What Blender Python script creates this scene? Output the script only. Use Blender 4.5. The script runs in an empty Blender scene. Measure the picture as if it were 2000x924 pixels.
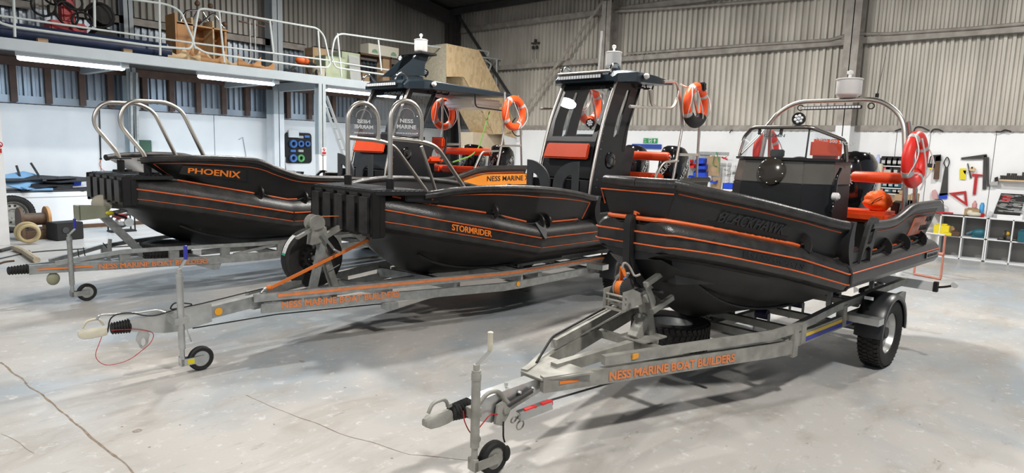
import bpy, bmesh, math, random
from mathutils import Vector, Matrix, noise
random.seed(7)
SC = bpy.context.scene
COL = SC.collection
PI = math.pi
# ------------------------------------------------------------------ camera
IMG_W, IMG_H, FOC, EYE = 2000.0, 924.0, 1262.0, 2.0
PITCH, ROLL, YAW = math.radians(7.7), math.radians(1.75), math.radians(40.177)
def cam_basis():
    fh = Vector((math.cos(YAW), math.sin(YAW), 0)); z = Vector((0, 0, 1))
    fw = fh * math.cos(PITCH) - z * math.sin(PITCH)
    r = fw.cross(z).normalized(); u = r.cross(fw)
    c, s = math.cos(ROLL), math.sin(ROLL)
    return c * r + s * u, -s * r + c * u, fw
CR, CU, CF = cam_basis()
CO = Vector((0, 0, EYE))
cam = bpy.data.objects.new('camera', bpy.data.cameras.new('camera'))
cam.data.sensor_width = 36; cam.data.lens = FOC / IMG_W * 36; cam.data.clip_end = 200
M = Matrix((CR, CU, -CF)).transposed().to_4x4(); M.translation = CO
cam.matrix_world = M; COL.objects.link(cam); SC.camera = cam
# ------------------------------------------------------------------ light, exposure
SC.view_settings.view_transform = 'Standard'; SC.view_settings.look = 'None'
SC.view_settings.exposure = -0.17; SC.view_settings.gamma = 1.0; SC.view_settings.use_curve_mapping = False
world = bpy.data.worlds.new('world'); SC.world = world; world.use_nodes = True
world.node_tree.nodes['Background'].inputs[0].default_value = (0.80, 0.88, 1.0, 1)
world.node_tree.nodes['Background'].inputs[1].default_value = 0.30
def disk_lamp(name, loc, power, size=0.5, col=(1, 0.97, 0.92), aim=None):
    d = bpy.data.lights.new(name, 'AREA'); d.shape = 'DISK'; d.size = size; d.energy = power; d.color = col
    o = bpy.data.objects.new(name, d); o.location = loc; COL.objects.link(o)
    v = (Vector(aim) - Vector(loc)) if aim else Vector((0, 0, -1))
    o.rotation_euler = v.to_track_quat('-Z', 'Y').to_euler()
    return o
HIGH_BAYS = [((9.3, 5.2, 6.5), 700), ((3.0, -0.8, 6.5), 520), ((5.6, 9.6, 6.5), 420), ((10.5, 11.5, 6.5), 460),
             ((12.0, -0.5, 6.5), 430), ((-3.2, 5.0, 6.5), 560)]
for hb, pw in HIGH_BAYS:
    disk_lamp('high_bay_light', hb, pw)
# ------------------------------------------------------------------ survey: true planes read off the photograph
def ray(px, py): return CF + CR * ((px - IMG_W / 2) / FOC) - CU * ((py - IMG_H / 2) / FOC)
def on_plane(px, py, p0, n):
    d = ray(px, py); n = Vector(n); return CO + d * ((Vector(p0) - CO).dot(n) / d.dot(n))
def pX(px, py, X): return on_plane(px, py, (X, 0, 0), (1, 0, 0))
def pY(px, py, Y): return on_plane(px, py, (0, Y, 0), (0, 1, 0))
def pZ(px, py, Z): return on_plane(px, py, (0, 0, Z), (0, 0, 1))
class Frame:
    def __init__(s, O, deg):
        t = math.radians(deg); s.O = Vector((O[0], O[1], 0)); s.deg = deg
        s.ax = Vector((math.cos(t), math.sin(t), 0)); s.ay = Vector((-math.sin(t), math.cos(t), 0))
    def loc(s, p): d = p - s.O; return Vector((d.dot(s.ax), d.dot(s.ay), d.z))
    def w(s, x, y, z): return s.O + s.ax * x + s.ay * y + Vector((0, 0, z))
    def lat(s, px, py, y): return s.loc(on_plane(px, py, s.O + s.ay * y, s.ay))
    def lon(s, px, py, x): return s.loc(on_plane(px, py, s.O + s.ax * x, s.ax))
    def lev(s, px, py, z): return s.loc(pZ(px, py, z))
# ------------------------------------------------------------------ materials
def mat(name, col, rough=0.5, metal=0.0, var=0.0, vscale=6.0, bump=0.0, bscale=40.0, col2=None, emit=None, coat=0.0, detail=4.0, stretch=None, spec=None):
    m = bpy.data.materials.new(name); m.use_nodes = True
    nt = m.node_tree; b = nt.nodes['Principled BSDF']
    b.inputs['Roughness'].default_value = rough; b.inputs['Metallic'].default_value = metal
    b.inputs['Base Color'].default_value = (*col, 1)
    if spec is not None: b.inputs['Specular IOR Level'].default_value = spec
    if coat: b.inputs['Coat Weight'].default_value = coat; b.inputs['Coat Roughness'].default_value = 0.08
    if emit: b.inputs['Emission Color'].default_value = (*emit[:3], 1); b.inputs['Emission Strength'].default_value = emit[3]
    tc = nt.nodes.new('ShaderNodeTexCoord'); src = tc.outputs['Object']
    if stretch:
        mp = nt.nodes.new('ShaderNodeMapping'); mp.inputs['Scale'].default_value = stretch
        nt.links.new(src, mp.inputs[0]); src = mp.outputs[0]
    if var or col2:
        n = nt.nodes.new('ShaderNodeTexNoise'); n.inputs['Scale'].default_value = vscale; n.inputs['Detail'].default_value = detail
        nt.links.new(src, n.inputs['Vector'])
        r = nt.nodes.new('ShaderNodeValToRGB'); c2 = col2 or tuple(max(0, c * (1 - var)) for c in col)
        r.color_ramp.elements[0].position = 0.35; r.color_ramp.elements[1].position = 0.68
        r.color_ramp.elements[0].color = (*c2, 1); r.color_ramp.elements[1].color = (*col, 1)
        nt.links.new(n.outputs['Fac'], r.inputs[0]); nt.links.new(r.outputs[0], b.inputs['Base Color'])
    if bump:
        n = nt.nodes.new('ShaderNodeTexNoise'); n.inputs['Scale'].default_value = bscale; n.inputs['Detail'].default_value = 3
        nt.links.new(src, n.inputs['Vector'])
        bp = nt.nodes.new('ShaderNodeBump'); bp.inputs['Strength'].default_value = bump; bp.inputs['Distance'].default_value = 0.01
        nt.links.new(n.outputs['Fac'], bp.inputs['Height']); nt.links.new(bp.outputs[0], b.inputs['Normal'])
    return m
def glass(name, tint=(0.9, 0.93, 0.95), rough=0.0, ior=1.45, haze=0.04):
    m = bpy.data.materials.new(name); m.use_nodes = True; nt = m.node_tree; nt.nodes.clear()
    o = nt.nodes.new('ShaderNodeOutputMaterial'); t = nt.nodes.new('ShaderNodeBsdfTransparent'); g = nt.nodes.new('ShaderNodeBsdfGlossy')
    d = nt.nodes.new('ShaderNodeBsdfDiffuse'); d.inputs[0].default_value = (0.8, 0.82, 0.84, 1)
    lw = nt.nodes.new('ShaderNodeLayerWeight'); pw = nt.nodes.new('ShaderNodeMath'); pw.operation = 'POWER'; pw.inputs[1].default_value = 4.0
    f = nt.nodes.new('ShaderNodeMapRange'); f.inputs[3].default_value = 0.07; f.inputs[4].default_value = 0.9
    nt.links.new(lw.outputs['Facing'], pw.inputs[0]); nt.links.new(pw.outputs[0], f.inputs[0])
    t.inputs[0].default_value = (*tint, 1); g.inputs['Roughness'].default_value = rough
    a = nt.nodes.new('ShaderNodeMixShader'); b = nt.nodes.new('ShaderNodeMixShader'); b.inputs[0].default_value = haze
    nt.links.new(f.outputs[0], a.inputs[0]); nt.links.new(t.outputs[0], a.inputs[1]); nt.links.new(g.outputs[0], a.inputs[2])
    nt.links.new(a.outputs[0], b.inputs[1]); nt.links.new(d.outputs[0], b.inputs[2]); nt.links.new(b.outputs[0], o.inputs[0])
    return m
HDPE = mat('black_polyethylene', (0.011, 0.011, 0.012), 0.40, bump=0.12, bscale=120, col2=(0.017, 0.016, 0.015), vscale=3, spec=0.4)
HDPE_TUBE = mat('scuffed_black_tube', (0.013, 0.013, 0.014), 0.34, bump=0.2, bscale=90, col2=(0.036, 0.033, 0.030), vscale=9, detail=8)
RUBBER = mat('black_rubber', (0.012, 0.012, 0.012), 0.7, bump=0.3, bscale=150)
TYRE = mat('tyre_rubber', (0.022, 0.020, 0.019), 0.75, var=0.3, vscale=14, bump=0.3, bscale=80)
GLOSSBLK = mat('gloss_black_paint', (0.006, 0.006, 0.007), 0.12, coat=0.6)
MIDGREY = mat('dark_grey_plastic', (0.055, 0.058, 0.062), 0.5, var=0.2)
SEATBLK = mat('black_panel', (0.012, 0.0125, 0.014), 0.4, bump=0.1, bscale=200)
STEELBLK = mat('blue_black_metallic_roof', (0.016, 0.030, 0.042), 0.34, metal=0.3, bump=0.2, bscale=200, spec=0.6)
ORANGE = mat('orange_trim', (0.74, 0.135, 0.03), 0.5, var=0.15)
ORANGEC = mat('orange_upholstery', (0.80, 0.075, 0.012), 0.45, bump=0.1, bscale=30, var=0.1, vscale=3)
ORANGEP = mat('orange_painted_lettering', (0.90, 0.23, 0.025), 0.5)
ORANGET = mat('faded_orange_vinyl', (0.80, 0.26, 0.09), 0.5, var=0.2, vscale=20)
AMBERP = mat('amber_panel', (0.80, 0.26, 0.02), 0.4)
COPPER = mat('copper_coloured_panel', (0.62, 0.20, 0.12), 0.42, var=0.2, vscale=10)
RINGOR = mat('lifebuoy_orange', (0.90, 0.09, 0.012), 0.42)
RINGRED = mat('lifebuoy_red', (0.80, 0.030, 0.020), 0.42)
RETRO = mat('silver_reflective_tape', (0.50, 0.50, 0.49), 0.4, metal=0.2)
WHITE = mat('white_paint', (0.78, 0.79, 0.80), 0.45, var=0.04)
WHITEP = mat('white_plastic', (0.74, 0.72, 0.70), 0.35)
CREAM = mat('cream_plastic', (0.62, 0.58, 0.46), 0.45, var=0.1)
ROPEW = mat('white_rope', (0.74, 0.72, 0.70), 0.8)
GALV = mat('galvanised_steel', (0.47, 0.48, 0.47), 0.46, metal=0.65, col2=(0.34, 0.35, 0.34), vscale=14, bump=0.08, bscale=60)
GALVOLD = mat('weathered_galvanised_steel', (0.43, 0.42, 0.38), 0.58, metal=0.45, col2=(0.29, 0.285, 0.255), vscale=9, detail=8, bump=0.12, bscale=50)
ZINC = mat('bright_zinc', (0.62, 0.63, 0.62), 0.33, metal=0.85, col2=(0.48, 0.49, 0.48), vscale=8)
STAIN = mat('brushed_stainless_tube', (0.72, 0.68, 0.62), 0.36, metal=1.0, var=0.12, vscale=5)
CHROME = mat('chrome', (0.75, 0.75, 0.75), 0.12, metal=1.0)
BLUEH = mat('blue_handle_plastic', (0.035, 0.035, 0.34), 0.4)
BLUEP = mat('blue_bin_plastic', (0.01, 0.06, 0.55), 0.4)
BLUELT = mat('light_blue_foam', (0.22, 0.42, 0.66), 0.7, var=0.15)
REDP = mat('red_paint', (0.50, 0.02, 0.025), 0.45, var=0.15)
YELLOWP = mat('yellow_paper', (0.75, 0.62, 0.02), 0.5)
GREENP = mat('green_sign', (0.02, 0.28, 0.08), 0.5)
STRAPO = mat('orange_webbing', (0.80, 0.20, 0.03), 0.7, bump=0.2, bscale=300)
WOOD = mat('plywood', (0.50, 0.26, 0.10), 0.6, col2=(0.36, 0.17, 0.06), vscale=3, stretch=(1, 1, 0.25), detail=6)
PINE = mat('pale_sawn_pine', (0.66, 0.48, 0.28), 0.65, var=0.2, vscale=5)
DARKWOOD = mat('brown_timber', (0.12, 0.065, 0.035), 0.6, var=0.35, vscale=6)
RUSTY = mat('brown_oxide_steel', (0.14, 0.085, 0.065), 0.6, var=0.3, vscale=5)
MEZZ = mat('grey_blue_painted_steel', (0.42, 0.47, 0.50), 0.5, var=0.08, vscale=4)
RAILGREY = mat('pale_grey_handrail_paint', (0.52, 0.56, 0.55), 0.45, var=0.1)
DUSTY = mat('dusty_grey_steel', (0.38, 0.355, 0.32), 0.6, metal=0.1, col2=(0.26, 0.235, 0.21), vscale=5, detail=8)
DARKSTEEL = mat('dark_steel', (0.055, 0.052, 0.050), 0.6, var=0.3, vscale=5)
PALEGREEN = mat('pale_green_cabinet', (0.46, 0.52, 0.36), 0.55, var=0.1)
TEAL = mat('teal_tool_plastic', (0.01, 0.10, 0.14), 0.45)
CARD = mat('brown_cardboard', (0.42, 0.29, 0.17), 0.8, var=0.15)
CLEAR = glass('windscreen_glass', haze=0.03); PLEXI = glass('scratched_perspex', (0.55, 0.56, 0.57), 0.05, haze=0.10)
FILM = glass('clear_plastic_film', (0.9, 0.9, 0.9), 0.1, haze=0.35)
LENS = mat('lamp_lens', (0.90, 0.91, 0.93), 0.25, coat=0.5, spec=0.8)
SCREEN = mat('grey_screen', (0.10, 0.12, 0.13), 0.2)
ALU = mat('aluminium', (0.60, 0.60, 0.58), 0.38, metal=0.8)
def floor_mat():
    m = bpy.data.materials.new('worn_painted_concrete'); m.use_nodes = True; nt = m.node_tree; b = nt.nodes['Principled BSDF']
    L = nt.links.new; N = nt.nodes.new
    tc = N('ShaderNodeTexCoord')
    def nz(scale, det, stretch=None, rough=0.55, dist=0.0):
        n = N('ShaderNodeTexNoise'); n.inputs['Scale'].default_value = scale; n.inputs['Detail'].default_value = det
        n.inputs['Roughness'].default_value = rough; n.inputs['Distortion'].default_value = dist
        if stretch:
            mp = N('ShaderNodeMapping'); mp.inputs['Scale'].default_value = stretch; mp.inputs['Rotation'].default_value = (0, 0, 0.25)
            L(tc.outputs['Object'], mp.inputs[0]); L(mp.outputs[0], n.inputs['Vector'])
        else: L(tc.outputs['Object'], n.inputs['Vector'])
        return n.outputs['Fac']
    def ramp(src, a, b_):
        r = N('ShaderNodeMapRange'); r.inputs[1].default_value = a; r.inputs[2].default_value = b_; L(src, r.inputs[0]); return r.outputs[0]
    def mix(f, c1, c2):
        x = N('ShaderNodeMix'); x.data_type = 'RGBA'
        L(f, x.inputs[0])
        if isinstance(c1, tuple): x.inputs[6].default_value = (*c1, 1)
        else: L(c1, x.inputs[6])
        x.inputs[7].default_value = (*c2, 1); return x.outputs[2]
    c = mix(ramp(nz(0.45, 6, dist=0.6), 0.46, 0.60), (0.47, 0.45, 0.425), (0.32, 0.36, 0.39))
    c = mix(ramp(nz(0.9, 9, (1, 2.2, 1), 0.68, 0.8), 0.50, 0.70), c, (0.36, 0.33, 0.295))
    c = mix(ramp(nz(9, 10, None, 0.75), 0.56, 0.72), c, (0.70, 0.70, 0.69))
    c = mix(ramp(nz(2.6, 10, (1, 3, 1), 0.78), 0.59, 0.70), c, (0.27, 0.25, 0.22))
    c = mix(ramp(nz(55, 3, None, 0.6), 0.70, 0.76), c, (0.26, 0.24, 0.22))
    L(c, b.inputs['Base Color'])
    rr = ramp(nz(1.2, 6), 0.3, 0.7); mr = N('ShaderNodeMapRange'); mr.inputs[3].default_value = 0.26; mr.inputs[4].default_value = 0.50; L(rr, mr.inputs[0])
    L(mr.outputs[0], b.inputs['Roughness'])
    bp = N('ShaderNodeBump'); bp.inputs['Strength'].default_value = 0.12; bp.inputs['Distance'].default_value = 0.01
    L(nz(22, 8, None, 0.7), bp.inputs['Height']); L(bp.outputs[0], b.inputs['Normal'])
    return m
FLOOR = floor_mat()
def sheet_mat(name, c1, c2, metal=0.2, rough=0.5):
    return mat(name, c1, rough, metal=metal, col2=c2, vscale=1.6, detail=9, stretch=(1, 1, 0.3), bump=0.05, bscale=30)
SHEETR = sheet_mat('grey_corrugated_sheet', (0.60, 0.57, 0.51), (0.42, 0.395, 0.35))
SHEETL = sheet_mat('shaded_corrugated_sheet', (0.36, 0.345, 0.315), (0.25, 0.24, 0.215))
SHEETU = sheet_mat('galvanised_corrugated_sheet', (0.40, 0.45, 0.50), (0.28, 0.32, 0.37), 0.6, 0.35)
PANEL = mat('white_wall_board', (0.88, 0.89, 0.90), 0.5, col2=(0.80, 0.815, 0.83), vscale=1.2, detail=6)
def osb_mat():
    m = bpy.data.materials.new('oriented_strand_board'); m.use_nodes = True; nt = m.node_tree; b = nt.nodes['Principled BSDF']
    tc = nt.nodes.new('ShaderNodeTexCoord'); v = nt.nodes.new('ShaderNodeTexVoronoi'); v.inputs['Scale'].default_value = 16; v.inputs['Randomness'].default_value = 1
    mp = nt.nodes.new('ShaderNodeMapping'); mp.inputs['Scale'].default_value = (1, 1, 0.45); mp.inputs['Rotation'].default_value = (0.3, 0.7, 0.2)
    nt.links.new(tc.outputs['Object'], mp.inputs[0]); nt.links.new(mp.outputs[0], v.inputs['Vector'])
    r = nt.nodes.new('ShaderNodeValToRGB'); cr = r.color_ramp; cr.elements[0].color = (0.50, 0.36, 0.19, 1); cr.elements[1].color = (0.72, 0.57, 0.36, 1)
    e = cr.elements.new(0.5); e.color = (0.66, 0.49, 0.28, 1)
    nt.links.new(v.outputs['Color'], r.inputs[0]); nt.links.new(r.outputs[0], b.inputs['Base Color']); b.inputs['Roughness'].default_value = 0.65
    return m
OSB = osb_mat()
# ------------------------------------------------------------------ geometry builder
def V(*a): return Vector(a)
def frames(pts, closed=False):
    n = len(pts); T = []
    for i in range(n):
        if closed: t = pts[(i + 1) % n] - pts[i - 1]
        else: t = pts[min(i + 1, n - 1)] - pts[max(i - 1, 0)]
        T.append(t.normalized() if t.length > 1e-9 else Vector((1, 0, 0)))
    a = Vector((0, 0, 1)) if abs(T[0].z) < 0.9 else Vector((1, 0, 0))
    N = (a - T[0] * a.dot(T[0])).normalized(); out = []
    for i in range(n):
        N = (N - T[i] * N.dot(T[i]))
        N = N.normalized() if N.length > 1e-6 else T[i].orthogonal().normalized()
        out.append((T[i], N, T[i].cross(N)))
    return out
def fillet(pts, r, n=6, closed=False):
    P = [Vector(p) for p in pts]; out = []; m = len(P)
    for i, p in enumerate(P):
        if not closed and i in (0, m - 1): out.append(p); continue
        a = P[i - 1] - p; b = P[(i + 1) % m] - p
        d = min(r, a.length * 0.48, b.length * 0.48)
        s, e = p + a.normalized() * d, p + b.normalized() * d
        for k in range(n + 1):
            t = k / n; out.append(s * (1 - t) ** 2 + p * 2 * t * (1 - t) + e * t * t)
    return out
class G:
    def __init__(s): s.v = []; s.f = []
    def add(s, vs, fs):
        o = len(s.v); s.v += [Vector(v) for v in vs]; s.f += [tuple(i + o for i in f) for f in fs]; return s
    def box(s, c, d, R=None):
        c = Vector(c); h = [x / 2 for x in d]; vs = []
        for sx, sy, sz in ((-1, -1, -1), (1, -1, -1), (1, 1, -1), (-1, 1, -1), (-1, -1, 1), (1, -1, 1), (1, 1, 1), (-1, 1, 1)):
            q = Vector((sx * h[0], sy * h[1], sz * h[2]))
            vs.append(c + (R @ q if R else q))
        return s.add(vs, [(0, 3, 2, 1), (4, 5, 6, 7), (0, 1, 5, 4), (1, 2, 6, 5), (2, 3, 7, 6), (3, 0, 4, 7)])
    def bb(s, lo, hi): return s.box([(a + b) / 2 for a, b in zip(lo, hi)], [abs(b - a) for a, b in zip(lo, hi)])
    def bar(s, a, b, w, h, up=(0, 0, 1)):
        a, b = Vector(a), Vector(b); t = (b - a).normalized(); up = Vector(up)
        if abs(t.dot(up)) > 0.98: up = Vector((1, 0, 0))
        sd = t.cross(up).normalized(); u = sd.cross(t); vs = []
        for p in (a, b):
            for x, y in ((-1, -1), (1, -1), (1, 1), (-1, 1)): vs.append(p + sd * (x * w / 2) + u * (y * h / 2))
        return s.add(vs, [(0, 1, 2, 3), (7, 6, 5, 4), (0, 4, 5, 1), (1, 5, 6, 2), (2, 6, 7, 3), (3, 7, 4, 0)])
    def path(s, pts, w, h, up=(0, 0, 1)):
        """rectangular section swept along a polyline with mitred joints"""
        P = [Vector(p) for p in pts]; up = Vector(up); rings = []
        for i, p in enumerate(P):
            t = (P[min(i + 1, len(P) - 1)] - P[max(i - 1, 0)]).normalized()
            sd = t.cross(up).normalized(); u = sd.cross(t)
            rings.append([p + sd * (x * w / 2) + u * (y * h / 2) for x, y in ((-1, -1), (1, -1), (1, 1), (-1, 1))])
        return s.loft(rings, True, True)
    def loft(s, rings, closed=True, caps=False):
        o = len(s.v); n = len(rings[0])
        for r in rings: s.v += [Vector(p) for p in r]
        for i in range(len(rings) - 1):
            for j in range(n if closed else n - 1):
                k = (j + 1) % n; s.f.append((o + i * n + j, o + i * n + k, o + (i + 1) * n + k, o + (i + 1) * n + j))
        if caps: s.f.append(tuple(o + j for j in range(n))[::-1]); m = o + (len(rings) - 1) * n; s.f.append(tuple(m + j for j in range(n)))
        return s
    def tube(s, pts, r, n=10, closed=False, flat=1.0, cap=True):
        P = [Vector(p) for p in pts]; F = frames(P, closed); rings = []
        for i, (p, (t, a, b)) in enumerate(zip(P, F)):
            rr = r[i] if isinstance(r, (list, tuple)) else r
            rings.append([p + (a * math.cos(2 * PI * k / n) + b * math.sin(2 * PI * k / n) * flat) * rr for k in range(n)])
        if closed: rings.append(rings[0]); return s.loft(rings, True, False)
        return s.loft(rings, True, cap)
    def cyl(s, a, b, r, n=20, r2=None):
        return s.tube([a, b], [r, r if r2 is None else r2], n)
    def lathe(s, prof, o=(0, 0, 0), ax=(0, 0, 1), n=28, caps=True):
        o = Vector(o); ax = Vector(ax).normalized(); a = ax.orthogonal().normalized(); b = ax.cross(a)
        rings = [[o + ax * h + (a * math.cos(2 * PI * k / n) + b * math.sin(2 * PI * k / n)) * r for k in range(n)] for r, h in prof]
        return s.loft(rings, True, caps)
    def prism(s, poly, vec):
        P = [Vector(p) for p in poly]; vec = Vector(vec); n = len(P); o = len(s.v)
        s.v += P + [p + vec for p in P]
        s.f.append(tuple(o + i for i in range(n))); s.f.append(tuple(o + n + i for i in reversed(range(n))))
        for i in range(n): k = (i + 1) % n; s.f.append((o + k, o + i, o + n + i, o + n + k))
        return s
    def ringprism(s, outer, inner, vec):
        A = [Vector(p) for p in outer]; B = [Vector(p) for p in inner]; vec = Vector(vec); n = len(A); o = len(s.v)
        s.v += A + B + [p + vec for p in A] + [p + vec for p in B]
        for i in range(n):
            k = (i + 1) % n
            s.f += [(o + i, o + k, o + n + k, o + n + i), (o + 2 * n + k, o + 2 * n + i, o + 3 * n + i, o + 3 * n + k),
                    (o + k, o + i, o + 2 * n + i, o + 2 * n + k), (o + n + i, o + n + k, o + 3 * n + k, o + 3 * n + i)]
        return s
    def torus(s, c, ax, R, r, n=48, m=14, flat=1.0, a0=0.0, a1=2 * PI):
        c = Vector(c); ax = Vector(ax).normalized(); a = ax.orthogonal().normalized()
        if abs(ax.z) < 0.9: a = (Vector((0, 0, 1)) - ax * ax.z).normalized()
        b = ax.cross(a); full = abs(a1 - a0 - 2 * PI) < 1e-6; rings = []
        for i in range(n + 1):
            t = a0 + (a1 - a0) * i / n; d = a * math.cos(t) + b * math.sin(t)
            rings.append([c + d * (R + r * math.cos(2 * PI * k / m)) + ax * (r * flat * math.sin(2 * PI * k / m)) for k in range(m)])
        return s.loft(rings, True, not full)
    def ball(s, c, r, n=14, sc=(1, 1, 1)):
        c = Vector(c); rings = []
        for i in range(n + 1):
            t = PI * i / n; rr = max(math.sin(t), 1e-3)
            rings.append([c + Vector((math.cos(2 * PI * k / n) * rr * r * sc[0], math.sin(2 * PI * k / n) * rr * r * sc[1], -math.cos(t) * r * sc[2])) for k in range(n)])
        return s.loft(rings, True, True)
    def build(s, name, m, parent=None, bevel=0.0, smooth=True, ang=38, offset=None):
        me = bpy.data.meshes.new(name); off = Vector(offset) if offset is not None else Vector((0, 0, 0))
        me.from_pydata([tuple(v - off) for v in s.v], [], s.f)
        bm = bmesh.new(); bm.from_mesh(me)
        bmesh.ops.remove_doubles(bm, verts=bm.verts, dist=1e-5)
        bmesh.ops.recalc_face_normals(bm, faces=bm.faces)
        if bevel:
            es = [e for e in bm.edges if len(e.link_faces) == 2 and e.calc_face_angle(0) > 0.6]
            bmesh.ops.bevel(bm, geom=es, offset=bevel, segments=2, affect='EDGES', clamp_overlap=True)
        if smooth:
            for f in bm.faces: f.smooth = True
            for e in bm.edges:
                if len(e.link_faces) == 2 and e.calc_face_angle(0) > math.radians(ang): e.smooth = False
        bm.to_mesh(me); bm.free(); me.materials.append(m)
        o = bpy.data.objects.new(name, me); COL.objects.link(o)
        o.location = off
        if parent: o.parent = parent
        return o
def tag(o, label, cat, group=None, kind=None):
    if label: o['label'] = label
    if cat: o['category'] = cat
    if group: o['group'] = group
    if kind: o['kind'] = kind
    return o
def thing(name, label, cat, loc=(0, 0, 0), deg=0, group=None):
    o = bpy.data.objects.new(name, None); COL.objects.link(o); o.location = loc; o.rotation_euler = (0, 0, math.radians(deg))
    o.empty_display_size = 0.2
    return tag(o, label, cat, group)
def struct(g, name, m, **k):
    o = g.build(name, m, **k); o['kind'] = 'structure'; return o
def text(name, s, m, parent, origin, xdir, updir, width=None, height=None, depth=0.003, align='LEFT', bold=0.0, shear=0.0, mirror=False, squash=None):
    """lettering lying in the plane (xdir, updir); origin is the lower left corner"""
    cu = bpy.data.curves.new(name, 'FONT'); cu.body = s; cu.extrude = depth; cu.offset = bold; cu.shear = shear; cu.resolution_u = 3
    cu.materials.append(m); cu.size = 1.0
    tmp = bpy.data.objects.new(name, cu); COL.objects.link(tmp); bpy.context.view_layer.update()
    me = bpy.data.meshes.new_from_object(tmp.evaluated_get(bpy.context.evaluated_depsgraph_get())); bpy.data.objects.remove(tmp)
    xs = [v.co.x for v in me.vertices]; ys = [v.co.y for v in me.vertices]
    w, h = max(xs) - min(xs), max(ys) - min(ys); x0, y0 = min(xs), min(ys)
    sx = (width / w) if width else None; sy = (height / h) if height else None
    sx = sx or sy; sy = sy or sx
    X = Vector(xdir).normalized(); U = Vector(updir); U = (U - X * U.dot(X)).normalized(); Z = X.cross(U)
    for v in me.vertices:
        lx = (v.co.x - x0) * sx; ly = (v.co.y - y0) * sy
        if mirror: lx = w * sx - lx
        v.co = X * lx + U * ly + Z * v.co.z
    o = bpy.data.objects.new(name, me); COL.objects.link(o); o.location = Vector(origin)
    if parent: o.parent = parent
    return o
# ------------------------------------------------------------------ the hall
XW, YW, ZP, ZE = 16.8, 17.2, 2.66, 6.7
struct(G().bb((-9, -9, -0.1), (XW + 0.3, YW + 0.3, 0)), 'floor', FLOOR)
def corr(g, along, a0, a1, z0, z1, fixed, pitch=0.15, dep=0.06, sgn=-1, zf=None):
    """trapezoidal sheet: along 'x' or 'y', standing at the fixed coordinate of the other axis"""
    n = int((a1 - a0) / pitch); bot = []; 
    for i in range(n):
        s0 = a0 + i * pitch
        for d, h in ((0.0, 0), (0.36, 0), (0.5, 1), (0.86, 1)):
            bot.append((s0 + d * pitch, fixed + sgn * h * dep))
    rows = []
    for z in (z0, z1):
        rows.append([Vector((p, q, z)) if along == 'x' else Vector((q, p, z)) for p, q in bot])
    if zf: rows[1] = [Vector((v.x, v.y, zf(v))) for v in rows[1]]
    g.loft(rows, False)
# right (back) wall
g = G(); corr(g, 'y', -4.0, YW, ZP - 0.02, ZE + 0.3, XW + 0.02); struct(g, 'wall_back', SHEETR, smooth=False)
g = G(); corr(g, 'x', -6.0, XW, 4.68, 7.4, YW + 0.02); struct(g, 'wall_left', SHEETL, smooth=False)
g = G(); corr(g, 'x', -6.0, XW, ZP - 0.02, 4.7, YW + 0.03); struct(g, 'wall_left_lower', SHEETU, smooth=False)
g = G(); g.bb((XW - 0.02, -4, 0), (XW + 0.14, YW, ZP)); struct(g, 'wall_back_boarding', PANEL)
g = G(); g.bb((-6, YW - 0.02, 0), (XW, YW + 0.14, ZP)); struct(g, 'wall_left_boarding', PANEL)
g = G(); g.bb((XW - 0.06, -4, ZP), (XW + 0.1, YW, ZP + 0.13)); struct(g, 'trim_1', DUSTY)
g = G(); g.bb((-6, YW - 0.05, ZP), (XW, YW + 0.12, ZP + 0.16)); struct(g, 'trim_2', SHEETU)
g = G(); g.bb((-6, YW - 0.04, ZP - 0.015), (XW, YW - 0.02, ZP + 0.015)); struct(g, 'trim_3', DARKSTEEL)
# board joints
def joint(name, a, b, w=0.012): struct(G().bar(a, b, w, w), name, DARKSTEEL)
for px in (1020, 1368, 1752, 1818, 1946):
    y = pX(px, 265, XW).y; joint('trim_4', (XW - 0.022, y, 0.02), (XW - 0.022, y, ZP), 0.008)
for px in (195, 419):
    x = pY(px, 300, YW).x; joint('trim_5', (x, YW - 0.022, 0.02), (x, YW - 0.022, ZP), 0.009)
# roof: slopes up away from the back wall
g = G()
def zroof(x): return ZE + (XW - x) * 0.14
g.add([(XW + .2, -6, ZE), (XW + .2, YW + .2, ZE), (-6, YW + .2, zroof(-6)), (-6, -6, zroof(-6))], [(0, 1, 2, 3)])
g.add([(XW + .2, -6, ZE + .1), (XW + .2, YW + .2, ZE + .1), (-6, YW + .2, zroof(-6) + .1), (-6, -6, zroof(-6) + .1)], [(3, 2, 1, 0)])
struct(g, 'ceiling', DARKSTEEL)
g = G()
for k in range(14):
    x = XW - 0.5 - k * 1.6; g.bar((x, -6, zroof(x) - 0.12), (x, YW, zroof(x) - 0.12), 0.08, 0.2)
struct(g, 'ceiling_purlin', DARKSTEEL)
for y in (4.0, 10.45, 16.9):
    g = G(); g.bar((XW - 0.35, y, ZE - 0.25), (2, y, zroof(2) - 0.2), 0.2, 0.4)
    struct(g, 'ceiling_rafter', DARKSTEEL)
# girts on the back wall
for z, h in ((4.60, 0.16), (5.98, 0.18)):
    for y0, y1 in ((-4, 3.85), (4.15, 10.3), (10.6, 16.85)):
        g = G(); g.bb((XW - 0.17, y0, z), (XW - 0.15, y1, z + h)); g.bb((XW - 0.17, y0, z + h - .02), (XW, y1, z + h)); g.bb((XW - 0.17, y0, z), (XW - .1, y1, z + .02))
        struct(g, 'wall_girt_back', DUSTY)
for x0, x1 in ((-6, 4.2), (4.5, 10.7), (11, 16.6)):
    g = G(); g.bb((x0, YW - 0.17, 4.62), (x1, YW - 0.15, 4.8)); g.bb((x0, YW - 0.17, 4.78), (x1, YW, 4.8))
    struct(g, 'wall_girt_left', DUSTY)
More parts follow.
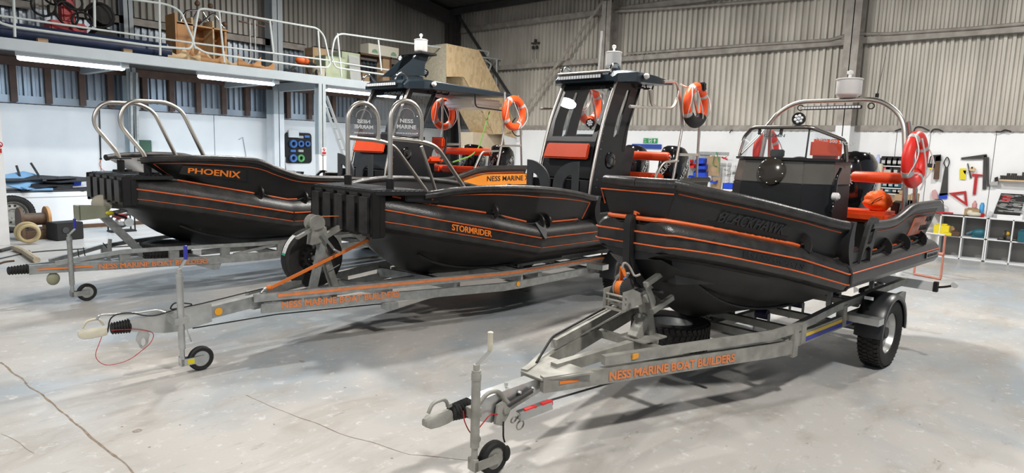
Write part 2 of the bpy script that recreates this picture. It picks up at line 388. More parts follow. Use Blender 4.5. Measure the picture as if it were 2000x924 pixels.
# stanchions: I sections
def column(x, y, z0, z1, m, w=0.26, d=0.34, along='y', name='column'):
    g = G(); t = 0.02
    if along == 'y':   # web runs into the room along x
        g.bb((x - d / 2, y - w / 2, z0), (x - d / 2 + t, y + w / 2, z1)); g.bb((x + d / 2 - t, y - w / 2, z0), (x + d / 2, y + w / 2, z1)); g.bb((x - d / 2, y - t / 2, z0), (x + d / 2, y + t / 2, z1))
    else:
        g.bb((x - w / 2, y - d / 2, z0), (x + w / 2, y - d / 2 + t, z1)); g.bb((x - w / 2, y + d / 2 - t, z0), (x + w / 2, y + d / 2, z1)); g.bb((x - t / 2, y - d / 2, z0), (x + t / 2, y + d / 2, z1))
    return struct(g, name, m)
for y in (3.95, 10.45):
    column(XW - 0.36, y, ZP + 0.1, ZE, DUSTY, 0.31, 0.38); column(XW - 0.36, y, 0, ZP + .1, WHITE, 0.31, 0.38)
column(XW - 0.4, 16.85, 0, ZE, DARKSTEEL, 0.35, 0.4)
cx = pY(538, 250, 16.85).x
column(cx, 16.85, ZP + .1, 7.6, MEZZ, 0.3, 0.4, 'x'); column(cx, 16.85, 0, ZP + .1, WHITE, 0.3, 0.4, 'x')
x4 = pY(258, 250, 16.85).x
column(x4, 16.9, 0.9, 7.6, MEZZ, 0.2, 0.3, 'x')
# brown timber posts of the left wall between boarding and mezzanine deck
for px in (27, 95, 161, 216, 283, 335, 387, 437, 483, 563, 605, 652, 705):
    x = pY(px, 180, YW - 0.12).x
    struct(G().bb((x - 0.06, YW - 0.15, ZP + 0.02), (x + 0.06, YW - 0.03, 3.66)), 'wall_stud', RUSTY)
struct(G().bb((-6, YW - 0.25, 3.43), (XW - .4, YW - 0.1, 3.60)), 'wall_beam', RUSTY)
# bracing on the back wall
def brace(a, b, m=DUSTY, w=0.09):
    g = G(); g.bar(a, b, w, 0.012, (1, 0, 0)); g.bar(V(*a) + V(0.04, 0, 0.02), V(*b) + V(0.04, 0, 0.02), 0.012, 0.08, (1, 0, 0)); struct(g, 'wall_brace', m)
p, q = pX(1030, 205, XW - 0.35), pX(1178, 2, XW - 0.35); brace(q, q + (p - q) * 1.25, DUSTY)
p, q = pX(893, 28, XW - 0.35), pX(985, 170, XW - 0.35); brace(p, p + (q - p) * 1.35, DARKSTEEL)
# grey pipe run and clipped cables on the back wall
pp = [pX(x, y, XW - 0.2) for x, y in ((1225, 105), (1460, 88), (1620, 78), (1663, 66), (1735, 66), (1900, 55), (2000, 46))]
pp.append(pp[-1] + (pp[-1] - pp[-2]) * 2)
tag(G().tube(pp, 0.035, 10).build('pipe', DUSTY), 'grey pipe clipped along the girt of the corrugated back wall', 'pipe')
pp = [pX(x, y, XW - 0.2) for x, y in ((1201, 22), (1330, 14), (1480, 2), (1600, -8))]
tag(G().tube(pp, 0.04, 10).build('pipe', DUSTY), 'upper grey pipe between the two columns near the roof', 'pipe')
if 0: tag(G().tube([pX(1162, 135, XW - .2), pX(1168, 20, XW - .2)], 0.035, 8).build('pipe', WHITEP), 'thin white vertical pipe beside the back wall column', 'pipe')
# ---- mezzanine
YM, ZM = 14.4, 3.67
g = G(); g.bb((-6, YM - 0.02, ZM - 0.20), (14.2, YM + 0.0, ZM)); g.bb((-6, YM, ZM - 0.03), (14.2, YM + 0.12, ZM)); g.bb((-6, YM, ZM - 0.2), (14.2, YM + 0.12, ZM - 0.18))
mz = struct(g, 'mezzanine_beam', MEZZ)
struct(G().bb((-6, YM + 0.1, ZM - 0.06), (14.2, YW - 0.05, ZM - 0.01)), 'mezzanine_floor', mat('dark_boarded_soffit', (0.10, 0.09, 0.08), 0.7, col2=(0.05, 0.045, 0.04), vscale=12, detail=10))
for px in (250, 545, 640):
    x = pY(px, 160, YM).x
    struct(G().bb((x - .07, YM + .1, ZM - .30), (x + .07, YW - .2, ZM - .08)), 'mezzanine_joist', MEZZ)
pxm = pY(628, 250, YM).x
g = G(); w = 0.12
column(pxm, YM + 0.05, 1.72, ZM - 0.2, MEZZ, 0.20, 0.2, 'x', 'mezzanine_column'); column(pxm, YM + 0.05, 0, 1.72, WHITE, 0.2, 0.2, 'x', 'mezzanine_column')
xl = pZ(20, 478, 0)
lw = pY(20, 478, xl.y).x
struct(G().bb((lw - 0.42, xl.y, 0.0), (lw, xl.y + 0.3, ZM - 0.2)), 'mezzanine_column', WHITE)
# handrails: one panel per thing
def rail_panel(pts_top, lows, posts, label):
    t = thing('handrail_panel', label, 'railing', pY(*pts_top[0], YM), 0, 'handrail panels of the mezzanine')
    off = t.location
    P = fillet([pY(x, y, YM) - off for x, y in pts_top], 0.28, 8)
    G().tube(P, 0.024, 8).build('top_rail', RAILGREY, t)
    for a in lows: G().tube([pY(x, y, YM) - off for x, y in a], 0.02, 8).build('mid_rail', RAILGREY, t)
    for a in posts: G().tube([pY(x, y, YM) - off for x, y in a], 0.024, 8).build('post', RAILGREY, t)
rail_panel([(-160, -60), (325, 8), (352, 20), (378, 80), (372, 96), (300, 90), (24, 52), (-2, 44), (-10, 30)], [[(-160, 8), (377, 84)]], [[(26, -12), (29, 72)], [(184, -12), (185, 53)], [(311, 0), (313, 108)]], 'pale grey mezzanine handrail left of the plywood box')
rail_panel([(382, 95), (377, 82), (388, 18), (400, 17), (620, 55), (633, 70), (645, 125), (640, 132), (600, 130), (400, 103), (382, 92)], [[(378, 84), (643, 118)]], [[(428, 22), (438, 122)], [(527, 40), (534, 104)], [(621, 60), (627, 145)]], 'pale grey mezzanine handrail in front of the plywood box')
rail_panel([(862, 93), (655, 64), (647, 110), (655, 132), (668, 134), (780, 150)], [[(647, 120), (780, 140)]], [[(659, 65), (667, 150)], [(739, 78), (745, 138)]], 'pale grey mezzanine handrail in front of the pale green cabinets')
# tube lights under the deck edge
def strip_light(p0, p1, label):
    a, b = pY(*p0, YM + 0.25), pY(*p1, YM + 0.25); c = (a + b) / 2; L_ = (b - a).length; zc = 3.40
    t = thing('strip_light', label, 'light', (c.x, YM + 0.25, zc), 0, 'fluorescent strips under the mezzanine')
    G().bb((-L_ / 2, -0.05, 0.0), (L_ / 2, 0.05, 0.09)).build('housing', WHITE, t, bevel=0.008)
    G().lathe([(0.028, -L_ / 2 + .02), (0.045, -L_ / 2 + .06), (0.045, L_ / 2 - .06), (0.028, L_ / 2 - .02)], (0, 0, -0.03), (1, 0, 0), 12).build('diffuser', mat('lit_diffuser', (0.9, 0.95, 1), 0.4, emit=(0.80, 0.91, 1.0, 9.0)), t)
    d = bpy.data.lights.new('strip_glow', 'AREA'); d.shape = 'RECTANGLE'; d.size = L_ - .1; d.size_y = 0.06; d.energy = 75; d.color = (0.68, 0.85, 1.0)
    o = bpy.data.objects.new('strip_glow', d); COL.objects.link(o); o.parent = t; o.location = (0, 0, -0.09)
strip_light((31, 112), (245, 131), 'lit fluorescent strip nearest the white pillar')
strip_light((385, 148), (537, 161), 'lit fluorescent strip between the pillar and the grey post')
strip_light((634, 174), (790, 187), 'lit fluorescent strip right of the grey mezzanine post')
tubepts = [pY(x, y, YM + 0.25) for x, y in ((245, 133), (385, 146))]
# roof lamps housings (real lamps above the hall)
for hb, pw in HIGH_BAYS:
    g = G(); g.lathe([(0.05, 0.30), (0.08, 0.22), (0.24, 0.10), (0.27, 0.03), (0.27, 0.02)], hb, n=24)
    t = thing('high_bay_lamp', 'round high bay lamp hanging from the dark roof', 'light', hb, 0, 'high bay lamps')
    g = G(); g.lathe([(0.05, 0.34), (0.08, 0.24), (0.26, 0.12), (0.29, 0.04)], (0, 0, 0), n=24); g.cyl((0, 0, .34), (0, 0, zroof(hb[0]) - hb[2]), .01, 6); g.build('housing', DARKSTEEL, t)
# floor joints and worn patch
def crack(name, pts, w):
    g = G(); pts = [pZ(x, y, 0) for x, y in pts]; P = []
    for a, b in zip(pts, pts[1:]):
        n = max(2, int((b - a).length / 0.05))
        for i in range(n):
            t = i / n; q = a.lerp(b, t); q += (b - a).normalized().cross(Vector((0, 0, 1))) * (noise.noise(q * 4) * 0.02); P.append(q)
    vs = []; 
    for i, q in enumerate(P):
        d = (P[min(i + 1, len(P) - 1)] - P[max(0, i - 1)]).normalized().cross(Vector((0, 0, 1)))
        ww = w * (0.25 + 1.1 * abs(noise.noise(q * 9)) + 0.5 * abs(noise.noise(q * 31)))
        vs += [q + d * ww + V(0, 0, 0.0015), q - d * ww + V(0, 0, 0.0015)]
    g.add(vs, [(2 * i, 2 * i + 1, 2 * i + 3, 2 * i + 2) for i in range(len(P) - 1)])
    struct(g, name, mat('chipped_joint', (0.30, 0.23, 0.17), 0.8, var=0.4, vscale=20))
crack('floor_joint', [(0, 708), (60, 755), (130, 812), (195, 865), (262, 924), (330, 990)], 0.011)
crack('floor_joint', [(480, 772), (560, 805), (660, 845), (800, 888), (930, 900)], 0.0035)
crack('floor_joint', [(0, 848), (40, 866), (75, 890)], 0.003)
def blot(px, py, r, sx=1.0):
    c = pZ(px, py, 0.0015); vs = [c]; n = 30
    for i in range(n):
        a = 2 * PI * i / n; rr = r * (0.7 + 0.6 * abs(noise.noise(V(math.cos(a) * 2 + px, math.sin(a) * 2, 0))))
        vs.append(c + V(math.cos(a) * rr * sx, math.sin(a) * rr, 0))
    struct(G().add(vs, [(0, 1 + i, 1 + (i + 1) % n) for i in range(n)]), 'floor_stain', mat('brown_stain', (0.33, 0.28, 0.24), 0.6, var=0.3, vscale=60))
blot(269, 841, 0.035); blot(590, 706, 0.05, 0.5); blot(674, 757, 0.012)
for i in range(26):
    random.seed(i); blot(random.uniform(30, 1980), random.uniform(640, 915), random.uniform(0.004, 0.011))
# ------------------------------------------------------------------ boats
FB3, FB2, FB1 = Frame((2.49, 2.65), -7), Frame((1.69, 5.82), -3), Frame((1.85, 9.1), 1)
def lin(tab, x):
    if x <= tab[0][0]: return tab[0][1]
    for (a, p), (b, q) in zip(tab, tab[1:]):
        if x <= b: return p + (q - p) * (x - a) / (b - a)
    return tab[-1][1]
def smo(tab, x):
    """Catmull-Rom through the table"""
    if x <= tab[0][0]: return tab[0][1]
    if x >= tab[-1][0]: return tab[-1][1]
    for i in range(len(tab) - 1):
        a, p = tab[i]; b, q = tab[i + 1]
        if x <= b:
            h = b - a; t = (x - a) / h
            m0 = (q - tab[i - 1][1]) / (b - tab[i - 1][0]) if i else (q - p) / h
            m1 = (tab[i + 2][1] - p) / (tab[i + 2][0] - a) if i + 2 < len(tab) else (q - p) / h
            return p * (2 * t ** 3 - 3 * t * t + 1) + m0 * h * (t ** 3 - 2 * t * t + t) + q * (3 * t * t - 2 * t ** 3) + m1 * h * (t ** 3 - t * t)
class Boat:
    def __init__(s, fr, **k): s.f = fr; s.__dict__.update(k)
    def y(s, x): return lin(s.plan, x)
    def zu(s, x): return lin(s.zU, x)
    def zl(s, x): return lin(s.zL, x)
    def zr(s, x): return lin(s.zR, x)
    def xs(s, a, b, d=0.1):
        k = [x for x, _ in s.plan + s.zU + s.zL + s.zR]; L_ = [a + d * i for i in range(int((b - a) / d) + 1)] + [b] + [x for x in k if a < x < b]
        L_ = sorted(L_); out = [L_[0]]
        for x in L_[1:]:
            if x - out[-1] > 0.015: out.append(x)
        out[-1] = b; return out
    def section(s, x, in_=0.0):
        y, u, l, r = s.y(x) - in_, s.zu(x), s.zl(x), s.zr(x)
        zk = min(smo(s.keel, x), l - 0.12); zb = l - s.tb; dk = min(s.deck, r - 0.03) if x > s.deckx else r - 0.03
        return [V(x, 0, zk), V(x, y * 0.35, zk + (zb - zk) * 0.30), V(x, y * 0.68, zk + (zb - zk) * 0.68), V(x, y - 0.15, zb - .01), V(x, y - 0.10, zb + .01), V(x, y - .035, zb + (l - zb) * .45), V(x, y, l), V(x, y, u),
                V(x, y - 0.01, u + (r - u) * 0.35), V(x, y - 0.045, u + (r - u) * 0.75), V(x, y - 0.09, u + (r - u) * .97), V(x, y - 0.14, r), V(x, y - 0.20, r - 0.03), V(x, y - 0.22, dk), V(x, 0, dk)]
    def hull(s, par):
        for nm, lo, hi, m in (('hull', 0, 5, HDPE), ('hull_tube', 4, 14, HDPE_TUBE)):
            g = G()
            def ring(x, i=0.0, dx=0.0, dz=0.0):
                h = s.section(x, i)[lo:hi + 1]
                c = sum((p.z for p in h)) / len(h)
                h = [V(p.x + dx, p.y, c + (p.z - c) * (1 - dz)) for p in h]
                return h + [V(p.x, -p.y, p.z) for p in reversed(h)]
            rings = [ring(s.x0, 0.05, -0.045, 0.12), ring(s.x0, 0.012, -0.02, 0.03)] + [ring(x) for x in s.xs(s.x0, s.x1)]
            g.loft(rings, True, True)
            g.build(nm, m, par, ang=28)
    def outline(s, x, h):   # point on the tube: h = 'u','l','r'
        y = s.y(x)
        if h == 'u': return V(x, y + 0.003, s.zu(x))
        if h == 'l': return V(x, y + 0.003, s.zl(x))
        return V(x, y - 0.12, s.zr(x) + 0.012)
    def line(s, par, h, a, b, r=0.008, name='rub_stripe', m=None, sides=(-1, 1), front=False, n=6, flat=1.0):
        L_ = [s.outline(x, h) for x in s.xs(a, b, 0.15)]
        if front:
            L_[0].x -= 0.02
            P = [V(p.x, p.y, p.z) for p in reversed(L_)] + [V(p.x - 0.04 if i == 0 else p.x, -p.y, p.z) for i, p in enumerate(L_)]
            P = [V(p.x, p.y, p.z) for p in reversed(L_)] + [V(L_[0].x - 0.035, L_[0].y - .05, L_[0].z), V(L_[0].x - 0.035, -L_[0].y + .05, L_[0].z)] + [V(p.x, -p.y, p.z) for p in L_]
            G().tube(P, r, n).build(name, m or ORANGE, par); return
        for sd in sides: G().tube([V(p.x, p.y * sd, p.z) for p in L_], r, n).build(name, m or ORANGE, par)
    # bulwark between xa and xb with top heights in tab; dy = flare
    def wallpt(s, x, t, tab, out=0.0):
        zt, zb = smo(tab, x), s.zr(x) - 0.02; y = s.y(x)
        return V(x, (y - 0.135) * (1 - t) + (y - 0.035) * t + out, zb + (zt - zb) * t)
    def bulwark(s, par, tab, xa, xb, slant=0.0, front=False, r=0.042, sides=(-1, 1), aft=0.0, stripe=True, capfront=True, sa=None, sb=None):
        for sd in sides:
            X = s.xs(xa, xb, 0.07); rings = []; top = []
            def P(x, t, out, k):
                sl = slant * (1 - t) * (1 - k) + aft * t * k
                p = s.wallpt(x, t, tab, out); return V(p.x + sl, p.y * sd, p.z)
            for i, x in enumerate(X):
                k = i / (len(X) - 1); k2 = max(0, 1 - k * 4); k3 = max(0, k * 4 - 3)
                def Q(t, out):
                    p = s.wallpt(x, t, tab, out); return V(p.x + slant * (1 - t) * k2 + aft * t * k3, p.y * sd, p.z)
                rings.append([Q(0, 0), Q(.5, .006), Q(1, 0), Q(1, -.035), Q(.5, -.03), Q(0, -.035)]); top.append(Q(1, -0.016))
            G().loft(rings, True, True).build('bulwark', HDPE, par, ang=25)
            if front and sd == -1:
                pass
            else:
                tp = top if not front else ([V(top[0].x - .02, 0, top[0].z)] + top)
                G().tube(tp, r, 12).build('gunwale_rail', HDPE_TUBE, par)
            if front and sd == -1:
                G().tube([V(top[0].x - .02, 0, top[0].z)] + top, r, 12).build('gunwale_rail', HDPE_TUBE, par)
            if stripe:
                a = (sa or xa + 0.07); b = (sb or xb - 0.06); XX = s.xs(a, b, 0.07); L_ = []
                for x in XX:
                    k = (x - xa) / (xb - xa); k2 = max(0, 1 - k * 4); k3 = max(0, k * 4 - 3); t = 0.80
                    p = s.wallpt(x, t, tab, 0.004); L_.append(V(p.x + slant * (1 - t) * k2 + aft * t * k3, p.y * sd, p.z))
                if stripe == 'front': L_ = [V(L_[0].x, L_[0].y, s.zr(a) + .03)] + L_
                if stripe == 'slant':
                    p = s.wallpt(a, 0.06, tab, 0.006); L_ = [V(a + slant * .92, p.y * sd, p.z)] + L_
                G().tube(L_, 0.0048, 6).build('bulwark_stripe', ORANGE, par)
def local(fr, px, py, y): return fr.lat(px, py, y)
# ---- rope cleat fins, gate brackets
def band_text(b, par, s, m, xa, xb, z0, hgt, bold=.01, shear=0.0, depth=.002):
    ob = text('name_lettering', s, m, par, (0, 0, 0), (1, 0, 0), (0, 0, 1), width=xb - xa, height=hgt, depth=depth, bold=bold, shear=shear)
    for v in ob.data.vertices: x = xa + v.co.x; v.co = V(x, -b.y(x) - .006 + v.co.y, b.zl(x) + z0 + v.co.z)
def fins(b, par, xs, sides=(-1, 1), sc=1.0):
    for x in xs:
        for sd in sides:
            y, z = b.y(x) - 0.12, b.zr(x)
            prof = []
            for k in range(11):
                a = PI * 0.95 - k / 10 * PI * 1.1; prof.append((0.02 + 0.085 * math.cos(a) * sc, 0.02 + 0.10 * math.sin(a) * sc))
            inner = [(0.02 + 0.045 * math.cos(PI * 0.95 - k / 10 * PI * 1.1) * sc - .012, 0.0 + 0.055 * math.sin(PI * 0.95 - k / 10 * PI * 1.1) * sc) for k in range(11)]
            A = [V(x, (y + p) * sd, z + q) for p, q in prof]; B_ = [V(x, (y + p) * sd, z + q) for p, q in inner]
            G().ringprism(A, B_, (0.022, 0, 0)).build('rope_cleat', HDPE, par)
def rope(b, par, nodes, sag=0.05, r=0.014, m=None, sides=(-1, 1), name='grab_rope'):
    for sd in sides:
        P = []
        for (xa, xb) in zip(nodes, nodes[1:]):
            for k in range(8):
                t = k / 8; x = xa + (xb - xa) * t; P.append(V(x, (b.y(x) - 0.085) * sd, b.zr(x) + 0.035 - sag * 4 * t * (1 - t)))
        G().tube(P, r, 8).build(name, m or RUBBER, par)
def gate(b, par, xa, xb, tab, sides=(-1, 1)):
    for sd in sides:
        # curved closing plate of the forward bulwark
        y = b.y(xa) - 0.03; zt, zb = smo(tab, xa), b.zr(xa) - 0.06
        out = [V(xa + .02 + 0.07 * math.sin(t * PI) * -1 + .03, (y + 0.02) * sd, zt + 0.03 - (zt + 0.03 - zb) * t) for t in [i / 8 for i in range(9)]]
        inn = [V(p.x + 0.055 + 0.06 * (1 - abs(i / 4 - 1)), p.y, p.z) for i, p in enumerate(out)]
        G().prism(out + inn[::-1], (0, -0.16 * sd, 0)).build('gate_bracket', HDPE, par)
        # slotted handle plate
        x0 = xb - 0.32; z0 = b.zr(xb) - 0.04; h = zt - z0 + 0.05
        def P(u, v): return V(x0 + u + v * 0.12, (y + 0.02) * sd, z0 + v * h)
        o = [P(0.0, 0), P(0.02, .45), P(0.05, .8), P(0.10, .97), P(0.17, 1.0), P(0.24, .95), P(0.27, .8), P(0.25, .45), P(0.24, 0.0), P(0.19, .30), P(0.12, .36), P(0.05, .30)]
        i_ = [P(0.08, .42), P(0.085, .6), P(0.10, .8), P(0.13, .86), P(0.16, .88), P(0.19, .86), P(0.20, .8), P(0.185, .6), P(0.18, .45), P(0.16, .41), P(0.13, .40), P(0.10, .40)]
        G().ringprism(o, i_, (0, -0.035 * sd, 0)).build('handle_plate', HDPE, par)
        G().bb((xa + .08, (y - .12) * sd, b.zr(xb) - .03), (xb + .02, (y - 0.0) * sd, b.zr(xb) + 0.07)).build('boarding_step', HDPE, par, bevel=0.01)
# ---- outboard engine (faces aft = +x)
def outboard(par, x, y, z, s=1.0, tilt=0.0, txt=None, deg=0):
    e = bpy.data.objects.new('outboard_engine', None); COL.objects.link(e); e.parent = par; e.location = (x, y, z)
    e.rotation_euler = (0, tilt, math.radians(deg)); e.scale = (s, s, s)
    def ring(zz, cx, lx, ly, n=24, p=2.6):
        r = []
        for k in range(n):
            a = 2 * PI * k / n; c, sn = math.cos(a), math.sin(a)
            r.append(V(cx + lx * math.copysign(abs(c) ** (2 / p), c), ly * math.copysign(abs(sn) ** (2 / p), sn), zz))
        return r
    G().loft([ring(0, 0.0, .17, .13), ring(.05, 0, .25, .19), ring(.20, .01, .29, .215), ring(.36, .02, .30, .22), ring(.50, .02, .29, .21), ring(.60, .01, .26, .19), ring(.68, -.02, .20, .15), ring(.71, -.04, .12, .09)], True, True).build('engine_cowl', GLOSSBLK, e, ang=60)
    G().loft([ring(-.30, 0.0, .10, .08), ring(-.10, 0, .13, .10), ring(0, 0, .17, .13)], True, True).build('engine_midsection', MIDGREY, e, ang=50)
    G().loft([ring(-.95, .03, .10, .03), ring(-.60, .02, .09, .05), ring(-.30, 0, .10, .08)], True, True).bb((-.10, -.12, -.72), (.24, .12, -.70)).lathe([(.01, -.14), (.05, -.05), (.055, .14), (.03, .2)], (0.02, 0, -.88), (1, 0, 0), 14).build('engine_leg', MIDGREY, e)
    g = G()
    for k in range(3):
        a = k * 2 * PI / 3; g.prism([V(.2, .05 * math.cos(a), -.88 + .05 * math.sin(a)), V(.24, .15 * math.cos(a + .35), -.88 + .15 * math.sin(a + .35)), V(.19, .15 * math.cos(a - .35), -.88 + .15 * math.sin(a - .35))], (.012, 0, 0))
    g.build('propeller', ALU, e)
    if txt:
        text('lettering', 'SUZUKI', RETRO, e, (-0.08, -0.226, 0.12), (.55, 0, 0.83), (-.83, 0, .55), width=0.40, depth=0.002, bold=0.01)
        text('lettering', 'SUZUKI', RETRO, e, (-0.304, 0.10, 0.12), (0, -.62, .78), (0, .78, .62), width=0.36, depth=0.002, bold=0.01)
    G().bb((-.30, -.07, -.25), (-.1, .07, -.02)).build('engine_clamp', HDPE, e, bevel=0.01)
    return e
# ---- radar dome / light mast top
def dome(par, p, r, h, name='antenna_dome'):
    p = Vector(p); e = G().lathe([(r * .62, 0), (r * .98, h * .16), (r, h * .2), (r, h * .92), (r * 1.06, h * .93), (r * 1.06, h * .98), (r * .98, h), (0.001, h)], p, n=28, caps=True).build(name, WHITEP, par)
    G().lathe([(r * .22, h), (r * .14, h * 1.03), (r * .14, h * 1.22), (r * .26, h * 1.25), (r * .26, h * 1.38), (r * .1, h * 1.42)], p, n=14).build('masthead_light', WHITEP, par)
def spot(par, p, d, r=0.07):
    p, d = Vector(p), Vector(d).normalized()
    G().lathe([(r * .5, r * .9), (r * .9, r * .5), (r, 0.0), (r, -r * .25), (r * .84, -r * .25), (r * .84, -r * .1)], p, -d, 20).build('spot_lamp', RUBBER, par)
    g = G(); a = d.orthogonal().normalized(); b = d.cross(a); 
    for k in range(6): q = p + d * (r * .15) + (a * math.cos(k * PI / 3) + b * math.sin(k * PI / 3)) * r * .5; g.ball(q, r * .24, 8)
    g.ball(p + d * (r * .15), r * .24, 8); g.build('lamp_led', LENS, par)
    G().bar(p - d * r * .3, p - d * r * .3 - V(0, 0, r * 1.3), 0.015, 0.03).build('lamp_bracket', RUBBER, par)
def lightbar(par, a, b, d, h=0.05, n=18):
    a, b, d = Vector(a), Vector(b), Vector(d).normalized()
    G().bar(a, b, 0.05, h).build('light_bar', RUBBER, par, bevel=0.006)
    g = G(); t = (b - a) / n
    for k in range(n): g.box(a + t * (k + .5) + d * 0.027, (0.012 if abs(d.x) > .5 else t.length * .75, t.length * .75 if abs(d.x) > .5 else .012, h * .6))
    g.build('light_bar_led', LENS, par)
def tubes(par, name, lists, r=0.021, fil=0.12, m=None, mirror=False, n=10):
    for P in lists:
        P = [Vector(p) for p in P]; F = fillet(P, fil, 7)
        G().tube(F, r, n).build(name, m or STAIN, par)
        if mirror: G().tube([V(p.x, -p.y, p.z) for p in F], r, n).build(name, m or STAIN, par)
def cushion(par, lo, hi, name='seat_cushion', m=None, bev=0.03, rot=None):
    return G().bb(lo, hi).build(name, m or ORANGEC, par, bevel=bev)
# ================================================================ boat at the front (black name lettering)
T3 = thing('workboat', 'black open workboat with white antenna drum on its arch and low windscreen, nearest the camera', 'boat', FB3.O, FB3.deg, 'black workboats on trailers')
B3 = Boat(FB3, plan=[(1.84, .36), (2.3, .64), (2.9, .88), (3.42, 1.0), (6.2, 1.0)], zU=[(1.84, 1.42), (2.14, 1.36), (2.81, 1.23), (3.40, 1.07), (3.44, 1.07), (6.2, 1.085)],
          zL=[(1.84, 1.33), (2.14, 1.28), (2.74, 1.15), (3.40, .98), (6.2, .99)], zR=[(1.84, 1.51), (2.23, 1.44), (2.86, 1.32), (3.44, 1.17), (6.2, 1.17)],
          keel=[(1.84, 1.20), (2.0, 1.0), (2.2, .85), (2.5, .68), (2.9, .585), (3.4, .56), (6, .56)], tb=0.09, x0=1.84, x1=5.92, deck=1.02, deckx=1.95)
B3.hull(T3)
W3 = [(1.86, 1.78), (2.12, 1.72), (2.52, 1.64), (2.84, 1.57), (3.38, 1.465), (4.04, 1.435), (4.49, 1.435), (4.70, 1.47), (4.95, 1.535), (5.15, 1.555), (5.86, 1.56)]
B3.bulwark(T3, W3, 1.86, 3.40, stripe=True, front=True, sa=1.88)
B3.bulwark(T3, W3, 3.90, 5.78, aft=0.10, stripe=True)
# closed front of the bulwark
g = G(); g.loft([[V(1.855, y * .70, 1.48), V(1.825, y, 1.78), V(1.86, y, 1.78), V(1.89, y * .70, 1.48)] for y in (-.345, .345)], True, True); g.build('bow_board', HDPE, T3)
G().tube([V(1.815, -.335, 1.715), V(1.815, .33, 1.715), V(1.838, .30, 1.60)], .005, 6).build('bulwark_stripe', ORANGE, T3)
B3.line(T3, 'u', 1.84, 3.42, 0.0065, front=True); B3.line(T3, 'l', 1.84, 3.42, 0.0055, front=True)
B3.line(T3, 'u', 3.46, 5.9, 0.0065)
G().tube([V(3.2, -.9, .62)] , .01) if False else None
B3.line(T3, 'r', 1.86, 2.95, 0.016, 'orange_rope_guard', n=8, front=True)
G().tube([V(1.87, -.02, 1.535), V(1.80, -.02, 1.56), V(1.80, -.02, 1.50)], .014, 8).build('orange_rope_guard', ORANGE, T3)
# tube joint ribs at the step
for sd in (-1, 1):
    P = B3.section(3.44)[4:12]; G().tube([V(p.x, (p.y + 0.006) * sd, p.z) for p in P], 0.011, 8).build('tube_joint', HDPE_TUBE, T3)
fins(B3, T3, [2.93, 4.45, 4.98, 5.50]); rope(B3, T3, [2.93, 3.45], .07); rope(B3, T3, [3.98, 4.45, 4.98, 5.50, 5.8], .035)
for a, b_ in ((4.05, 4.35), (4.6, 4.9), (5.1, 5.4)): B3.line(T3, 'r', a, b_, 0.012, 'orange_rope_guard', n=8)
gate(B3, T3, 3.40, 3.98, W3)
# bow bracket with towing hook
f = FB3
P = [V(1.76, 0, 1.54), V(1.85, 0, 1.55), V(1.86, 0, 1.47), V(1.80, 0, 1.44), V(1.80, 0, 1.22), V(1.90, 0, 1.09), V(2.02, 0, .97), V(1.98, 0, .93), V(1.84, 0, 1.02), V(1.745, 0, 1.20), V(1.735, 0, 1.48)]
G().prism([p + V(0, -.035, 0) for p in P], (0, .07, 0)).build('bow_bracket', HDPE, T3, bevel=.006)
tubes(T3, 'bow_eye', [[(1.80, 0, 1.10), (1.74, -.02, 1.07), (1.72, -.04, 1.11)]], .008, .04, GALVOLD)
# raised board with the name
def side_board(b, par, tab, xa, xb, t0, t1, name, m, s, tm, hgt, shear=0.0, tw=None, depth=.012, chamf=True, out0=.020, bold=0.0, tx=0.10):
    sd = -1
    def P(x, t, o):
        p = b.wallpt(x, t, tab, o); return V(p.x, p.y * sd, p.z)
    n = 6; top = [P(xa + (xb - xa) * i / n, t1, out0) for i in range(n + 1)]; bot = [P(xa + (xb - xa) * i / n, t0, out0) for i in range(n + 1)]
    ch = 0.04 if chamf else 0.0
    top[0] += V(ch, 0, 0); bot[0] += V(ch * .3, 0, 0); top[-1] -= V(ch, 0, 0); bot[-1] -= V(ch * .3, 0, 0)
    g = G(); vs = top + bot; k = n + 1; inn = [v + V(0, out0 + .004, 0) for v in vs]; g.add(vs + inn, [(i, i + 1, k + i + 1, k + i) for i in range(n)] + [(i + 1, i, 2 * k + i, 2 * k + i + 1) for i in range(n)] + [(k + i, k + i + 1, 3 * k + i + 1, 3 * k + i) for i in range(n)] + [(0, k, 3 * k, 2 * k), (n, 2 * k + n, 3 * k + n, k + n)])
    g.build(name, m, par, bevel=0.004)
    if s:
        xm = xa + (xb - xa) * tx; xe = xb - (xb - xa) * tx; mid = (t0 + t1) / 2
        a, e = P(xm, mid, out0 + .002), P(xe, mid, out0 + .002); u = P(xm, t1, out0) - P(xm, t0, out0)
        ob = text('name_lettering', s, tm, par, (0, 0, 0), (1, 0, 0), (0, 0, 1), width=xe - xm, height=hgt, depth=depth * .3, shear=shear, bold=bold)
        hw_ = smo(tab, xm) - b.zr(xm)
        for v in ob.data.vertices: v.co = P(xm + v.co.x, mid + (v.co.z - hgt / 2) / hw_, out0 + .004 - v.co.y)
side_board(B3, T3, W3, 2.10, 2.80, .30, .60, 'name_board', HDPE, 'BLACKHAWK', SEATBLK, .075, shear=.25, bold=.012, depth=.02)
side_board(B3, T3, W3, 5.14, 5.62, .26, .72, 'maker_plate', COPPER, None, None, .1)
text('lettering', 'NESS', RUBBER, T3, (5.36, -.988, 1.40), (1, 0, -.02), (0, -.15, 1), width=.19, height=.055, shear=.3, bold=.006)
text('lettering', 'MARINE', RUBBER, T3, (5.22, -.975, 1.315), (1, 0, -.02), (0, -.15, 1), width=.28, height=.055, shear=.3, bold=.004)
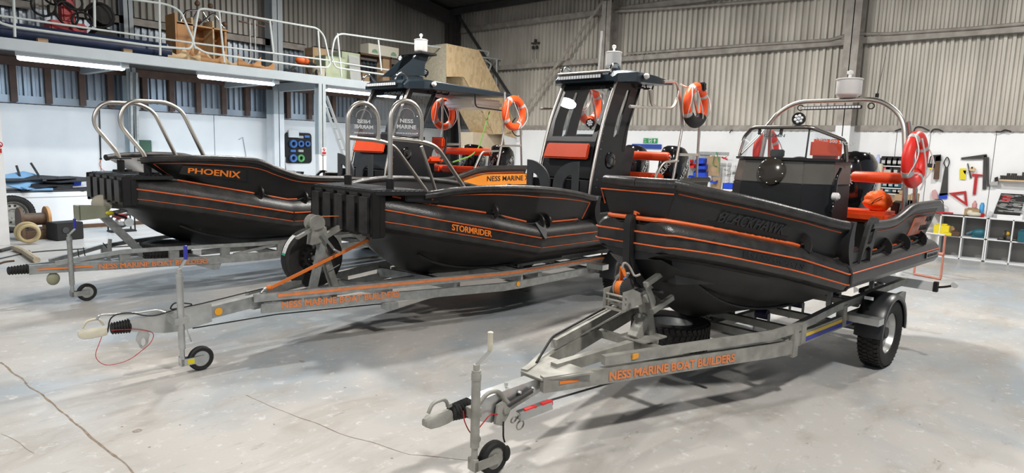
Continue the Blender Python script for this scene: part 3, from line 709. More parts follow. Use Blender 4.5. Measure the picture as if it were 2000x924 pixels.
# rubbed glossy band with model lettering
g = G(); xs_ = [2.30, 2.55, 2.8, 3.0]; g.loft([[V(x, -(B3.y(x) + .004), B3.zu(x) - .012), V(x, -(B3.y(x) + .004), B3.zl(x) + .012)] for x in xs_], False); g.build('glossy_band', GLOSSBLK, T3)
band_text(B3, T3, 'NESS BOATS', SEATBLK, 2.34, 2.85, .022, .045, shear=.2)
G().bb((5.45, -1.012, 1.03 - .02), (5.86, -1.0, 1.07)).build('maker_plate', GLOSSBLK, T3, bevel=.004)
text('lettering', 'NESS MARINE', MIDGREY, T3, (5.50, -1.0145, 1.025), (1, 0, 0), (0, 0, 1), width=.32, height=.03)
# spray rails
for sd in (-1, 1):
    G().tube([V(x, sd * (B3.y(x) * .55), min(smo(B3.keel, x) + .17, 1.2)) for x in [2.2 + .12 * i for i in range(14)]], .014, 6).build('spray_rail', HDPE, T3)
# console
cx0, cz0, cz1 = 4.0, 1.03, 1.99
fr = [V(4.0, -.30, 0), V(4.0, .30, 0), V(4.22, .50, 0), V(4.62, .50, 0), V(4.62, -.50, 0), V(4.22, -.50, 0)]
def cring(z, k, dx): return [V(p.x + dx, p.y * k, z) for p in fr]
G().loft([cring(1.03, 1.04, -.03), cring(1.55, 1.03, -.03), cring(1.75, 1.02, -.02)], True, True).build('console', GLOSSBLK if 0 else SEATBLK, T3, bevel=.008)
G().loft([cring(1.752, 1.02, -.02), cring(1.98, .97, .02)], True, True).build('console_top', mat('satin_grey_console', (0.13, .12, .105), .3, var=.3, vscale=2.5), T3, bevel=.008)
hc = V(3.985, .0, 1.865); hn = V(-1, 0, .16).normalized()
G().lathe([(.135, 0), (.135, .012), (.115, .022), (.02, .026)], hc, hn, 28).build('round_hatch', mat('smoked_hatch', (.045, .038, .030), .15, coat=.5), T3)
g = G()
for k in range(8): a = k * PI / 4 + .2; g.ball(hc + V(.02 * math.sin(a), .12 * math.cos(a), .12 * math.sin(a)) + hn * .018, .008, 6)
g.build('hatch_screw', ZINC, T3)
G().bb((3.97, -.5, 1.975), (4.62, .5, 2.0)).prism([V(3.98, -.3, 1.975), V(3.98, .3, 1.975), V(4.2, .5, 1.975), V(4.2, -.5, 1.975)], (0, 0, .02)).build('console_trim', RUBBER, T3) if 0 else G().prism([V(3.99, -.31, 1.975), V(3.99, .31, 1.975), V(4.22, .51, 1.975), V(4.64, .51, 1.975), V(4.64, -.51, 1.975), V(4.22, -.51, 1.975)], (0, 0, .025)).build('console_trim', RUBBER, T3)
wz = 1.995
base = [V(4.30, .50, wz), V(4.18, .47, wz), V(4.0, .29, wz), V(4.0, -.29, wz), V(4.18, -.47, wz), V(4.30, -.5, wz)]
topw = [V(4.40, .49, 2.14), V(4.24, .44, 2.24), V(4.10, .28, 2.26), V(4.10, -.28, 2.26), V(4.24, -.44, 2.22), V(4.40, -.49, 2.13)]
G().loft([base, topw], False).build('windscreen', CLEAR, T3, smooth=False)
tubes(T3, 'windscreen_frame', [[(4.24, .50, 1.98), (4.34, .50, 2.20), (4.10, .29, 2.29), (4.10, -.29, 2.29), (4.34, -.52, 2.18), (4.42, -.52, 1.98)]], .019, .06, mat('brushed_frame_tube', (.35, .32, .29), .3, metal=1))
G().bar(V(4.12, -.27, 2.27), V(4.02, -.3, 2.0), .014, .02).bar(V(4.12, .0, 2.28), V(4.11, 0.0, 2.22), .02, .03).bar(V(4.12, .22, 2.28), V(4.11, .22, 2.22), .02, .03).build('screen_clip', RUBBER, T3)
text('screen_lettering', 'GARMIN', SCREEN, T3, (4.075, .155, 2.195), (0, -1, 0), (.36, 0, 1), width=.21, height=.030, bold=.005)
text('screen_lettering', 'NESS 500 SPORT', RETRO, T3, (4.14, -.335, 2.17), (.5, -.7, -.12), (.3, 0, 1), width=.34, height=.03)
spot(T3, (4.12, -.16, 2.37), (-1, -.1, 0), .062)
G().bb((4.45, .12, 2.0), (4.50, .26, 2.08)).build('instrument_screen', MIDGREY, T3, bevel=.01)
G().torus((4.66, .0, 1.85), (1, 0, .5), .17, .014, 32, 8).build('steering_wheel', RUBBER, T3)
cushion(T3, (4.74, -.33, 2.00), (4.82, -.02, 2.20), 'helm_backrest')
G().bb((4.80, -.24, 1.5), (4.84, -.10, 2.1)).build('backrest_post', RUBBER, T3)
# handle on the near side of the console, rail and white light
tubes(T3, 'console_handle', [(f.lat(1642, 330, -.56), f.lat(1634, 345, -.56), f.lat(1628, 400, -.56), f.lat(1622, 415, -.56))], .014, .05, GLOSSBLK)
p = f.lat(1632, 384, -.58); G().lathe([(.02, 0), (.036, .005), (.036, .05), (.02, .065)], p + V(0, .03, 0), (0, -1, 0), 16).build('deck_filler', WHITEP, T3)
# grab bar and leaning cushion
a, e = V(5.36, .74, 1.815), V(5.36, -.76, 1.82)
G().cyl(a, e, .02, 12).build('leaning_bar', STAIN, T3)
for u0, u1 in ((.02, .34), (.66, .985)): G().tube([a.lerp(e, u0), a.lerp(e, u0 + .015), a.lerp(e, u1 - .015), a.lerp(e, u1)], [.045, .058, .058, .045], 16).build('leaning_cushion', ORANGEC, T3)
# rear bench
cushion(T3, (5.06, -.72, 1.355), (5.46, .70, 1.475), 'bench_cushion', bev=.035)
G().bb((5.10, -.66, 1.03), (5.44, .64, 1.36)).build('bench_base', HDPE, T3, bevel=.01)
for sd in (-1, 1): G().prism([V(5.44, .70 * sd, 1.34), V(5.78, .70 * sd, 1.34), V(5.68, .70 * sd, 1.48), V(5.60, .70 * sd, 1.58), V(5.50, .70 * sd, 1.56)], (0, -.08 * sd, 0)).build('bench_end', HDPE, T3, bevel=.01)
G().lathe([(.001, 0), (.022, 0), (.022, .008), (.001, .012)], (5.58, -.705, 1.47), (0, -1, 0), 14).build('orange_button', ORANGE, T3)
G().prism([V(5.0, -.24, 1.36), V(5.10, -.24, 1.42), V(5.12, -.24, 1.54), V(5.06, -.24, 1.58), V(4.98, -.24, 1.52)], (0, -.06, 0)).build('seat_hinge', GLOSSBLK, T3, bevel=.01)
# arch
def arch(z): return z
AR = [(5.28, .82, 1.2), (5.30, .80, 1.75), (5.34, .74, 2.42), (5.40, .48, 2.64), (5.40, -.44, 2.64), (5.34, -.70, 2.44), (5.28, -.80, 1.75), (5.28, -.82, 1.2)]
tubes(T3, 'arch_tube', [AR], .026, .2)
AR2 = [(5.55, .82, 1.2), (5.52, .80, 1.75), (5.46, .74, 2.36)]
tubes(T3, 'arch_strut', [[(5.62, -.82, 1.2), (5.60, -.80, 1.75), (5.37, -.73, 2.40)], [(5.62, .82, 1.2), (5.60, .80, 1.75), (5.37, .73, 2.40)]], .022, .15)
tubes(T3, 'arch_brace', [[(4.28, .5, 2.02), (4.8, .60, 2.2), (5.36, .66, 2.5)]], .018, .1)
lightbar(T3, (5.34, .34, 2.56), (5.34, -.28, 2.56), (-1, 0, 0), .04, 20)
for y in (.39, -.36): G().torus((5.38, y, 2.57), (1, .2, 0), .03, .006, 20, 6).build('cable_loop', RUBBER, T3)
dome(T3, (5.40, -.11, 2.665), .128, .205)
G().cyl((5.40, -.40, 2.66), (5.40, -.40, 2.70), .018, 10).cyl((5.40, -.40, 2.70), (5.44, -.44, 3.18), .0035, 6, .0015).build('whip_aerial', RUBBER, T3)
outboard(T3, 6.12, -.02, 1.38, 1.0, 0.0, True)
# white cap light etc
lb = FB3
# ================================================================ the two cabin boats
def fender_block(T, x, hw, z0, z1, n, yc=0.0):
    w = 2 * hw / n
    for k in range(n):
        y = yc - hw + w * (k + .5)
        G().bb((x - .15, y - w * .465, z0), (x - .03, y + w * .465, z1)).build('bow_fender', HDPE_TUBE, T, bevel=.035)
    G().bb((x - .045, yc - hw - .02, z0 + .0), (x + .03, yc + hw + .02, z1 + .01)).build('fender_backing', HDPE, T, bevel=.01)
    for sd in (-1, 1): G().bb((x - .13, yc + sd * (hw + .0), z0 - .01), (x + .02, yc + sd * (hw + .015), z1 + .015)).build('fender_end_plate', HDPE, T, bevel=.006)
def platform(T, x0, x1, hw0, hw1, z):
    G().prism([V(x0, -hw0, z - .05), V(x0, hw0, z - .05), V(x1, hw1, z - .05), V(x1, -hw1, z - .05)], (0, 0, .045)).build('bow_platform', HDPE, T, bevel=.006)
    g = G(); n = int((x1 - x0) / .045)
    for i in range(n):
        x = x0 + .03 + i * .045; h = hw0 + (hw1 - hw0) * (x - x0) / (x1 - x0) - .03; g.bb((x, -h, z - .006), (x + .018, h, z + .004))
    for j in range(int(hw1 * 2 / .045)):
        y = -hw1 + .03 + j * .045
        if abs(y) < hw0 - .03: g.bb((x0 + .02, y, z - .006), (x1 - .02, y + .015, z + .002))
    g.build('platform_grating', SEATBLK, T, smooth=False)
def cabin(T, f, X, hw, zf, dz, name, o):
    """hard-top cabin: X = x of the windscreen foot, o = dict of options"""
    # console body
    zc = 1.95 + dz
    body = [V(X + .02, -hw + .03, 0), V(X + .02, hw - .03, 0), V(X + 1.0, hw - .03, 0), V(X + 1.0, -hw + .03, 0)]
    G().loft([[V(p.x, p.y, 1.02) for p in body], [V(p.x + .06, p.y, 1.70) for p in body], [V(p.x + .16, p.y, 2.08 + dz) for p in body]], True, True).build('cabin_console', SEATBLK, T, bevel=.01)
    # side shells with slanted windows: profile in the (x, z) plane
    for sd in (-1, 1):
        y = hw * sd
        out = [V(X - .02, y, 1.35), V(X + .10, y, 1.95 + dz), V(X + .24, y, 2.45 + dz), V(X + .50, y, 3.02 + dz), V(X + 1.16, y, 3.02 + dz), V(X + .98, y, 2.72 + dz), V(X + .84, y, 2.32 + dz), V(X + .78, y, 1.95 + dz), V(X + .70, y, 1.35)]
        w1 = [V(X + .47, y, 2.22 + dz), V(X + .50, y, 2.36 + dz), V(X + .56, y, 2.52 + dz), V(X + .76, y, 2.90 + dz), V(X + .84, y, 2.91 + dz), V(X + .78, y, 2.75 + dz), V(X + .66, y, 2.50 + dz), V(X + .58, y, 2.26 + dz), V(X + .52, y, 2.21 + dz)]
        if o.get('bigwin'): w1 = [V(X + a_, y, z_ + dz) for a_, z_ in ((.20, 2.20), (.23, 2.28), (.31, 2.46), (.57, 2.94), (1.04, 2.94), (.92, 2.72), (.79, 2.34), (.77, 2.20), (.5, 2.18))]
        G().ringprism(out, w1, (0, .03 * sd, 0)).build('cabin_side', SEATBLK, T, ang=20)
        G().prism([p + V(0, .012 * sd, 0) for p in w1], (0, .006 * sd, 0)).build('side_window', CLEAR, T, smooth=False)
        # rear grab frame edge and curved strip window
        P = [V(X + .74, y * 1.06, 2.02 + dz), V(X + .80, y * 1.06, 2.35 + dz), V(X + 1.0, y * 1.06, 2.75 + dz), V(X + 1.10, y * 1.06, 2.98 + dz)]
        G().tube(fillet(P, .15), .022, 8).build('side_frame', HDPE, T)
        Q = [V(p.x - .06, p.y, p.z) for p in P]; R_ = [V(p.x - .13, p.y, p.z + .02) for p in P]
        g = G()
        for k in range(14):
            t = k / 13; z = 1.5 + t * 1.4 + dz; x = X + .05 + .30 * max(0, (z - 1.5)) ** 1.3 * .5; g.ball(V(x + .06, y + .032 * sd, z), .006, 5)
        g.build('side_screw', ZINC, T)
    c = V(X + .42, -hw - .032, 1.88 + dz); G().lathe([(.12, 0), (.12, .01), (.10, .02), (.01, .022)], c, (0, -1, 0), 24).build('round_hatch', GLOSSBLK, T)
    G().torus(c + V(0, -.022, 0), (0, -1, 0), .06, .006, 20, 6).build('round_hatch', MIDGREY, T)
    # stainless posts that run from the deck over the roof front
    for sd in (-1, 1):
        y = (hw + .03) * sd
        P = [V(X - .06, y, 1.2), V(X - .05, y, 1.47), V(X + .06, y, 1.95 + dz), V(X + .20, y, 2.42 + dz), V(X + .50, y * .97, 3.04 + dz)]
        G().tube(fillet(P, .25, 8), .024, 10).build('cabin_post', STAIN, T)
        r = .13; cc = V(X + o.get('hx', .50), y * .9, 3.13 + dz)
        G().tube([cc + V(-r * math.cos(a), 0, r * .9 * math.sin(a)) for a in [PI * k / 14 for k in range(15)]], .02, 10).build('roof_hoop', CHROME, T)
    # windscreen
    y = hw - .01
    A = [V(X + .085, y, 2.14 + dz), V(X + .21, y, 2.45 + dz), V(X + .50, y, 3.0 + dz)]
    g = G(); fw = .055
    zs = [2.14 + dz, 2.22 + dz, 2.45 + dz, 2.86 + dz, 3.0 + dz]
    def fx(z): z -= dz; return X + (.10 + (z - 2.14) / .31 * .12 if z < 2.45 else .22 + (z - 2.45) / .55 * .27)
    outer = [V(fx(2.14 + dz), -y, 2.14 + dz), V(fx(2.45 + dz), -y, 2.45 + dz), V(fx(3 + dz), -y, 3.0 + dz), V(fx(3 + dz), y, 3.0 + dz), V(fx(2.45 + dz), y, 2.45 + dz), V(fx(2.14 + dz), y, 2.14 + dz)]
    yi = y - fw; zi0, zi1 = 2.21 + dz, 2.90 + dz
    inner = [V(fx(zi0), -yi + .03, zi0), V(fx(2.45 + dz), -yi, 2.45 + dz), V(fx(zi1), -yi, zi1), V(fx(zi1), yi, zi1), V(fx(2.45 + dz), yi, 2.45 + dz), V(fx(zi0), yi - .03, zi0)]
    G().ringprism(outer, inner, (.02, 0, 0)).build('windscreen_frame', SEATBLK, T, ang=15)
    rows = [[V(fx(z) + .004, yy, z) for yy in (-yi - .01, yi + .01)] for z in (zi0 - .01, 2.45 + dz, zi1 + .01)]
    G().loft(rows, False).build('windscreen', CLEAR, T, smooth=True)
    d = (V(fx(3 + dz), 0, 3 + dz) - V(fx(2.5 + dz), 0, 2.5 + dz)).normalized()
    text('name_lettering', name, RETRO if o.get('bright') else MIDGREY, T, V(fx(2.895 + dz) - .006, .12, 2.905 + dz), (0, -1, 0), d, width=.46, height=.05, depth=.002, bold=.01)
    # lower panel between console and windscreen
    G().loft([[V(X + .0, s * (hw - .02), 1.62 + dz) for s in (-1, 1)], [V(fx(2.14 + dz), s * (hw - .02), 2.14 + dz) for s in (-1, 1)]], False).build('front_panel', SEATBLK, T) 
    # orange front cushion: leaning slab
    a0, a1 = V(X + .005, 0, 1.88 + dz), V(X + .085, 0, 2.10 + dz); n = V(-.22, 0, .08).normalized() * .05
    hwc = hw - .05
    G().add([a0 + V(0, -hwc, 0), a0 + V(0, hwc, 0), a1 + V(0, hwc - .02, 0), a1 + V(0, -hwc + .02, 0), a0 + V(0, -hwc, 0) + n, a0 + V(0, hwc, 0) + n, a1 + V(0, hwc - .02, 0) + n, a1 + V(0, -hwc + .02, 0) + n], [(0, 3, 2, 1), (4, 5, 6, 7), (0, 1, 5, 4), (1, 2, 6, 5), (2, 3, 7, 6), (3, 0, 4, 7)]).build('front_cushion', ORANGEC, T, bevel=.02)
    # pair of step boards with quarter cut-outs in front of the cabin
    for sd in (-1, 1):
        cy = sd * .03; xf = X - .30; w = hw - .02; zb, zt = 1.30, 1.86 + dz
        o_ = [V(xf, cy, zb)] + [V(xf, cy + sd * w * (1 - math.cos(t)) * 1.0, zb + .22 + (zt - zb - .22) * math.sin(t)) for t in [PI / 2 * k / 8 for k in range(9)]] + [V(xf, cy + sd * w, zb)]
        ic = [V(xf, cy + sd * w * .40, zb + .16)] + [V(xf, cy + sd * (w * .40 + w * .36 * (1 - math.cos(t))), zb + .19 + (zt - zb - .38) * math.sin(t)) for t in [PI / 2 * k / 8 for k in range(9)]] + [V(xf, cy + sd * w * .76, zb + .16)]
        G().ringprism(o_, ic, (.03, 0, 0)).build('step_board', MIDGREY, T, ang=30)
        G().bb((xf + .05, cy + sd * .02, 1.1), (X + .02, cy + sd * w, 1.60 + dz)).build('step_locker', SEATBLK, T, bevel=.01)
    # roof
    z = 3.03 + dz; xr = X + .36; xe = X + o['rl']
    def rr(x, h, z0, z1): return [V(x, -h, z0), V(x, h, z0), V(x, h, z1), V(x, h * .86, z1 + .035), V(x, -h * .86, z1 + .035), V(x, -h, z1)]
    G().loft([rr(xr - .02, hw + .06, z - .03, z + .02), rr(xr + .06, hw + .09, z - .04, z + .08), rr(xr + .24, hw + .28, z - .03, z + .10), rr(xr + .7, hw + .31, z - .02, z + .09), rr(xe, hw + .27, z + .01, z + .05)], True, True).build('cabin_roof', STEELBLK, T, ang=25)
    G().loft([[V(xr + .25, s * (hw + .24), z - .035) for s in (-1, 1)], [V(xe - .05, s * (hw + .22), z + .012) for s in (-1, 1)]], False).build('roof_lining', SEATBLK, T)
    g = G()
    for k in range(4): g.torus((X + .95 + .18 * k, -hw + .1, z - .04), (0, 0, 1), .05, .012, 18, 6)
    g.build('roof_speaker', RUBBER, T)
    tubes(T, 'roof_handle', [[(X + .9 + .32 * k, -hw - .05, z - .01), (X + .93 + .32 * k, -hw - .05, z - .07), (X + 1.08 + .32 * k, -hw - .05, z - .07), (X + 1.11 + .32 * k, -hw - .05, z - .01)] for k in range(2)], .011, .04, RUBBER)
    lightbar(T, (xr - .03, hw - .02, z + .04), (xr - .03, -hw + .12, z + .04), (-1, 0, 0), .075, 16)
    if o.get('barcap'): G().cyl((xr - .02, hw, z + .105), (xr - .02, -hw - .02, z + .105), .022, 10).build('light_bar_cap', STAIN, T)
    spot(T, V(X + .13, -hw + .14, 2.40 + dz) if not o.get('nospot') else V(xr + .9, -.05, z + .34), (-1, -.15, 0), .065)
    G().lathe([(.04, 0), (.045, .02), (.035, .05), (.01, .065)], (X + .78, -hw - .31, z + .05), (0, -1, .3), 12).build('navigation_light', WHITEP, T)
    # dashboard inside
    G().torus((X + .62, .1, 2.0 + dz), (1, 0, .4), .17, .014, 28, 8).build('steering_wheel', RUBBER, T)
    G().bb((X + .35, -.3, 2.05 + dz), (X + .5, .1, 2.25 + dz)).build('instrument_screen', MIDGREY, T, bevel=.01)
    if not o.get('noseat'): G().bb((X + 1.05, -.34, 1.1), (X + 1.25, .34, 1.72 + dz)).build('seat_base', HDPE, T, bevel=.01)
    for y in (() if o.get('noseat') else (-.3, .3)):
        cushion(T, (X + .98, y - .19, 1.72 + dz), (X + 1.36, y + .19, 1.84 + dz), 'pod_seat', bev=.04)
        cushion(T, (X + 1.34, y - .16, 2.0 + dz), (X + 1.42, y + .16, 2.2 + dz), 'seat_backrest', bev=.03)
        for s2 in (-.17, .17): G().tube([V(X + 1.22, y + s2, 1.74 + dz), V(X + 1.33, y + s2, 1.85 + dz), V(X + 1.40, y + s2, 2.0 + dz), V(X + 1.41, y + s2, 2.2 + dz)], .022, 8).build('backrest_arm', RUBBER, T)
def aft_frame(T, f, y, segs, r=.021, fil=.10):
    for S in segs:
        P = [f.lat(px, py, y) for px, py in S]
        tubes(T, 'stern_frame', [P], r, fil, mirror=True)
# ---------------- middle boat
T2 = thing('workboat', 'black cabin workboat with amber lettering on its side band, middle one of the three boats', 'boat', FB2.O, FB2.deg, 'black workboats on trailers')
B2 = Boat(FB2, plan=[(2.40, .56), (2.9, .85), (3.6, 1.04), (4.22, 1.1), (8.5, 1.1)], zU=[(2.40, 1.37), (2.9, 1.26), (4.22, .995), (4.26, .995), (8.5, .98)], zL=[(2.4, 1.25), (4.24, .88), (8.5, .87)],
          zR=[(2.40, 1.50), (2.58, 1.47), (2.9, 1.395), (3.6, 1.28), (4.22, 1.14), (8.5, 1.14)], keel=[(2.4, 1.10), (2.6, .95), (2.79, .77), (3.08, .59), (3.54, .49), (4.42, .46), (8.5, .46)], tb=.12, x0=2.40, x1=8.35, deck=1.02, deckx=2.75)
B2.hull(T2)
W2 = [(2.79, 1.50), (3.1, 1.545), (3.52, 1.57), (4.05, 1.56), (4.56, 1.52), (5.01, 1.46), (5.29, 1.41), (6.0, 1.41), (6.7, 1.42), (7.2, 1.52), (7.6, 1.60), (8.4, 1.61)]
B2.bulwark(T2, W2, 2.80, 5.28, stripe=True, sa=2.9, sb=5.2)
for sd in (-1, 1):
    a = B2.wallpt(5.2, .8, W2, .004); b_ = B2.wallpt(5.14, .1, W2, .004); c = B2.wallpt(2.88, .8, W2, .004); d = B2.wallpt(2.87, .0, W2, .006)
    G().tube([V(a.x, a.y * sd, a.z), V(b_.x, b_.y * sd, b_.z)], .0065, 6).tube([V(c.x, c.y * sd, c.z), V(d.x, d.y * sd, d.z)], .0065, 6).build('bulwark_stripe', ORANGE, T2)
B2.bulwark(T2, W2, 5.95, 8.25, aft=.1)
gate(B2, T2, 5.28, 5.98, W2)
B2.line(T2, 'u', 2.42, 4.23, .0065, front=True); B2.line(T2, 'l', 2.42, 4.23, .0038, front=True); B2.line(T2, 'u', 4.25, 8.3, .0065); B2.line(T2, 'l', 4.25, 8.3, .0038)
B2.line(T2, 'r', 2.55, 3.52, .012, 'orange_rope_guard', n=8)
fins(B2, T2, [3.58, 4.28, 4.40, 6.6, 7.3, 8.0]); rope(B2, T2, [3.58, 4.28, 5.15], .06); rope(B2, T2, [6.05, 6.6, 7.3, 8.0], .05)
for a, b_ in ((3.72, 4.1), (4.55, 5.05)): B2.line(T2, 'r', a, b_, .012, 'orange_rope_guard', n=8)
for sd in (-1, 1): G().prism([V(4.19, sd * 1.0, 1.16), V(4.36, sd * 1.0, 1.16), V(4.30, sd * 1.09, 1.05), V(4.28, sd * 1.106, .98), V(4.25, sd * 1.106, .98)], (0, .03 * sd, .01)).build('rope_cleat', HDPE, T2)
for sd in (-1, 1): G().tube([V(x, sd * (B2.y(x) * .6), smo(B2.keel, x) + .17) for x in [2.9 + .15 * i for i in range(16)]], .016, 6).build('spray_rail', HDPE, T2)
fender_block(T2, 2.40, .57, 1.09, 1.52, 5)
platform(T2, 2.30, 2.80, .58, .78, 1.555)
G().prism([V(2.62, -.66, 1.44), V(2.62, .66, 1.44), V(2.95, .8, 1.42), V(2.95, -.8, 1.42)], (0, 0, .10)).build('bow_deck', HDPE, T2, bevel=.01)
band_text(B2, T2, 'STORMRIDER', ORANGEP, 3.04, 3.50, .026, .066, bold=.018)
# bow hoops with name plates
f = FB2
for y, px in ((-.42, 0), (.36, 1)):
    P = [V(2.60, y, 1.55), V(2.60, y, 2.26)] + [V(2.60 + .20 * (1 - math.cos(t)), y, 2.26 + .20 * math.sin(t)) for t in [PI * k / 12 for k in range(1, 12)]] + [V(3.0, y, 2.26), V(3.0, y, 2.06)]
    G().tube(P, .025, 12).build('bow_hoop', STAIN, T2)
    tubes(T2, 'bow_hoop_stay', [[V(2.61, y, 2.07), V(3.02, y, 2.05), V(3.22, y, 2.0), V(3.72, y, 1.45)]], .023, .12)
    tubes(T2, 'bow_hoop_brace', [[V(3.02, y + .02, 2.0), V(3.25, y + .04, 1.5)]], .018, .1) if y < 0 else None
    G().cyl((2.60, y, 1.5), (2.60, y, 1.66), .042, 14).build('hoop_socket', HDPE, T2)
    G().bb((2.54, y - .06, 1.545), (2.68, y + .06, 1.56)).build('hoop_socket', HDPE, T2, bevel=.004)
    pl = [V(2.625, y, 2.10), V(2.975, y, 2.10), V(2.975, y, 2.30), V(2.93, y, 2.36), V(2.88, y, 2.40), V(2.80, y, 2.425), V(2.72, y, 2.40), V(2.67, y, 2.36), V(2.625, y, 2.30)]
    G().prism([p + V(0, -.004, 0) for p in pl], (0, .008, 0)).build('name_plate', mat('smoked_perspex', (.03, .032, .036), .12) if 0 else PLEXI, T2, smooth=False)
    mir = y > 0; yy = y - .008
    for s_, z, w_, h_ in (('NESS', 2.235, .17, .042), ('MARINE', 2.175, .25, .042), ('MADE IN SCOTLAND', 2.12, .26, .016)):
        text('plate_lettering', s_, WHITE, T2, (2.80 - w_ / 2, yy, z), (1, 0, 0), (0, 0, 1), width=w_, height=h_, depth=.001, mirror=mir, bold=.03)
    G().tube([V(2.80 - .1 * math.cos(a), yy, 2.30 + .085 * math.sin(a)) for a in [PI * k / 16 for k in range(17)]], .004, 6).build('plate_lettering', RETRO, T2)
    g = G()
    for a in (2.66, 2.94):
        for z in (2.13, 2.31): g.ball((a, yy, z), .008, 6)
    g.build('plate_screw', CHROME, T2)
cabin(T2, f, 5.98, .46, 3.02, 0.0, 'STORMRIDER', {'rl': 1.62, 'barcap': True, 'noseat': True})
dome(T2, (7.06, .0, 3.27), .12, .25); G().bb((6.96, -.1, 3.08), (7.16, .1, 3.27)).build('dome_mast', STEELBLK, T2, bevel=.02)
G().cyl((6.75, -.2, 3.1), (6.75, -.2, 3.2), .03, 10).build('aerial_base', RUBBER, T2)
G().cyl((6.72, -.70, 3.1), (6.72, -.70, 3.14), .02, 10).cyl((6.72, -.70, 3.14), (6.80, -.74, 3.5), .0035, 6, .0015).build('whip_aerial', RUBBER, T2)
G().cyl((6.68, 0, 3.12), (6.72, .0, 3.78), .011, 8, .016).build('whip_aerial', WHITEP, T2)
aft_frame(T2, f, -.82, [[(1296, 160), (1322, 159), (1330, 205), (1333, 247), (1318, 330), (1310, 375)], [(1324, 314), (1295, 317), (1284, 335), (1270, 372)], [(1366, 240), (1360, 350), (1358, 375)], [(1326, 302), (1365, 303)], [(1330, 165), (1352, 175), (1366, 240)], [(1230, 208), (1313, 212), (1322, 196), (1326, 170)], [(1270, 175), (1272, 205), (1285, 210)]])
a, e = V(7.62, .74, 1.965), V(7.64, -.76, 1.955)
G().cyl(a, e, .02, 12).build('leaning_bar', STAIN, T2)
G().tube([a.lerp(e, .02), a.lerp(e, .04), a.lerp(e, .96), a.lerp(e, .98)], [.05, .07, .07, .05], 16).build('leaning_cushion', ORANGEC, T2)
for lo, hi in (((7.2, -.72, 1.56), (7.55, -.14, 1.70)), ((7.2, -.10, 1.56), (7.55, .70, 1.70))): cushion(T2, lo, hi, 'bench_cushion')
G().bb((7.22, -.66, 1.03), (7.56, .64, 1.57)).build('bench_base', HDPE, T2, bevel=.01)
for y in (-.36, .42): outboard(T2, 8.42, y, 1.42, 1.0, 0.05, True)
# ---------------- far boat
T1 = thing('workboat', 'black cabin workboat with orange lettering on its raised bow board, farthest of the three', 'boat', FB1.O, FB1.deg, 'black workboats on trailers')
B1 = Boat(FB1, plan=[(1.13, .56), (1.8, .85), (2.5, 1.04), (3.1, 1.1), (8.5, 1.1)], zU=[(1.13, 1.39), (1.86, 1.26), (2.98, 1.035), (8.5, 1.03)], zL=[(1.13, 1.27), (1.86, 1.14), (2.98, .915), (8.5, .91)],
          zR=[(1.13, 1.55), (1.6, 1.48), (2.34, 1.33), (2.96, 1.20), (8.5, 1.20)], keel=[(1.13, 1.10), (1.22, 1.08), (1.39, .93), (1.64, .75), (2.03, .58), (2.62, .48), (8.5, .47)], tb=.12, x0=1.13, x1=8.2, deck=1.05, deckx=1.5)
B1.hull(T1)
W1 = [(1.2, 1.72), (1.41, 1.745), (1.89, 1.765), (2.42, 1.75), (2.60, 1.71), (2.76, 1.64), (3.13, 1.525), (3.72, 1.49), (4.3, 1.47), (5.93, 1.44), (6.31, 1.50), (6.85, 1.62), (7.4, 1.645), (8.3, 1.645)]
B1.bulwark(T1, W1, 1.24, 4.35, slant=.34, stripe='slant')
B1.bulwark(T1, W1, 4.95, 8.12, aft=.1)
gate(B1, T1, 4.35, 4.98, W1)
B1.line(T1, 'u', 1.15, 2.97, .009, front=True); B1.line(T1, 'l', 1.15, 2.97, .0038, front=True); B1.line(T1, 'u', 2.99, 8.15, .009); B1.line(T1, 'l', 2.99, 8.15, .0038)
B1.line(T1, 'r', 1.62, 2.5, .011, 'orange_rope_guard', n=8)
fins(B1, T1, [2.56, 3.2, 5.6, 6.4, 7.2]); rope(B1, T1, [2.56, 3.2, 4.2], .06); rope(B1, T1, [5.1, 5.6, 6.4, 7.2], .05)
for a, b_ in ((2.68, 3.1), (3.35, 3.9)): B1.line(T1, 'r', a, b_, .011, 'orange_rope_guard', n=8)
for sd in (-1, 1): G().tube([V(x, sd * (B1.y(x) * .6), smo(B1.keel, x) + .17) for x in [1.7 + .15 * i for i in range(16)]], .016, 6).build('spray_rail', HDPE, T1)
fender_block(T1, 1.14, .58, 1.19, 1.52, 5)
platform(T1, 1.04, 1.55, .58, .72, 1.545)
side_board(B1, T1, W1, 1.62, 2.40, .36, .72, 'name_board', HDPE, 'PHOENIX', ORANGEP, .062, bold=.02, tx=.12)
f = FB1
for y in (-.45, .40):
    dx = 0
    tubes(T1, 'bow_rail', [[V(1.36, y, 1.60), V(1.34, y, 1.78), V(1.04, y, 2.18), V(1.16, y, 2.44), V(1.62, y, 2.45), V(1.80, y, 2.36), V(2.10, y, 1.70)]], .026, .20)
    G().cyl((1.36, y, 1.52), (1.36, y, 1.70), .045, 14).build('rail_socket', HDPE, T1)
    G().bb((1.27, y - .08, 1.715), (1.47, y + .08, 1.73)).build('rail_socket', HDPE, T1, bevel=.004)
    for xx in (1.3, 1.45): G().bb((xx - .03, y - .05, 1.535), (xx + .03, y + .05, 1.575)).build('rail_socket', RUBBER, T1, bevel=.006)
cabin(T1, f, 5.12, .46, 3.0, -.02, 'PHOENIX', {'rl': 3.0, 'bigwin': True, 'hx': .35, 'nospot': True, 'bright': True})
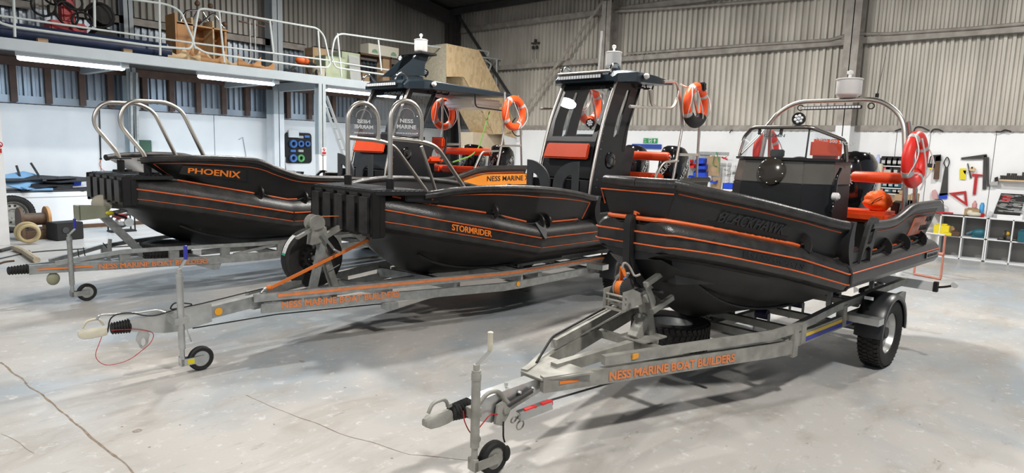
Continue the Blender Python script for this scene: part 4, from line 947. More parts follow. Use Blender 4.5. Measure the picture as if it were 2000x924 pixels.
# mast fin with antenna drum and two spot lamps
z = 3.06
m0 = [f.lat(744, 150, .18), f.lat(790, 110, .18), f.lat(815, 108, .18), f.lat(806, 128, .18), f.lat(803, 150, .18)]
for y in (-.16, .16):
    G().prism([V(p.x, y, p.z) for p in m0], (0, .02, 0)).build('mast_fin', STEELBLK, T1, bevel=.004)
tp = (m0[1] + m0[2]) / 2
G().bb((tp.x - .18, -.30, tp.z - .01), (tp.x + .2, .30, tp.z + .03)).build('mast_platform', RUBBER, T1, bevel=.006)
G().bb((m0[0].x + .2, -.15, z), (m0[4].x + .02, .15, z + .20)).build('mast_foot', STEELBLK, T1, bevel=.02)
spot(T1, (tp.x - .16, .28, tp.z - .06), (-1, 0, 0), .065); spot(T1, (tp.x - .14, -.10, tp.z - .07), (-1, 0, 0), .065)
dome(T1, (tp.x + .08, -.0, tp.z + .04), .12, .245)
aft_frame(T1, f, -.85, [[(986, 180), (983, 264), (971, 326), (966, 350)], [(973, 295), (942, 296), (935, 310), (918, 350)], [(1012, 186), (1017, 256), (1019, 326), (1019, 350)], [(973, 285), (1017, 285)]])
a, e = V(7.45, .76, 1.93), V(7.47, -.78, 1.925)
G().cyl(a, e, .02, 12).build('leaning_bar', STAIN, T1)
G().tube([a.lerp(e, .02), a.lerp(e, .04), a.lerp(e, .96), a.lerp(e, .98)], [.05, .07, .07, .05], 16).build('leaning_cushion', ORANGEC, T1)
for lo, hi in (((6.95, -.76, 1.50), (7.35, .10, 1.64)), ((6.95, .13, 1.50), (7.35, .72, 1.64))): cushion(T1, lo, hi, 'bench_cushion')
G().bb((6.97, -.66, 1.05), (7.33, .64, 1.51)).build('bench_base', HDPE, T1, bevel=.01)
for y in (-.36, .42): outboard(T1, 8.22, y, 1.36, 1.0, 0.05, True)
# amber quarter panel with maker's name
def qp(px, py): return f.lat(px, py, -1.075)
P = [qp(905, 352), qp(925, 345), qp(946, 339), qp(1022, 338), qp(1040, 342), qp(1040, 364), qp(905, 365)]
G().prism(P, (0, .03, 0)).build('amber_panel', AMBERP, T1, smooth=False)
G().tube([V(p.x, -1.08, p.z) for p in (P[0], P[1], P[2], P[3], P[4], P[5], P[6], P[0])], .005, 6).build('panel_outline', RUBBER, T1)
text('lettering', 'NESS MARINE 7', RUBBER, T1, qp(951, 354) + V(0, -.004, 0), (1, 0, 0), (0, 0, 1), width=(qp(1030, 350) - qp(951, 354)).x, height=.095, depth=.002, bold=.005)
# clear storm screen rolled in a frame under the roof
a = f.lat(922, 190, -.5); b_ = f.lat(980, 215, -.5)
G().bb((a.x + .0, -.55, b_.z), (b_.x, .30, a.z)).build('stowed_screen', FILM, T1, bevel=.06)
tubes(T1, 'screen_cradle', [[V(a.x, -.57, a.z + .08), V(a.x + .02, -.57, b_.z), V(b_.x, -.57, b_.z - .02), V(b_.x + .02, -.57, a.z + .08)]], .014, .1, GLOSSBLK)
# ================================================================ trailers
def tyre(par, c, R, w, rim_r, ax=(0, 1, 0), mrim=None, spokes=True, tread=True, names=('tyre', 'rim')):
    c, ax = Vector(c), Vector(ax).normalized()
    G().lathe([(rim_r, -w * .42), (rim_r + (R - rim_r) * .35, -w * .52), (R * .93, -w * .50), (R * .985, -w * .40), (R, -w * .25), (R, w * .25), (R * .985, w * .40), (R * .93, w * .50), (rim_r + (R - rim_r) * .35, w * .52), (rim_r, w * .42), (rim_r, -w * .42)], c, ax, 48, caps=False).build(names[0], TYRE, par)
    if tread:
        g = G(); a = ax.orthogonal().normalized(); b = ax.cross(a); n = 44
        for k in range(n):
            t = 2 * PI * k / n; d = a * math.cos(t) + b * math.sin(t); tt = ax.cross(d)
            for j, off in enumerate((-.36, -.12, .12, .36)):
                q = c + (a * math.cos(t + j * .045) + b * math.sin(t + j * .045)) * (R + .001) + ax * (off * w)
                Rm = Matrix((tt, ax, d)).transposed(); g.box(q, (2 * PI * R / n * .66, w * .19, .014), Rm @ Matrix.Rotation(.35 * (-1) ** j, 3, 'Z'))
        g.build('tread', TYRE, par, smooth=False)
    mr = mrim or ZINC
    for sd in (-1, 1):
        pass
    g = G(); o = w * .34
    g.lathe([(rim_r * 1.02, -o), (rim_r * 1.03, -o - .006), (rim_r * .95, -o - .004), (rim_r * .90, -o + .03), (rim_r * .84, 0.0), (rim_r * .84, .02), (rim_r * .95, o), (rim_r * 1.02, o)], c, ax, 36, caps=False)
    g.build(names[1], mr, par)
    g = G(); g.lathe([(rim_r * .86, -.005), (rim_r * .70, -.03), (rim_r * .42, -.035), (rim_r * .36, -.012), (rim_r * .2, -.012), (rim_r * .2, .004), (rim_r * .86, .008)], c, ax, 36, caps=True); g.build('wheel_disc', mr, par)
    if spokes:
        g = G(); a = ax.orthogonal().normalized(); b = ax.cross(a)
        for k in range(12): t = 2 * PI * k / 12; q = c + (a * math.cos(t) + b * math.sin(t)) * rim_r * .66 - ax * .031; g.lathe([(rim_r * .09, -.006), (rim_r * .09, .004)], q, ax, 10)
        g.build('wheel_vent', RUBBER, par)
        g = G()
        for k in range(5): t = 2 * PI * k / 5; q = c + (a * math.cos(t) + b * math.sin(t)) * rim_r * .30 - ax * .02; g.lathe([(.011, -.018), (.011, .01)], q, ax, 6)
        g.build('wheel_nut', ZINC, par)
def jockey(T, x, y, zt, zclamp, hand, mtube, crank=True, cup=None, worn=False, ydir=-1, tag_=None):
    G().cyl((x, y, .22), (x, y, zt), .028, 16).build('jockey_tube', mtube, T)
    G().cyl((x, y, .12), (x, y, .36), .020, 14).cyl((x, y, .33), (x, y, .37), .028, 14).build('jockey_inner_tube', mtube, T)
    G().cyl((x, y, zt - .06), (x, y, zt - .02), .031, 14).cyl((x, y, zt), (x, y, zt + .035), .02, 12).build('jockey_cap', mtube, T)
    # fork trailing to the wheel
    g = G()
    for s2 in (-.032, .032): g.bb((x - .02, y + s2 - .003, .075), (x + .175, y + s2 + .003, .135))
    g.bb((x - .022, y - .035, .075), (x + .005, y + .035, .15)); g.build('jockey_fork', mtube, T)
    if tag_: G().bb((x + .03, y - .038, .085), (x + .085, y - .0355, .125)).build('yellow_sticker', YELLOWP, T)
    wx = x + .15
    e = bpy.data.objects.new('jockey_wheel', None); COL.objects.link(e); e.parent = T; e.location = (wx, y, .107)
    G().lathe([(.070, -.026), (.095, -.030), (.106, -.016), (.106, .016), (.095, .030), (.070, .026), (.070, -.026)], (0, 0, 0), (0, 1, 0), 32, caps=False).build('tyre', RUBBER, e)
    G().lathe([(.071, -.02), (.066, -.022), (.060, -.008), (.03, -.012), (.022, -.03), (.006, -.03), (.006, .03), (.022, .03), (.03, .012), (.060, .008), (.066, .022), (.071, .02)], (0, 0, 0), (0, 1, 0), 24).build('rim', GALVOLD if worn else ZINC, e)
    if not worn:
        g = G()
        for k in range(6): a = k * PI / 3; g.bar((.02 * math.cos(a), -.012, .02 * math.sin(a)), (.062 * math.cos(a), -.014, .062 * math.sin(a)), .012, .006)
        g.build('rim_rib', CHROME, e)
    # crank and handle
    h = Vector(hand); top = V(x, y, zt + .03)
    G().bar(top, top + h, .022, .008, (0, 1, 0)).build('crank', ALU if worn else ZINC, T)
    G().lathe([(.012, 0), (.016, .01), (.017, .05), (.015, .10), (.018, .115), (.010, .12)], top + h + V(0, 0, .0), (0, 0, 1), 14).build('crank_handle', CREAM if worn else BLUEH, T)
def coupling(T, xh, z, m, xb0, xb1, dz=-0.02):
    # ball head, boot, housing
    G().loft([[V(x, s * w_, z + dz + q * h) for s, q in ((-1, -1), (1, -1), (1, .4), (.6, 1), (-.6, 1), (-1, .4))] for x, w_, h in ((xh, .022, .02), (xh + .03, .035, .035), (xh + .09, .038, .038), (xh + .15, .034, .036), (xh + .20, .028, .03))], True, True).build('coupling_head', m, T, bevel=.004)
    tubes(T, 'coupling_lever', [[(xh + .03, 0, z + .03), (xh + .06, 0, z + .085), (xh + .15, 0, z + .09), (xh + .18, 0, z + .03)]], .011, .03, m)
    P, R_ = [], []
    n = 14
    for k in range(n + 1): P.append(V(xb0 + (xb1 - xb0) * k / n, 0, z + dz * .5)); R_.append(.038 + (.012 if k % 2 else 0) + .012 * k / n)
    G().tube(P, R_, 16).build('rubber_boot', RUBBER, T)
def beam_text(T, s, a, b, h, shear=0.0, m=None, out=.03):
    a, b = Vector(a), Vector(b); text('lettering', s, m or ORANGET, T, a + V(0, -out, 0), b - a, (0, 0, 1), width=(b - a).length, height=h, depth=.0008, bold=.035, shear=shear)
def rail(T, pts, w, h, m, name='chassis_rail', both=True):
    G().path(pts, w, h).build(name, m, T, smooth=False)
    if both: G().path([V(p[0], -p[1], p[2]) for p in pts], w, h).build(name, m, T, smooth=False)
def mudguard(T, cx, cy, R, w, cz, a0=-.05, a1=PI + .05, sticker=False):
    for sd in (-1, 1):
        y0, y1 = cy * sd - w / 2, cy * sd + w / 2; rings = []
        n = 16
        for k in range(n + 1):
            a = a0 + (a1 - a0) * k / n; c, s_ = math.cos(a), math.sin(a)
            rings.append([V(cx + c * (R - .05), y0, cz + s_ * (R - .05)), V(cx + c * (R - .02), y0, cz + s_ * (R - .02)), V(cx + c * R, y0 + .03, cz + s_ * R), V(cx + c * R, y1 - .03, cz + s_ * R), V(cx + c * (R - .02), y1, cz + s_ * (R - .02)), V(cx + c * (R - .05), y1, cz + s_ * (R - .05)),
                          V(cx + c * (R - .06), y1 - .012, cz + s_ * (R - .06)), V(cx + c * (R - .02), y1 - .03, cz + s_ * (R - .02)), V(cx + c * (R - .02), y0 + .03, cz + s_ * (R - .02)), V(cx + c * (R - .06), y0 + .012, cz + s_ * (R - .06))])
        G().loft(rings, True, True).build('mudguard', mat('black_mudguard_plastic', (.02, .021, .023), .35) if sd < 0 else HDPE, T)
def wheels(T, cx, cy, R, w, rim, mrim=None, hub=None, spokes=True):
    for sd in (-1, 1):
        e = bpy.data.objects.new('road_wheel', None); COL.objects.link(e); e.parent = T; e.location = (cx, cy * sd, R)
        tyre(e, (0, 0, 0), R, w, rim, (0, -sd, 0) if 0 else (0, 1 if sd < 0 else -1, 0), mrim, spokes)
        if hub: G().lathe([(.055, -.06), (.055, .02)], (0, 0, 0), (0, 1 if sd < 0 else -1, 0), 18).build('hub', hub, e)
    G().cyl((cx, -cy, R), (cx, cy, R), .035, 14).build('axle', GALV, T)
def rollers(T, xs, y, z, m):
    for x in xs:
        for sd in (-1, 1):
            G().cyl((x, sd * y - .05, z), (x, sd * y + .05, z), .045, 14).build('keel_roller', mat('dark_blue_roller', (.012, .012, .05), .5) if m else RUBBER, T)
            G().bb((x - .012, sd * y - .07, z - .16), (x + .012, sd * y - .055, z + .01)).bb((x - .012, sd * y + .055, z - .16), (x + .012, sd * y + .07, z + .01)).build('roller_bracket', GALV, T)
# ---------------- trailer of the nearest boat
R3 = thing('boat_trailer', 'weathered galvanised boat trailer with cream crank handle, nearest the camera', 'trailer', FB3.O, FB3.deg, 'galvanised boat trailers')
coupling(R3, -.08, .435, GALVOLD, .11, .26)
G().lathe([(.020, 0), (.020, .02)], (.10, 0, .47), (0, 0, 1), 10).build('coupling_pin', GALVOLD, R3)
G().loft([[V(.24, s * .045, z) for s, z in ((-1, .36), (1, .36), (1, .46), (-1, .46))], [V(.40, s * .05, z) for s, z in ((-1, .30), (1, .30), (1, .48), (-1, .48))], [V(.46, s * .05, z) for s, z in ((-1, .32), (1, .32), (1, .485), (-1, .485))], [V(.86, s * .05, z) for s, z in ((-1, .41), (1, .41), (1, .50), (-1, .50))]], True, True).build('drawbar_housing', ZINC, R3, smooth=False)
G().bb((.80, -.045, .41), (1.00, .045, .495)).build('drawbar', GALVOLD, R3, bevel=.004)
G().prism([V(.78, -.10, .50), V(.78, .10, .50), V(1.12, .26, .52), V(1.12, -.26, .52)], (0, 0, .012)).build('drawbar_plate', GALVOLD, R3)
g = G()
for x in (.62, .74): g.lathe([(.014, 0), (.014, .012), (.008, .025)], (x, -.052, .45), (0, -1, 0), 6)
g.lathe([(.014, 0), (.014, .02)], (.55, -.01, .497), (0, 0, 1), 6); g.build('housing_bolt', ZINC, R3)
tubes(R3, 'handbrake_lever', [[(.245, -.055, .42), (.34, -.07, .52), (.43, -.075, .51), (.50, -.075, .42)]], .014, .06, GALVOLD)
G().prism([V(.40, -.06, .30), V(.47, -.06, .27), V(.52, -.06, .33), V(.55, -.06, .40), (.50, -.06, .44), V(.42, -.06, .42)], (0, -.02, 0)).cyl((.49, -.05, .37), (.49, -.09, .37), .028, 16).build('handbrake_quadrant', GALVOLD, R3, bevel=.004)
G().cyl((.50, -.07, .39), (.72, -.07, .44), .018, 12).build('brake_damper', DARKSTEEL, R3)
G().bar((.56, -.12, .325), (.80, -.17, .36), .055, .055).build('locking_box', ZINC, R3, bevel=.003)
G().bar((.60, -.137, .352), (.68, -.155, .364), .030, .03).bar((.72, -.165, .37), (.80, -.18, .378), .030, .03).build('red_label', mat('red_label', (.65, .04, .04), .5), R3)
G().torus((.58, -.12, .26), (0, 1, .1), .03, .005, 24, 6).torus((.54, -.1, .30), (0, 1, .3), .022, .005, 24, 6).build('chain_ring', GALVOLD, R3)
tubes(R3, 'brake_rod', [[(.80, -.12, .36), (1.5, -.22, .385), (2.1, -.32, .39)]], .007, .05, DARKSTEEL)
jockey(R3, .215, -.11, .70, .4, (.085, -.02, .075), GALVOLD, worn=True)
G().bb((.19, -.12, .40), (.26, -.04, .46)).build('jockey_clamp', GALVOLD, R3, bevel=.004)
tubes(R3, 'breakaway_cable', [[(.17, -.05, .44), (.17, -.06, .38), (.20, -.07, .31), (.25, -.08, .25)], [(.27, -.08, .25), (.24, -.08, .29), (.36, -.08, .38), (.42, -.08, .36)]], .004, .03, REDP, n=6)
G().torus((.255, -.085, .245), (.2, 1, 0), .022, .004, 20, 6).build('snap_hook', GALVOLD, R3)
tubes(R3, 'brake_cable', [[(.47, -.08, .30), (.465, -.09, .2), (.47, -.10, .17)]], .006, .03, RUBBER, n=6)
G().ball((.455, -.135, .115), .04, 10, (.7, .5, 1.3)).build('cable_bundle', RUBBER, R3)
lo3 = [(.80, -.085, .47), (1.10, -.19, .475), (2.78, -.70, .475), (3.04, -.72, .47), (3.16, -.72, .50), (4.2, -.72, .50), (6.0, -.72, .5)]
rail(R3, lo3[:3] + [(3.10, -.72, .45)], .05, .11, GALVOLD)
rail(R3, [(3.08, -.72, .50), (5.9, -.72, .50)], .045, .11, GALVOLD)
rail(R3, [(1.24, -.235, .585), (2.78, -.70, .600), (3.12, -.72, .602)], .05, .065, GALVOLD, 'upper_rail')
rail(R3, [(3.08, -.72, .602), (4.0, -.72, .66), (5.9, -.72, .68)], .05, .065, GALVOLD, 'upper_rail')
for sd in (-1, 1):
    for x, z0, z1 in ((3.10, .37, .62), (4.12, .46, .66), (3.24, .46, .62)): G().bb((x - .04, sd * .72 - .034, z0), (x + .04, sd * .72 + .034, z1)).build('rail_plate', GALVOLD, R3)
# blue and yellow stripe
G().bb((3.30, -.7455, .462), (4.45, -.7435, .50)).build('side_stripe', mat('blue_stripe', (.04, .05, .35), .5), R3); G().bb((3.30, -.7455, .505), (4.45, -.7435, .535)).build('side_stripe', mat('yellow_stripe', (.75, .50, .05), .5), R3)
a_, b_ = V(1.27, -.242, .44), V(2.37, -.576, .44)
beam_text(R3, 'NESS MARINE BOAT BUILDERS', a_, b_, .065, out=.030)
G().bar((.90, -.151, .475), (1.04, -.195, .475), .004, .018).build('side_stripe', ORANGEP, R3)
G().bb((1.44, -.34, .575), (1.52, -.33, .610)).build('reflector', mat('amber_reflector', (.8, .35, .03), .3), R3)
tubes(R3, 'cable_conduit', [[(.95, .12, .53), (1.05, .17, .56), (1.25, .26, .63), (2.6, .66, .66)]], .009, .05, RUBBER)
for x in (1.98, 3.0, 4.0, 5.2): G().bb((x - .03, -.72 if x > 2.5 else -.46, .47), (x + .03, .72 if x > 2.5 else .46, .53)).build('cross_member', GALVOLD, R3)
G().bb((1.0, -.03, .47), (2.2, .03, .55)).build('keel_beam', GALVOLD, R3); G().bb((3.1, -.03, .44), (5.8, .03, .50)).build('keel_beam', GALVOLD, R3)
# winch post
G().prism([V(1.86, -.13, .555), V(2.16, -.13, .555), V(2.16, .13, .555), V(1.86, .13, .555)], (0, 0, .012)).build('post_base_plate', GALVOLD, R3)
G().bar((1.90, 0, .565), (2.02, 0, .72), .085, .085, (1, 0, 0)).build('winch_post', GALVOLD, R3, bevel=.004)
G().bar((2.10, 0, .565), (1.98, 0, .98), .075, .085, (1, 0, 0)).build('winch_post', GALVOLD, R3, bevel=.004)
G().bar((1.72, 0, .86), (2.12, 0, 1.00), .07, .075).build('winch_arm', GALVOLD, R3, bevel=.004)
for s2 in (-.09, .09):
    G().prism([V(1.62, s2, .84), V(1.86, s2, .86), V(1.86, s2, .94), V(1.74, s2, .99), V(1.62, s2, .98)], (0, .008, 0)).build('winch_frame', GALVOLD, R3)
G().cyl((1.65, -.10, .94), (1.65, .10, .94), .009, 8).cyl((1.65, -.10, .90), (1.65, .10, .90), .009, 8).bb((1.62, -.09, .83), (1.66, .09, .845)).cyl((1.7, -.09, .87), (1.7, .09, .87), .022, 10).build('winch_bar', GALVOLD, R3)
G().lathe([(.07, -.035), (.07, -.03), (.05, -.028), (.05, .028), (.07, .03), (.07, .035)], (1.74, .02, .985), (0, 1, 0), 24).build('winch_drum', GALVOLD, R3)
G().lathe([(.058, -.026), (.058, .026)], (1.74, .02, .985), (0, 1, 0), 24).build('winch_strap', STRAPO, R3)
g = G(); g.lathe([(.075, -.055), (.075, -.043)], (1.74, .02, .985), (0, 1, 0), 30)
for k in range(30): a = 2 * PI * k / 30; g.box((1.74 + .078 * math.cos(a), -.029, .985 + .078 * math.sin(a)), (.008, .012, .008), Matrix.Rotation(-a, 3, 'Y'))
g.build('winch_gear', DARKSTEEL, R3)
G().bar((1.74, .03, 1.04), (1.70, .0, 1.16), .045, .004, (0, 1, 0)).bar((1.70, 0, 1.15), (1.74, -.01, 1.08), .03, .006, (0, 1, 0)).build('winch_strap', STRAPO, R3)
tubes(R3, 'winch_hook', [[(1.70, 0, 1.14), (1.71, -.01, 1.19), (1.75, -.03, 1.16), (1.77, -.07, 1.08), (1.80, -.10, 1.10)]], .009, .04, DUSTY)
G().prism([V(1.84, -.12, .93), V(1.90, -.12, .96), V(1.95, -.12, .90), V(1.89, -.12, .87)], (0, .24, 0)).build('bow_snubber_arm', GALVOLD, R3, bevel=.003)
for sd in (-1, 1):
    for a, e in (((1.82, .13 * sd, 1.02), (2.02, .15 * sd, 1.10)), ((1.93, .13 * sd, .80), (2.16, .16 * sd, .89))): G().bar(a, e, .035, .045).build('bow_snubber', GALVOLD, R3, bevel=.004)
    G().prism([V(1.82, .12 * sd, 1.04), V(1.87, .12 * sd, 1.04), V(1.98, .12 * sd, .88), V(2.0, .12 * sd, .78), V(1.95, .12 * sd, .77), V(1.92, .12 * sd, .86)], (0, .008 * sd, 0)).build('bow_snubber', GALVOLD, R3)
G().cyl((1.96, -.2, .96), (1.96, -.10, .96), .012, 10).build('snubber_pin', DARKSTEEL, R3)
# spare wheel lying on the frame
sp = bpy.data.objects.new('spare_wheel', None); COL.objects.link(sp); sp.parent = R3; sp.location = (2.69, .19, .435)
tyre(sp, (0, 0, 0), .335, .24, .20, (0, 0, -1), GALV, False)
G().bb((2.67, -.30, .27), (2.71, .45, .31)).build('cross_member', GALVOLD, R3)
mudguard(R3, 4.72, .88, .37, .25, .36); wheels(R3, 4.72, .88, .335, .20, .20, ALU, DARKSTEEL, spokes=False)
for sd in (-1, 1): G().bb((4.19, sd * .72, .50), (4.33, sd * 1.02, .56)).build('guard_step', ZINC, R3, bevel=.003)
G().bb((4.36, -.9, .70), (4.365, -.82, .73)).build('white_sticker', WHITE, R3)
rollers(R3, (3.3, 4.0, 4.9), .35, .62, True); 
for x in (3.3, 4.9): G().bb((x - .03, -.6, .50), (x + .03, .6, .56)).build('bunk_bar', GALVOLD, R3)
for sd in (-1, 1): G().bb((3.9, sd * .60 - .03, .80), (5.5, sd * .60 + .03, .86)).bb((4.1, sd * .6 - .02, .55), (4.14, sd * .6 + .02, .82)).bb((5.2, sd * .6 - .02, .55), (5.24, sd * .6 + .02, .82)).build('bunk', GALV, R3)
# lighting board behind the boat
G().bb((5.96, -1.0, .60), (6.0, 1.0, .70)).build('lighting_board', WHITE, R3, bevel=.004)
G().bb((5.955, .25, .605), (5.96, .55, .695)).build('navy_patch', mat('navy_patch', (.02, .03, .12), .5), R3); G().bb((5.95, -1.02, .595), (6.01, -.98, .705)).build('lighting_board_end', RUBBER, R3)
for y in (-.45, .45): G().bb((5.4, y - .03, .55), (6.0, y + .03, .60)).build('board_arm', DARKSTEEL, R3)
tubes(R3, 'marker_arm', [[(5.99, -.99, .64), (6.0, -1.08, .66), (6.0, -1.16, .69)]], .012, .03, RUBBER); G().lathe([(.03, 0), (.034, .01), (.03, .03)], (5.985, -1.17, .70), (-1, 0, 0), 16).build('marker_lamp', WHITEP, R3)
# ---------------- trailer of the middle boat
R2 = thing('boat_trailer', 'galvanised boat trailer with long orange stripe and upright spare wheel behind its winch post', 'trailer', FB2.O, FB2.deg, 'galvanised boat trailers')
coupling(R2, -.10, .45, CREAM, .13, .27)
G().loft([[V(.26, s * .045, z) for s, z in ((-1, .40), (1, .40), (1, .50), (-1, .50))], [V(.52, s * .05, z) for s, z in ((-1, .34), (1, .34), (1, .515), (-1, .515))], [V(.66, s * .05, z) for s, z in ((-1, .33), (1, .33), (1, .52), (-1, .52))], [V(.92, s * .05, z) for s, z in ((-1, .37), (1, .37), (1, .53), (-1, .53))]], True, True).build('drawbar_housing', ZINC, R2, smooth=False)
G().path([(.85, 0, .445), (1.42, 0, .50)], .09, .11).build('drawbar', GALV, R2, smooth=False)
G().lathe([(.035, 0), (.035, .004)], (.98, -.05, .455), (0, -1, 0), 20).build('round_reflector', mat('orange_reflector', (.9, .40, .02), .3), R2)
ho, hi_ = [], []
for k in range(16):
    a = 2 * PI * k / 16; ho.append(V(.355 + .045 * math.cos(a) * (1.25 if math.sin(a) > 0 else .9), -.03, .31 + .085 * math.sin(a))); hi_.append(V(.355 + .018 * math.cos(a), -.03, .29 + .035 * math.sin(a)))
G().ringprism(ho, hi_, (0, -.008, 0)).build('hitch_plate', ZINC, R2)
tubes(R2, 'handbrake_lever', [[(.56, -.02, .50), (.48, -.02, .545), (.30, -.02, .545), (.05, -.02, .575), (.03, -.02, .54)]], .010, .04, ZINC)
tubes(R2, 'brake_cable', [[(.10, -.02, .42), (.12, -.04, .56), (.25, -.05, .57), (.42, -.06, .50), (.62, -.07, .54), (.78, -.08, .56), (.6, -.06, .60), (.56, -.06, .54), (.8, -.06, .55), (1.4, -.05, .61)]], .006, .08, RUBBER, n=6)
tubes(R2, 'breakaway_cable', [[(.05, -.05, .40), (-.02, -.08, .25), (.05, -.08, .16), (.22, -.08, .16), (.40, -.08, .28), (.44, -.06, .36), (.3, -.06, .42), (.12, -.05, .44)]], .003, .14, REDP, n=6)
jockey(R2, .60, -.21, .88, .46, (.05, -.02, .085), ZINC, tag_=True)
G().bb((.54, -.24, .44), (.66, -.04, .50)).bar((.62, -.24, .44), (.66, -.26, .28), .012, .012).build('jockey_clamp', ZINC, R2, bevel=.004)
low2 = [(1.36, -.09, .50), (3.95, -.78, .50), (4.15, -.80, .50), (8.3, -.80, .52)]
rail(R2, [(1.30, -.07, .535), (3.95, -.78, .555), (4.2, -.8, .555), (8.2, -.80, .555)], .045, .075, GALV, 'upper_rail')
rail(R2, [(1.36, -.09, .43), (3.95, -.78, .405), (4.2, -.8, .405), (8.2, -.80, .43)], .045, .09, GALV, 'chassis_rail')
for sd in (-1, 1):
    for x0_, x1_ in ((1.36, 1.75), (2.35, 2.62), (3.15, 3.35), (3.98, 4.25), (5.3, 8.1)):
        def yy(x): return -(.09 + (x - 1.36) * .2665) if x < 3.95 else -.80
        G().path([(x0_, yy(x0_) * -sd * -1 if sd < 0 else -yy(x0_), .48), (x1_, yy(x1_) if sd < 0 else -yy(x1_), .48)], .04, .10).build('rail_web', GALV, R2, smooth=False)
for sd in (-1, 1):
    y = lambda x: (.09 + (x - 1.36) * .2665) if x < 3.95 else .80
    G().path([V(x, sd * (y(x) + .0235 + (0 if x > 3.94 else .001)), z_) for x, z_ in ((1.50, .545), (3.93, .563), (4.2, .563), (6.3, .563))], .004, .030).build('side_stripe', ORANGET, R2, smooth=False)
beam_text(R2, 'NESS MARINE BOAT BUILDERS', V(1.53, -.135, .413), V(2.69, -.444, .413), .070, out=.027)
G().lathe([(.03, 0), (.03, .004)], (4.16, -.824, .42), (0, -1, 0), 18).build('round_reflector', mat('orange_reflector2', (.9, .40, .02), .3), R2)
G().bb((2.52, -.50, .30), (2.66, -.38, .37)).build('rail_bracket', GALV, R2)
tubes(R2, 'brake_rod', [[(.75, -.05, .34), (1.5, -.12, .355), (2.5, -.36, .345), (2.6, -.4, .34)]], .006, .05, RUBBER, n=6)
for x, h in ((2.05, .24), (3.4, .6), (4.6, .78), (6.0, .78), (7.6, .78)): G().bb((x - .035, -h, .43), (x + .035, h, .50)).build('cross_member', GALV, R2)
G().bb((1.4, -.035, .42), (8.0, .035, .50)).build('keel_beam', GALV, R2)
G().bar((1.92, -.04, .50), (2.06, -.02, 1.02), .06, .075, (1, 0, 0)).build('winch_post', GALV, R2, bevel=.004)
G().bar((2.22, .03, .50), (2.04, .02, 1.02), .085, .075, (1, 0, 0)).build('winch_post', GALVOLD, R2, bevel=.004)
g = G()
for z in (.70, .83): g.bar((2.08 + (.83 - z) * .3, -.04, z), (2.2 + (.83 - z) * .3, -.04, z + .05), .01, .008)
g.build('post_strap', ZINC, R2)
G().bar((1.98, 0, 1.0), (2.34, 0, 1.17), .06, .055).bar((1.78, 0, 1.06), (2.0, 0, 1.16), .05, .03).build('winch_arm', GALVOLD, R2, bevel=.004)
G().prism([V(1.92, -.06, .98), V(2.10, -.06, 1.02), V(2.08, -.06, 1.16), V(1.94, -.06, 1.14)], (0, .12, 0)).build('winch_frame', GALVOLD, R2, bevel=.004)
G().lathe([(.085, -.06), (.085, -.05), (.055, -.045), (.055, .045), (.085, .05), (.085, .06)], (1.98, 0, 1.20), (0, 1, 0), 26).build('winch_drum', GALVOLD, R2)
G().bar((2.0, -.10, 1.10), (2.14, -.11, .92), .025, .01, (0, 1, 0)).cyl((2.14, -.11, .92), (2.14, -.20, .91), .014, 10).build('winch_handle', ZINC, R2)
for y in (-.06, .10): G().lathe([(.055, -.022), (.055, .022)], (2.38, y, 1.19), (0, 1, 0), 22).build('bow_roller', RUBBER, R2)
G().bar((1.98, .0, 1.265), (2.38, 0, 1.25), .035, .004).bar((2.40, -.02, 1.16), (2.55, -.02, 1.0), .035, .004).build('winch_strap', STRAPO, R2)
tubes(R2, 'bow_eye', [[(2.55, 0, 1.0), (2.62, -.02, .99), (2.70, 0, .99)]], .012, .03, ZINC)
sp = bpy.data.objects.new('spare_wheel', None); COL.objects.link(sp); sp.parent = R2; sp.location = (2.12, .30, .79)
sp.rotation_euler = (0, 0, math.radians(-6))
tyre(sp, (0, 0, 0), .315, .19, .18, (0, 1, 0), DARKSTEEL, True, False)
for q_ in (-.05, 0, .05): G().torus((0, q_, 0), (0, 1, 0), .3155, .0035, 48, 5).build('tread_groove', RUBBER, sp)
g = G(); rings = []
for k in range(7):
    a = math.radians(128 + k * 6.5); rings.append([V(.318 * math.cos(a), yv, .318 * math.sin(a)) for yv in (-.055, .035)])
g.loft(rings, False); o_ = g.build('tyre_label', mat('white_tyre_label', (.8, .8, .78), .6), sp)
rings = [[V(.320 * math.cos(a), yv, .320 * math.sin(a)) for yv in (-.055, .035)] for a in [math.radians(167 + k * 2) for k in range(3)]]
G().loft(rings, False).build('tyre_label', mat('green_label', (.05, .4, .25), .6), sp)
G().cyl((2.1, .03, .79), (2.12, .30, .79), .03, 10).build('spare_carrier', GALV, R2)
mudguard(R2, 6.10, .98, .37, .24, .33); wheels(R2, 6.10, .98, .315, .19, .19, ALU, mat('blue_hub', (.1, .25, .7), .4))
for sd in (-1, 1): G().bb((5.50, sd * .82, .46), (5.64, sd * 1.08, .53)).build('guard_step', ZINC, R2, bevel=.003)
rollers(R2, (4.6, 5.3, 6.6), .35, .56, False)
for sd in (-1, 1): G().bb((4.4, sd * .62 - .03, .58), (7.9, sd * .62 + .03, .64)).build('bunk', GALV, R2)
